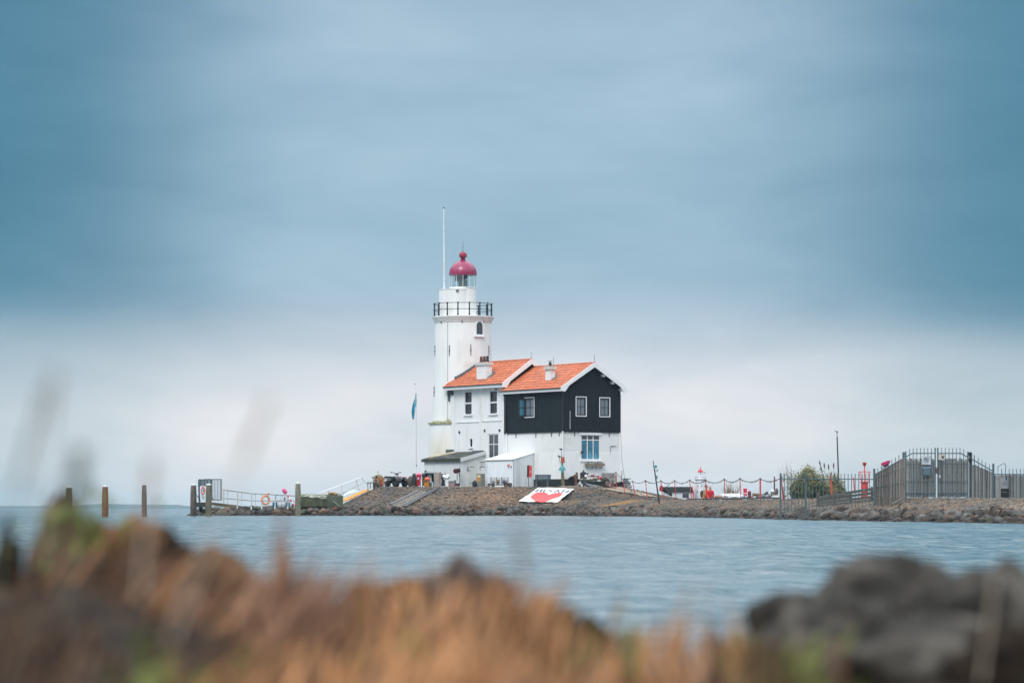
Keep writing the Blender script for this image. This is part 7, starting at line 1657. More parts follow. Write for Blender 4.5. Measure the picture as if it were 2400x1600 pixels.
def reed(x, yb2, xt, yt, Y, label, mt=None):
    t_ = thing('reed', label, 'reed', P(x,yb2,Y)); a, c_ = P(x,yb2,Y), P(xt,yt,Y); m = MB(); m.path([a, a.lerp(c_,.5)+Vector((.03,0,0)), c_], .010, 4); m.build('stem', M('reed_stem', (.20,.19,.11), .8), t_)
    m = MB(); d = (c_-a).normalized(); m.tube(c_-d*.30, c_-d*.12, .012, .045, 6); m.tube(c_-d*.12, c_+d*.02, .045, .008, 6); m.build('plume', M('reed_plume', (.13,.11,.09), .9), t_)
for i, (x, yb2, xt, yt, lab) in enumerate(((1932,1125,1920,1079,'tallest leaning reed plume above the bushes'),(1929,1125,1923,1091,'reed plume just below the tallest one above the bushes'),(1934,1120,1931.5,1084,'upright reed plume right of the tallest one'),(1942,1120,1942,1087,'upright reed plume in the middle gap between the bushes'),(1953,1120,1954,1084,'reed plume nearest left of the dark thin mast'),(1946,1118,1949,1105,'short reed plume bending right between the bushes'),(1958,1120,1955,1108,'short bushy reed plume in front of the mast'))):
    reed(x, yb2, xt, yt, Yb2-.5, lab)
for i, (a, c_) in enumerate((((1832,1115),(1849,1096)),((1833,1108),(1857,1118)),((1838,1099),(1852,1110)),((1828,1106),(1831,1098)))): 
    pass
twigs('bare_twigs', 'bare crossing twigs above the left end of the steel fence', P(1850,1128,158), 12, .85, .9, M('twig_grey', (.10,.10,.09), .9), .008, 12)
# wind mast
Ym2 = 168; wm = thing('wind_mast', 'tall thin dark mast with a weather vane above the bushes', 'mast', P(1967,1166,Ym2))
m = MB(); m.tube(P(1967,1166,Ym2), P(1962,1023,Ym2), .045, .032, 8); m.build('mast', M('mast_dark', (.035,.04,.045), .5), wm)
m = MB(); m.tube(P(1962,1023,Ym2), P(1961.6,1011,Ym2), .02, n=6); m.build('rod', galv, wm)
m = MB(); m.bar(P(1957,1009.5,Ym2), P(1965,1011.5,Ym2), .03,.03); m.cbox(P(1957.5,1009.3,Ym2), .05,.02,.03); m.blob(P(1962,1011.5,Ym2), (.06,.05,.045),1,2,0); m.build('weather_vane', galv, wm)
# red spar buoy
Yz = 152; bu = thing('red_light_buoy', 'bright red navigation buoy with mast and lantern behind the steel fence', 'buoy', P(2026,1168,Yz)); redb = M('buoy_red', (.68,.045,.03), .5, .12, 5); c_ = (Xp(2026.2,Yz),Yz,0); sb_ = Yz/F_PX; zz2 = lambda y: Zp(y,Yz)
m = MB(); m.lathe([(8.2*sb_,zz2(1172)),(8.2*sb_,zz2(1136)),(7.8*sb_,zz2(1131)),(10.5*sb_,zz2(1130.6)),(11*sb_,zz2(1128.6)),(6*sb_,zz2(1128.4))], c_, 24); m.build('body', redb, bu)
m = MB(); m.tube((c_[0],Yz,zz2(1129)), (c_[0],Yz,zz2(1091)), 1.3*sb_, n=10); m.build('mast', redb, bu)
m = MB(); m.lathe([(2*sb_,zz2(1091.5)),(3.3*sb_,zz2(1090)),(4.6*sb_,zz2(1085.5)),(4.4*sb_,zz2(1083.6)),(2*sb_,zz2(1083))], c_, 12); m.build('lantern', M('buoy_dark_red', (.40,.02,.02), .5), bu)
m = MB(); m.bar(P(2011,1105.2,Yz), P(2041,1105.2,Yz), .05,.03); m.build('cross_bar', redb, bu)
for a, d_ in (((2013,1105),(2019,1129)),((2017,1105),(2020,1129)),((2035,1105),(2034,1129)),((2039,1105),(2036,1129))): m = MB(); m.tube(P(*a,Yz), P(*d_,Yz), .014, n=5); m.build('strut', redb, bu)
for k in range(3): m = MB(); m.tube(P(2023.6+k*1.9,1083.5,Yz), P(2023+k*2.6,1078,Yz), .009, n=4); m.build('bird_spike', M('spike_pale', (.55,.56,.58), .5), bu)
m = MB(); m.tube(P(1949,1163,150), P(1946.5,1113,150), .062, .05, 8); solo(m, 'red_post', M('orange_red_post', (.55,.09,.04), .6), 'thick orange-red post in the middle of the bushes', 'post')
m = MB(); m.tube(P(2003.5,1156,150), P(2000.5,1118,150), .026, n=8); solo(m, 'red_post', redb, 'thin red post between the bushes and the red buoy', 'post')
m = MB(); m.tube(P(1836.5,1170,160), P(1834.3,1142,160), .04, n=8); m.blob(P(1834.8,1142,160), (.06,.05,.05),1,1,0); solo(m, 'red_post', M('rusty_red_post', (.36,.05,.035), .6), 'short rusty red post just right of the first steel fence post', 'post')
m = MB(); m.cbox(P(1841,1163,160), .09,.1,.13); solo(m, 'crate', M('mustard_box', (.36,.20,.05), .7), 'small mustard box left of the green bush', 'box')
# horizontal board fence (ranch rails) in front of the buoy
Yf = 137; bf = thing('board_fence', 'weathered horizontal board fence rising to the right between bush and gate', 'fence', P(1980,1190,Yf))
grd = M('fence_board', (.095,.088,.075), .9, .3, 6, .005, 30, stretch=(.3,1,1), rand=.2)
for k in range(6):
    yl, yr = 1160.5+k*6.9, 1143+k*9.4
    m = MB(); m.bar(P(1919-k*.6, yl+4.5, Yf+.0), P(2062, yr, Yf-6), .03, .105 if k else .12); m.build('board', grd, bf)
for x, ya, yb2 in ((1918,1154,1200),(1956,1150,1196),(1995,1150,1195),(2044,1140,1195)): m = MB(); Yx = Yf-(x-1918)/144*6+.05; m.bar(P(x,yb2,Yx), P(x-1.0,ya,Yx), .09,.07,(0,1,0)); m.build('post', MATS['fence_board'], bf)

# ------------------------------------------------------------------ steel palisade fence and double gate
fe = thing('steel_fence', 'grey-green steel bar fence running from the gate into the water', 'fence', P(1940,1200,126))
def FY(px): return float(np.interp(px, [1829,1888,2049], [131,125.5,120.5]))
def fpost(px, y0, y1, Y, w_, par, nm='post', mt=None): m = MB(); z0 = min(Zp(y1,Y), 9); x = Xp(px,Y); m.box(x-w_/2, x+w_/2, Y-w_/2, Y+w_/2, z0, Zp(y0,Y)); return m.build(nm, mt or galv_dk, par)
fpost(1829.5,1108.5,1219,131,.072,fe); fpost(1888.4,1106,1221,125.5,.082,fe); fpost(2049,1097.6,1185,120.5,.075,fe)
for a, c_ in ((1829.5,1888.4),(1888.4,2049)):
    m = MB(); m.bar(P(a,1121.8,FY(a)), P(c_,1121.6 if c_ < 2000 else 1122.6,FY(c_)), .03,.035); m.build('top_rail', galv_dk, fe)
m = MB(); m.bar(P(1829.5,1214.8,131), P(1904,1213.8,124.9), .03,.04); m.build('bottom_rail', iron, fe)
x = 1838.4
while x < 2045:
    if abs(x-1888.4) > 4: m = MB(); Y = FY(x); m.bar(P(x,1218 if x < 1905 else 1200-(x-1905)*.1,Y), P(x,1109.5,Y), .026,.026,(0,1,0)); m.build('picket', galv_dk, fe)
    x += 8.3
# wing fence with rising top, planks behind
wf = thing('wing_fence', 'fence wing with sloping top rail and grey-brown planks left of the double gate', 'fence', P(2084,1183,122.5))
def WY_(px): return float(np.interp(px, [2049,2119.6], [120.5,124]))
m = MB(); m.bar(P(2049,1112,120.5), P(2117,1073.5,124), .03,.035); m.build('top_rail', galv_dk, wf)
for y0, y1 in ((1120,1096),(1142,1131)): m = MB(); m.bar(P(2052,y0,120.6), P(2117,y1,124), .02,.02); m.build('mid_rail', galv_dk, wf)
for k in range(7): x = 2057.5+k*8.2; m = MB(); Y = WY_(x); m.bar(P(x,1180,Y), P(x,1097-k*5.2,Y), .024,.024,(0,1,0)); m.build('picket', galv_dk, wf)
pmat = M('grey_brown_plank', (.19,.16,.135), .9, .35, 7, .004, 40, stretch=(1,1,.15), rand=.32)
x = 2051
while x < 2116:
    wv = rnd.uniform(5.6,7.4); Y = WY_(x)+.18; yt = 1111-(x-2049)*.545+rnd.uniform(-1,1); m = MB(); m.prism([P(x,1184,Y),P(x+wv-.6,1184,Y),P(x+wv-.6,yt-wv*.5,Y),P(x,yt,Y)], (0,.03,0)); m.build('plank', pmat, wf); x += wv
m = MB(); m.bar(P(2089,1182,121.9), P(2118,1166,123), .05,.05); m.build('brace', wood_grey, wf)
# double gate
Yg = 125.5; ga = thing('double_gate', 'wide double steel gate with pickets, wire mesh and grey reed boards', 'gate', P(2198,1168,Yg))
gl_ = M('gate_steel', (.085,.13,.15), .5, .15, 5, metal=.2)
fpost(2117.8,1059,1181,Yg-1,.09,ga,'hinge_post',gl_); fpost(2122.8,1057,1181,Yg-.6,.05,ga,'hinge_post',gl_); fpost(2191.8,1049,1168,Yg,.05,ga,'stile',gl_); fpost(2198,1048.5,1168,Yg,.05,ga,'stile',gl_)
fpost(2268.5,1058,1168,Yg,.05,ga,'hinge_post',gl_); fpost(2275,1060,1167,Yg+.2,.11,ga,'hinge_post',gl_)
for (a, c_) in (((2123,1070),(2138,1062)),((2138,1062),(2191.8,1062)),((2198,1062),(2252,1062)),((2252,1062),(2268.5,1071))): m = MB(); m.bar(P(*a,Yg), P(*c_,Yg), .03,.04); m.build('top_rail', gl_, ga)
for y in (1086.5,1127,1156): 
    for a, c_ in ((2123,2191.8),(2198,2268.5)): m = MB(); m.bar(P(a,y,Yg), P(c_,y,Yg), .02,.022 if y < 1150 else .04); m.build('mid_rail', gl_, ga)
for k in range(7): x = 2131.8+k*8.55; m = MB(); m.bar(P(x,1166.5,Yg-.03), P(x,1051.5 if k == 0 else 1049,Yg-.03), .024,.024,(0,1,0)); m.build('picket', gl_, ga)
for k in range(7): x = 2207+k*8.6; m = MB(); m.bar(P(x,1166.5,Yg-.03), P(x,1051.5 if k == 6 else 1049,Yg-.03), .024,.024,(0,1,0)); m.build('picket', gl_, ga)
rmat = M('reed_board', (.32,.315,.30), .9, .4, 9, .004, 60, stretch=(1,1,.1), rand=.35)
for a0, a1 in ((2124,2191),(2199,2268)):
    x = a0
    while x < a1-1:
        wv = rnd.uniform(2.6,5.2); wv = min(wv, a1-x); Y = Yg+.05+rnd.uniform(0,.02); m = MB(); m.box(Xp(x,Y), Xp(x+wv-.55,Y), Y, Y+.02, Zp(1166+rnd.uniform(-3,0),Y), Zp(1073.5+rnd.uniform(0,7)*(rnd.random() < .5),Y)); m.build('slat', rmat, ga); x += wv
m = MB()
for a0, a1 in ((2124,2191),(2199,2268)):
    for k in range(30): y = 1075+k*3.05; m.bar(P(a0,y,Yg+.02), P(a1,y,Yg+.02), .004,.006)
    for k in range(int((a1-a0)/2.6)): x = a0+k*2.6; m.bar(P(x,1166,Yg+.025), P(x,1074,Yg+.025), .004,.005,(0,1,0))
m.build('wire_mesh', iron, ga, kind='stuff')
m = MB(); m.cbox(P(2195,1097,Yg-.05), .12,.05,.05); m.cbox(P(2195,1104,Yg-.05), .08,.05,.18); m.bar(P(2196,1094,Yg-.06), P(2206,1096,Yg-.06), .03,.03); m.build('lock', M('lock_dark', (.08,.075,.075), .6), ga)
m = MB(); m.cbox(P(2202.5,1116,Yg-.06), .05,.04,.09); m.build('letter_tag', off_white, ga)
m = MB(); m.bar(P(2196.5,1167,Yg-.05), P(2196.3,1112,Yg-.05), .018,.018,(0,1,0)); m.build('drop_bolt', M('bolt_white', (.6,.62,.63), .5), ga)
m = MB(); m.cbox(P(2273.5,1063.5,Yg-.1), .10,.1,.14); m.blob(P(2274,1077,Yg-.1), (.06,.06,.16), 2,2,.2); m.build('gate_lamp', black_paint, ga)
# signs on the gate
Ysn = Yg-.08
d1 = thing('no_drone_sign', 'white square sign with a crossed-out drone in a circle on the left gate leaf', 'sign', P(2171,1088,Ysn)); m = MB(); m.prism([P(2160.5,1088,Ysn),P(2182,1088,Ysn),P(2182,1067,Ysn),P(2160.5,1067,Ysn)], (0,.01,0)); m.build('panel', M('sign_pale', (.50,.54,.58), .5), d1)
dkb = M('sign_dark_blue', (.03,.035,.07), .5)
m = MB(); m.torus(P(2171,1077,Ysn-.006), (0,1,0), .100, .007, 28, 5); m.build('circle', dkb, d1)
m = MB(); m.bar(P(2166,1072,Ysn-.006), P(2175.6,1081.5,Ysn-.006), .006,.016); m.bar(P(2165.5,1076,Ysn-.007), P(2175,1075.5,Ysn-.007), .006,.012); m.cbox(P(2171,1077.6,Ysn-.008), .035,.01,.035); m.cbox(P(2174.5,1075.3,Ysn-.008), .03,.01,.012); m.build('drone', dkb, d1)
d2 = thing('private_sign', 'dark blue-grey sign with pale lettering PRIVE TERREIN on the left gate leaf', 'sign', P(2172,1115,Ysn)); m = MB(); m.prism([P(2160.5,1115,Ysn),P(2183.8,1114.5,Ysn),P(2183.8,1091,Ysn),P(2160.5,1091.5,Ysn)], (0,.01,0)); m.build('panel', M('sign_slate', (.055,.085,.11), .6), d2)
m = MB(); m.prism([P(2162,1099,Ysn-.004),P(2182.5,1098.8,Ysn-.004),P(2182.5,1092.3,Ysn-.004),P(2162,1092.5,Ysn-.004)], (0,.003,0)); m.build('header', M('sign_blue_grey', (.14,.20,.27), .6), d2)
plt = M('sign_teal_text', (.24,.36,.38), .6); text('PRIVÉ', .095, P(2172.3,1103.2,Ysn-.006), (1,0,0), (0,0,1), plt, d2); text('TERREIN', .085, P(2172.3,1108.6,Ysn-.006), (1,0,0), (0,0,1), plt, d2)
d3 = thing('dog_sign', 'pale rectangular sign with a black dog head on the right gate leaf', 'sign', P(2207,1077,Ysn)); m = MB(); m.prism([P(2199.2,1076.8,Ysn),P(2214.6,1077,Ysn),P(2214.8,1063.8,Ysn),P(2199.5,1064,Ysn)], (0,.01,0)); m.build('panel', M('sign_cream', (.48,.47,.42), .6), d3)
hd_ = [(2207.3,1066),(2208.7,1068.8),(2211,1068.6),(2212.8,1066.4),(2212.4,1070.5),(2211.3,1073),(2209.6,1074.6),(2207.8,1073.6),(2207,1070)]; m = MB(); m.prism([P(x,y,Ysn-.006) for x, y in hd_], (0,.003,0)); m.build('dog_head', black_paint, d3)
# right wing and right fence
rw_ = thing('wing_fence', 'fence wing with falling top rail and grey planks right of the double gate', 'fence', P(2304,1168,Yg)); Yv = lambda px: float(np.interp(px, [2275,2328,2470], [125.5,123.5,120]))
m = MB(); m.bar(P(2277,1075,Yv(2277)), P(2328,1104,Yv(2328)), .03,.04); m.build('top_rail', gl_, rw_)
m = MB(); m.bar(P(2277,1088,Yv(2277)), P(2300,1100,Yv(2300)), .012,.012); m.build('wire', gl_, rw_)
for k, (x, yt) in enumerate(((2283.5,1066),(2292.8,1072.5),(2301.5,1078),(2310,1083),(2319,1088.5))): m = MB(); m.bar(P(x,1167,Yv(x)), P(x,yt,Yv(x)), .024 if k else .035,.024,(0,1,0)); m.build('picket', gl_, rw_)
fpost(2328,1086,1167,Yv(2328),.075,rw_,'post',gl_)
x = 2278
while x < 2326: wv = rnd.uniform(3.8,6.5); Y = Yv(x)+.12; yt = max(1088.5, 1088+(x-2283)*.46)+rnd.uniform(-1,1.5); m = MB(); m.box(Xp(x,Y), Xp(x+wv-.6,Y), Y, Y+.025, Zp(1167,Y), Zp(yt,Y)); m.build('plank', M('grey_plank_pale', (.19,.18,.165), .9, .35, 7, .004, 40, stretch=(1,1,.15), rand=.3), rw_); x += wv
rf2 = thing('right_fence', 'low steel fence with reed boards and a bent hoop at the right edge', 'fence', P(2390,1168,121))
m = MB(); m.bar(P(2328,1110.8,Yv(2328)), P(2470,1111.5,Yv(2470)), .03,.035); m.build('top_rail', gl_, rf2)
x = 2347.9; k = 0
while x < 2470: m = MB(); m.bar(P(x,1167,Yv(x)), P(x,1098.5,Yv(x)), .024,.024,(0,1,0)); m.build('picket', gl_, rf2); x += 8.7; k += 1
m = MB(); m.path([P(2339,1111,Yv(2339)),P(2339,1098.5,Yv(2339)),P(2338,1095.5,Yv(2339)),P(2340,1092.5,Yv(2339)),P(2350.5,1086.2,Yv(2350)),P(2354,1085.4,Yv(2350)),P(2356.6,1088,Yv(2350)),P(2357.3,1093,Yv(2350)),P(2356.6,1111,Yv(2350))], .012, 6); m.build('hoop', gl_, rf2)
x = 2330
while x < 2470:
    wv = rnd.uniform(2.6,5.2); Y = Yv(x)+.08; m = MB(); m.box(Xp(x,Y), Xp(x+wv-.5,Y), Y, Y+.02, Zp(1167,Y), Zp(1112+rnd.uniform(0,2),Y)); m.build('slat', rmat, rf2); x += wv
m = MB()
for k in range(18): y = 1113+k*3.05; m.bar(P(2329,y,Yv(2329)+.03), P(2470,y,Yv(2470)+.03), .004,.006)
for k in range(50): x = 2331+k*2.8; m.bar(P(x,1166,Yv(x)+.035), P(x,1112,Yv(x)+.035), .004,.005,(0,1,0))
m.build('wire_mesh', iron, rf2, kind='stuff')
Y = Yv(2358)-.08; pn = thing('info_panel', 'grey notice with faint print above a black notice on the rightmost fence', 'sign', P(2358,1165,Y)); m = MB(); m.prism([P(2345.8,1144,Y),P(2370.8,1144.5,Y),P(2370.8,1118.5,Y),P(2345.8,1118.5,Y)], (0,.01,0)); m.build('panel', M('notice_grey', (.26,.28,.29), .6), pn)
m = MB(); m.prism([P(2345.8,1164.5,Y-.01),P(2370,1164.5,Y-.01),P(2370,1144.6,Y-.01),P(2345.8,1144.2,Y-.01)], (0,.01,0)); m.build('black_panel', black_paint, pn)
m = MB(); m.cbox(P(2358.3,1121.5,Y-.006), .045,.006,.10); m.build('symbol', black_paint, pn)
m = MB(); 
for y, a, c_ in ((1130,2348,2361),(1133.3,2348.5,2356),(1135.3,2351,2360.5)): m.bar(P(a,y,Y-.004), P(c_,y,Y-.004), .003,.016)
m.build('print', M('print_grey', (.13,.14,.15), .7), pn)
m = MB(); m.bar(P(2348,1152.5,Y-.012), P(2360,1152.5,Y-.012), .003,.014); m.build('print', M('print_pale', (.25,.30,.30), .7), pn)
# pink-topped floodlight box behind the left wing
Yx = 128; fx = thing('floodlight', 'black floodlight with magenta cover tilted behind the left fence wing', 'floodlight', P(2074,1100,Yx))
m = MB(); m.prism([P(2066,1087.5,Yx),P(2068,1091,Yx),P(2086,1084.5,Yx),P(2086.5,1078.5,Yx),P(2082,1078.8,Yx),P(2067.5,1084,Yx)], (0,.25,0)); m.build('cover', M('magenta_cover', (.50,.015,.12), .5), fx)
m = MB(); m.prism([P(2068,1089.5,Yx+.01),P(2074,1095,Yx+.01),P(2082,1091,Yx+.01),P(2086,1083,Yx+.01)], (0,.22,0)); m.build('lamp_body', black_paint, fx)
m = MB(); m.tube(P(2075,1093,Yx), P(2073,1104,Yx), .03, n=6); m.prism([P(2063,1093.5,Yx),P(2073,1097,Yx),P(2070,1100,Yx)], (0,.05,0)); m.build('bracket', galv, fx)
# ------------------------------------------------------------------ near shore: out-of-focus rocks and grass
def sil(px):          # rough skyline of the near bank, photograph rows
    return float(np.interp(px, [-400,-60,20,60,90,140,230,330,395,430,500,560,640,760,860,940,1010,1120,1200,1290,1400,1500,1620,1700,1780,1900,2000,2120,2200,2300,2420,2800],
                               [1260,1250,1265,1345,1205,1195,1200,1240,1290,1340,1300,1355,1380,1405,1390,1360,1380,1350,1385,1420,1465,1495,1505,1490,1470,1460,1450,1440,1440,1430,1430,1430]))
nbm = M('bank_soil', (.018,.012,.008), .95, .5, 30, .01, 60, col2=(.045,.027,.015), msc=14, spec=.2)
def bz(x, y):         # bank surface: highest along y ~ 3.5 m, falling to the water behind and to the camera in front
    px = 1200+F_PX*x/max(y, 1.0); top = CAM_Z-(sil(px)+45-HY)/F_PX*3.6
    return float(np.interp(y, [-2, 1.2, 2.2, 3.3, 3.9, 4.6, 6.2], [.12, .20, .285, top-.02, top-.03, .12, -.2])) + .012*mnoise.noise(Vector((x*14, y*14, 0)))
m = MB(); ny_, nx_ = 60, 160; vs = []
for j in range(ny_+1):
    y = -2+8.2*j/ny_
    for i in range(nx_+1):
        x = -1.6+3.2*i/nx_; vs.append((x, y, bz(x, y)))
m.add(vs, [(j*(nx_+1)+i, j*(nx_+1)+i+1, (j+1)*(nx_+1)+i+1, (j+1)*(nx_+1)+i) for j in range(ny_) for i in range(nx_)])
m.build('near_bank', nbm, kind='structure', sharp=None)
# boulders: (px, top row, width px, height px, Y, material, label)
fg_grey = M('near_grey_rock', (.032,.029,.025), .9, .5, 25, .008, 40, spec=.25, col2=(.085,.076,.064), msc=16, mlo=.5, mhi=.6)
fg_brown = M('near_brown_rock', (.070,.036,.016), .9, .4, 12, .008, 40, spec=.25, col2=(.15,.075,.034), msc=10)
fg_dark = M('near_dark_rock', (.016,.010,.006), .9, .4, 12, .008, 40, spec=.15)
fg_moss = M('near_mossy_rock', (.075,.042,.022), .9, .4, 10, .008, 40, spec=.25, col2=(.085,.095,.02), msc=7, mlo=.54, mhi=.66)
FG = [(15,1232,95,420,3.3,fg_dark,'dark blurred rock at the far left edge of the foreground'),
      (170,1172,230,440,3.5,fg_moss,'tall brown blurred rock with a green top at the left of the foreground'),
      (300,1192,220,420,3.52,fg_brown,'tall brown blurred rock directly right of the green-topped rock'),
      (390,1235,150,300,3.55,fg_brown,'brown blurred rock sloping down right of the two tall ones'),
      (530,1285,220,300,3.4,fg_brown,'rounded brown blurred rock below the jetty'),
      (640,1375,260,260,3.2,fg_brown,'low wide brown blurred rock below the mossy block stack'),
      (960,1352,190,240,3.4,fg_brown,'brown blurred rock below the slope steps in the foreground'),
      (1110,1310,230,270,3.4,M('near_pinkish_rock', (.15,.105,.085), .9, .35, 10, .008, 40, spec=.25, col2=(.07,.055,.05), msc=8),'pinkish grey blurred rock in the middle of the foreground'),
      (1290,1395,210,220,3.4,fg_brown,'brown blurred rock right of the pinkish one'),
      (1390,1445,140,180,3.6,fg_dark,'dark small blurred rock right of the foreground middle'),
      (1900,1385,340,260,3.7,fg_grey,'low grey blurred boulder, left one of the right-hand group'),
      (2100,1308,380,300,3.6,fg_grey,'largest grey blurred boulder of the right-hand group, peaked top'),
      (2350,1305,300,330,3.4,fg_grey,'grey blurred boulder cut by the right edge'),
      (2180,1450,420,300,3.0,fg_grey,'dark grey blurred boulder below the peaked one'),
      (1960,1490,260,220,3.2,M('near_brown_dark', (.07,.042,.028), .9, .4, 12, .008, 40),'brown blurred boulder under the low grey one'),
      (1760,1470,240,220,3.3,fg_moss,'greenish brown blurred rock at the left end of the right-hand group'),
      (2010,1375,260,260,3.5,fg_grey,'grey blurred boulder wedged between the low and the peaked one'),
      (2230,1350,220,260,3.5,fg_grey,'grey blurred boulder filling the dip right of the peaked one'),
      (1870,1450,260,240,3.3,fg_grey,'grey blurred boulder under the left low one'),
      (2350,1470,300,260,2.9,fg_dark,'darkest blurred boulder in the bottom right corner'),
      (410,1255,120,260,3.45,fg_dark,'dark narrow blurred rock in the cleft right of the tall brown one'),
      (850,1365,200,230,3.3,fg_dark,'dark blurred rock left of the tall orange stalk'),
      (80,1480,330,260,2.9,fg_dark,'dark rock in the bottom left corner of the foreground')]
for i, (px, yt, wp, hp, Y, mt, lab) in enumerate(FG):
    rx = wp/2/F_PX*Y; rz_ = hp/2/F_PX*Y; c = P(px, yt+hp/2, Y); m = MB(); m.blob(c, (rx, rx*.9, rz_), 80+i, 4, .42, 2.1, .5); solo(m, 'near_boulder', mt, lab, 'boulder', sharp=None)
# grass: dry brown, orange and green blades, thousands of them, as geometry
def blades(name, mt, n, seed, area, hr, wr, label, lean=.35, bias=None):
    r2 = random.Random(seed); V_ = []; F_ = []; k = 0
    for _ in range(n):
        px0, px1, y0, y1 = area[r2.randrange(len(area))][:4] if isinstance(area, list) else area
        px = r2.uniform(px0, px1); Y = r2.uniform(y0, y1); x = Xp(px, Y); z = bz(x, Y)-.005
        top = CAM_Z-(sil(px)-HY)/F_PX*Y; h = r2.uniform(*hr); z = max(z, top-.075-h*.25) if Y > 2.7 else z
        a = r2.gauss(.25, lean); b_ = r2.gauss(0, .3); w_ = r2.uniform(*wr); ph = r2.uniform(0, 3.14)
        p = Vector((x, Y, z)); wx = Vector((math.cos(ph), math.sin(ph), 0))*w_
        for s_ in range(4):
            f = s_/3; c = p + Vector((math.sin(a*(.5+f))*h*f, math.sin(b_*f)*h*f, math.cos(a*f)*h*f)); ww = wx*(1-f*.85); V_ += [c-ww, c+ww]
        F_ += [(k+2*s_, k+2*s_+1, k+2*s_+3, k+2*s_+2) for s_ in range(3)]; k += 8
    me = bpy.data.meshes.new(name); me.from_pydata([tuple(v) for v in V_], [], F_); me.materials.append(mt)
    o = bpy.data.objects.new(name, me); COL.objects.link(o); o['kind'] = 'stuff'; o['label'] = label; o['category'] = 'grass'
brown = M('dry_grass_brown', (.13,.062,.028), .85, .45, 9, col2=(.04,.020,.012), msc=11)
orng = M('dry_grass_orange', (.42,.20,.085), .85, .35, 9)
pink = M('dry_grass_pinkish', (.27,.14,.085), .85, .3, 9)
green = M('green_grass', (.10,.12,.025), .8, .4, 9, col2=(.18,.20,.05), msc=12)
def clumps(name, mt, spots, seed, label, nb=22, hr=(.03,.065), wr=(.0012,.0032), sp=.026):
    r2 = random.Random(seed); V_ = []; F_ = []; k = 0
    for (px, yrow, Y, hs_, lean) in spots:
        c0 = P(px, yrow, Y)
        for _ in range(nb):
            x = c0.x+r2.gauss(0, sp); y = Y+r2.gauss(0, sp*2); z = c0.z+r2.gauss(0, sp*.6); h = r2.uniform(*hr)*hs_; a = r2.gauss(lean, .16); b_ = r2.gauss(0,.25); w_ = r2.uniform(*wr); ph = r2.uniform(-.6,.6)
            p = Vector((x, y, z)); wx = Vector((math.cos(ph), math.sin(ph), 0))*w_
            for s_ in range(4):
                f = s_/3; c = p + Vector((math.sin(a*(.6+.6*f))*h*f, math.sin(b_*f)*h*f, math.cos(a*f)*h*f)); ww = wx*(1-f*.8); V_ += [c-ww, c+ww]
            F_ += [(k+2*s_, k+2*s_+1, k+2*s_+3, k+2*s_+2) for s_ in range(3)]; k += 8
    me = bpy.data.meshes.new(name); me.from_pydata([tuple(v) for v in V_], [], F_); me.materials.append(mt)
    o = bpy.data.objects.new(name, me); COL.objects.link(o); o['kind'] = 'stuff'; o['label'] = label; o['category'] = 'grass'
def spots(n, px0, px1, dy0, dy1, Y0, Y1, hs, seed, lean=.25):
    r2 = random.Random(seed); return [(px, sil(px)+25+r2.uniform(dy0, dy1), r2.uniform(Y0, Y1), hs*r2.uniform(.7,1.2), r2.gauss(lean,.25)) for px in (r2.uniform(px0, px1) for _ in range(n))]
clumps('dry_grass', brown, spots(26,100,420,150,330,3.0,3.3,1,1,.5)+spots(20,430,700,110,300,3.0,3.4,1,21,.5)+spots(26,640,1450,110,300,2.8,3.4,1,2,.3)+spots(20,1400,1900,110,260,2.5,3.0,.8,3,.1)+spots(30,0,1700,330,460,2.2,2.8,1,4), 1, 'dark brown dry grass clumps on the near bank', 18)
clumps('dry_grass', orng, spots(12,900,1340,110,280,2.9,3.4,1.1,5,.1)+spots(5,1080,1260,90,160,3.0,3.4,1.0,6,.05)+spots(6,1440,1700,90,200,2.6,3.2,.6,7,.0)+spots(9,150,560,180,380,3.0,3.3,1,8,.5)+spots(22,500,1500,310,420,2.1,2.6,1,9), 2, 'orange dry grass clumps on the near bank', 15, (.03,.07), (.0014,.0042))
clumps('dry_grass', pink, spots(14,560,800,70,250,2.9,3.3,1.1,10,.5)+spots(6,200,420,130,300,3.1,3.3,.9,22,.5)+spots(6,1000,1260,110,220,2.9,3.3,1,11,.5)+spots(8,1500,1680,110,240,2.5,3.0,.6,12,.0)+spots(20,700,1700,330,430,2.0,2.4,1,14), 3, 'pale pinkish dry grass clumps on the near bank', 15, (.03,.07), (.0014,.0038))
clumps('green_grass', green, spots(3,120,200,10,40,3.3,3.36,.35,15)+spots(9,1390,1500,60,150,2.9,3.3,.8,16,.3)+spots(3,960,1010,130,190,2.9,3.1,.5,17)+spots(5,1780,1900,90,180,2.5,2.9,.6,18,.5)+spots(4,380,470,330,370,2.3,2.5,.6,19)+spots(3,2100,2160,260,330,2.4,2.6,.5,20), 4, 'patches of green grass on the near bank', 20, (.025,.05), (.0025,.006))
clumps('dry_grass', orng, [(950,1500,3.2,1.15,.0),(962,1540,3.2,1.1,.0),(1050,1500,3.3,1.0,.6),(1150,1510,3.2,1.15,.02),(1165,1540,3.2,1.1,.0),(1225,1530,3.2,1.15,.25),(1590,1590,3.0,.8,.0)], 9, 'tall orange dry blades standing up from the near bank', 9, (.045,.075), (.0025,.005), .005)
clumps('dry_grass', pink, [(662,1380,3.1,.9,.05),(690,1440,3.1,1.0,.45),(740,1450,3.1,.9,.6),(620,1440,3.1,.9,.2),(1440,1570,3.1,.8,.2),(1660,1560,2.9,.6,.0)], 10, 'tall pinkish dry blades standing up from the near bank', 8, (.045,.07), (.002,.0045), .006)
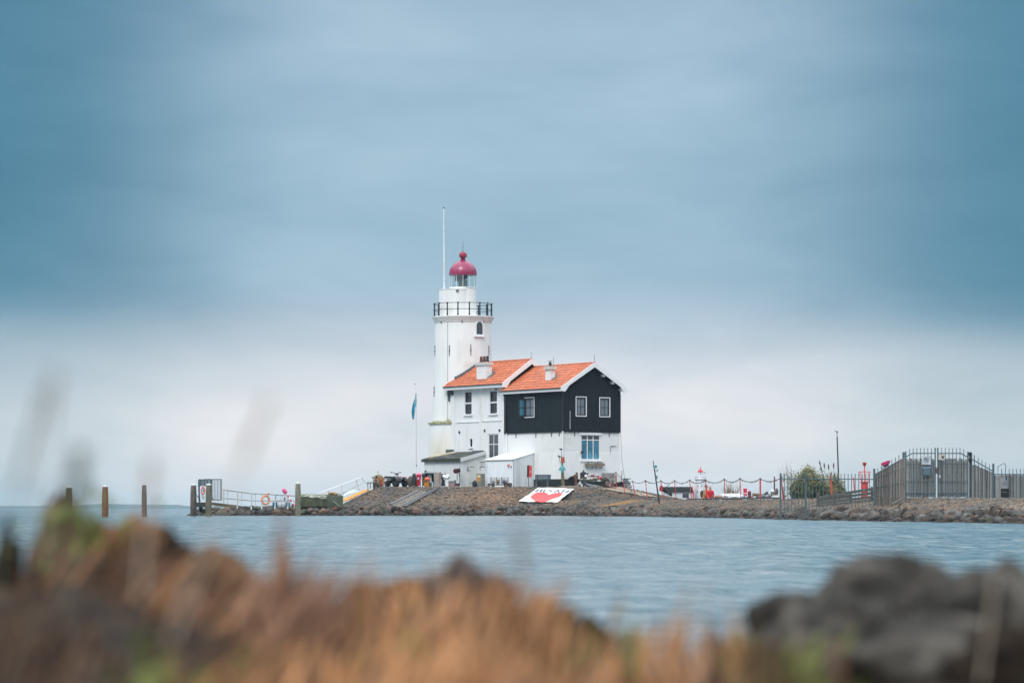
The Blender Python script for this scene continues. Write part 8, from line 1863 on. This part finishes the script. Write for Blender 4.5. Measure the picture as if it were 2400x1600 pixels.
clumps('dry_grass', M('dry_grass_pale_orange', (.66,.33,.15), .85, .3, 9), spots(18,760,1500,270,430,2.1,2.6,1.1,31,.15)+spots(8,930,1300,120,260,3.0,3.3,1.0,32,.1)+spots(6,1500,1680,90,180,2.6,3.0,.7,33,.0), 11, 'pale orange dry grass low in the middle of the near bank', 14, (.03,.07), (.0014,.004))
def plume(px, y0, pxt, yt, Y, wpx, hpx, mt, label, stem=True):
    t_ = thing('grass_plume', label, 'grass', P(px, y0, Y)); a, c_ = P(px, y0, Y), P(pxt, yt, Y)
    m = MB(); m.tube(a, c_, .0012, .0007, 5); m.build('stem', mt, t_)
    d = (c_-a).normalized(); m = MB(); r2 = random.Random(int(px)); L_ = hpx/F_PX*Y; w_ = wpx/2/F_PX*Y
    for k in range(150):
        f = r2.random(); p = c_-d*L_*f; q = Vector((r2.uniform(-1,1)*w_, r2.uniform(-1,1)*w_, 0)); u = (q*.8+d*L_*.12); s_ = w_*.22; m.add([p, p+u*.5+Vector((s_,0,0)), p+u, p+u*.5-Vector((s_,0,0))], [(0,1,2,3)])
    m.build('plume', mt, t_, kind='stuff')
pg = M('plume_grey_green', (.14,.16,.11), .9, .3, 20); pb = M('plume_beige', (.46,.38,.30), .9, .3, 20)
plume(-30,1400, 100,930, 1.7, 24, 250, pg, 'very blurred grey-green grass plume rising at the left edge')
plume(90,1300, 128,875, 1.6, 30, 120, pb, 'very blurred pale beige plume tip, highest at the left')
plume(140,1400, 190,1060, 1.7, 60, 150, pg, 'very blurred green plume above the mossy post')
plume(330,1400, 355,1085, 1.9, 30, 130, pb, 'faint beige plume in front of the slim brown post')
plume(400,1500, 628,940, 1.7, 28, 160, pb, 'very blurred pale plume leaning right above the jetty railing')
plume(640,1450, 665,1200, 2.4, 22, 120, pink, 'upright pinkish plume below the jetty, in front of the water')
plume(1250,1500, 1212,1240, 2.2, 24, 120, pink, 'thin pinkish plume curving over the water in the middle')
plume(2300,1600, 2330,1370, 2.4, 18, 150, pb, 'thin beige stalk in front of the right-hand boulders')
plume(1640,1600, 1655,1360, 2.4, 14, 120, pb, 'thin beige stalk over the water right of the middle')
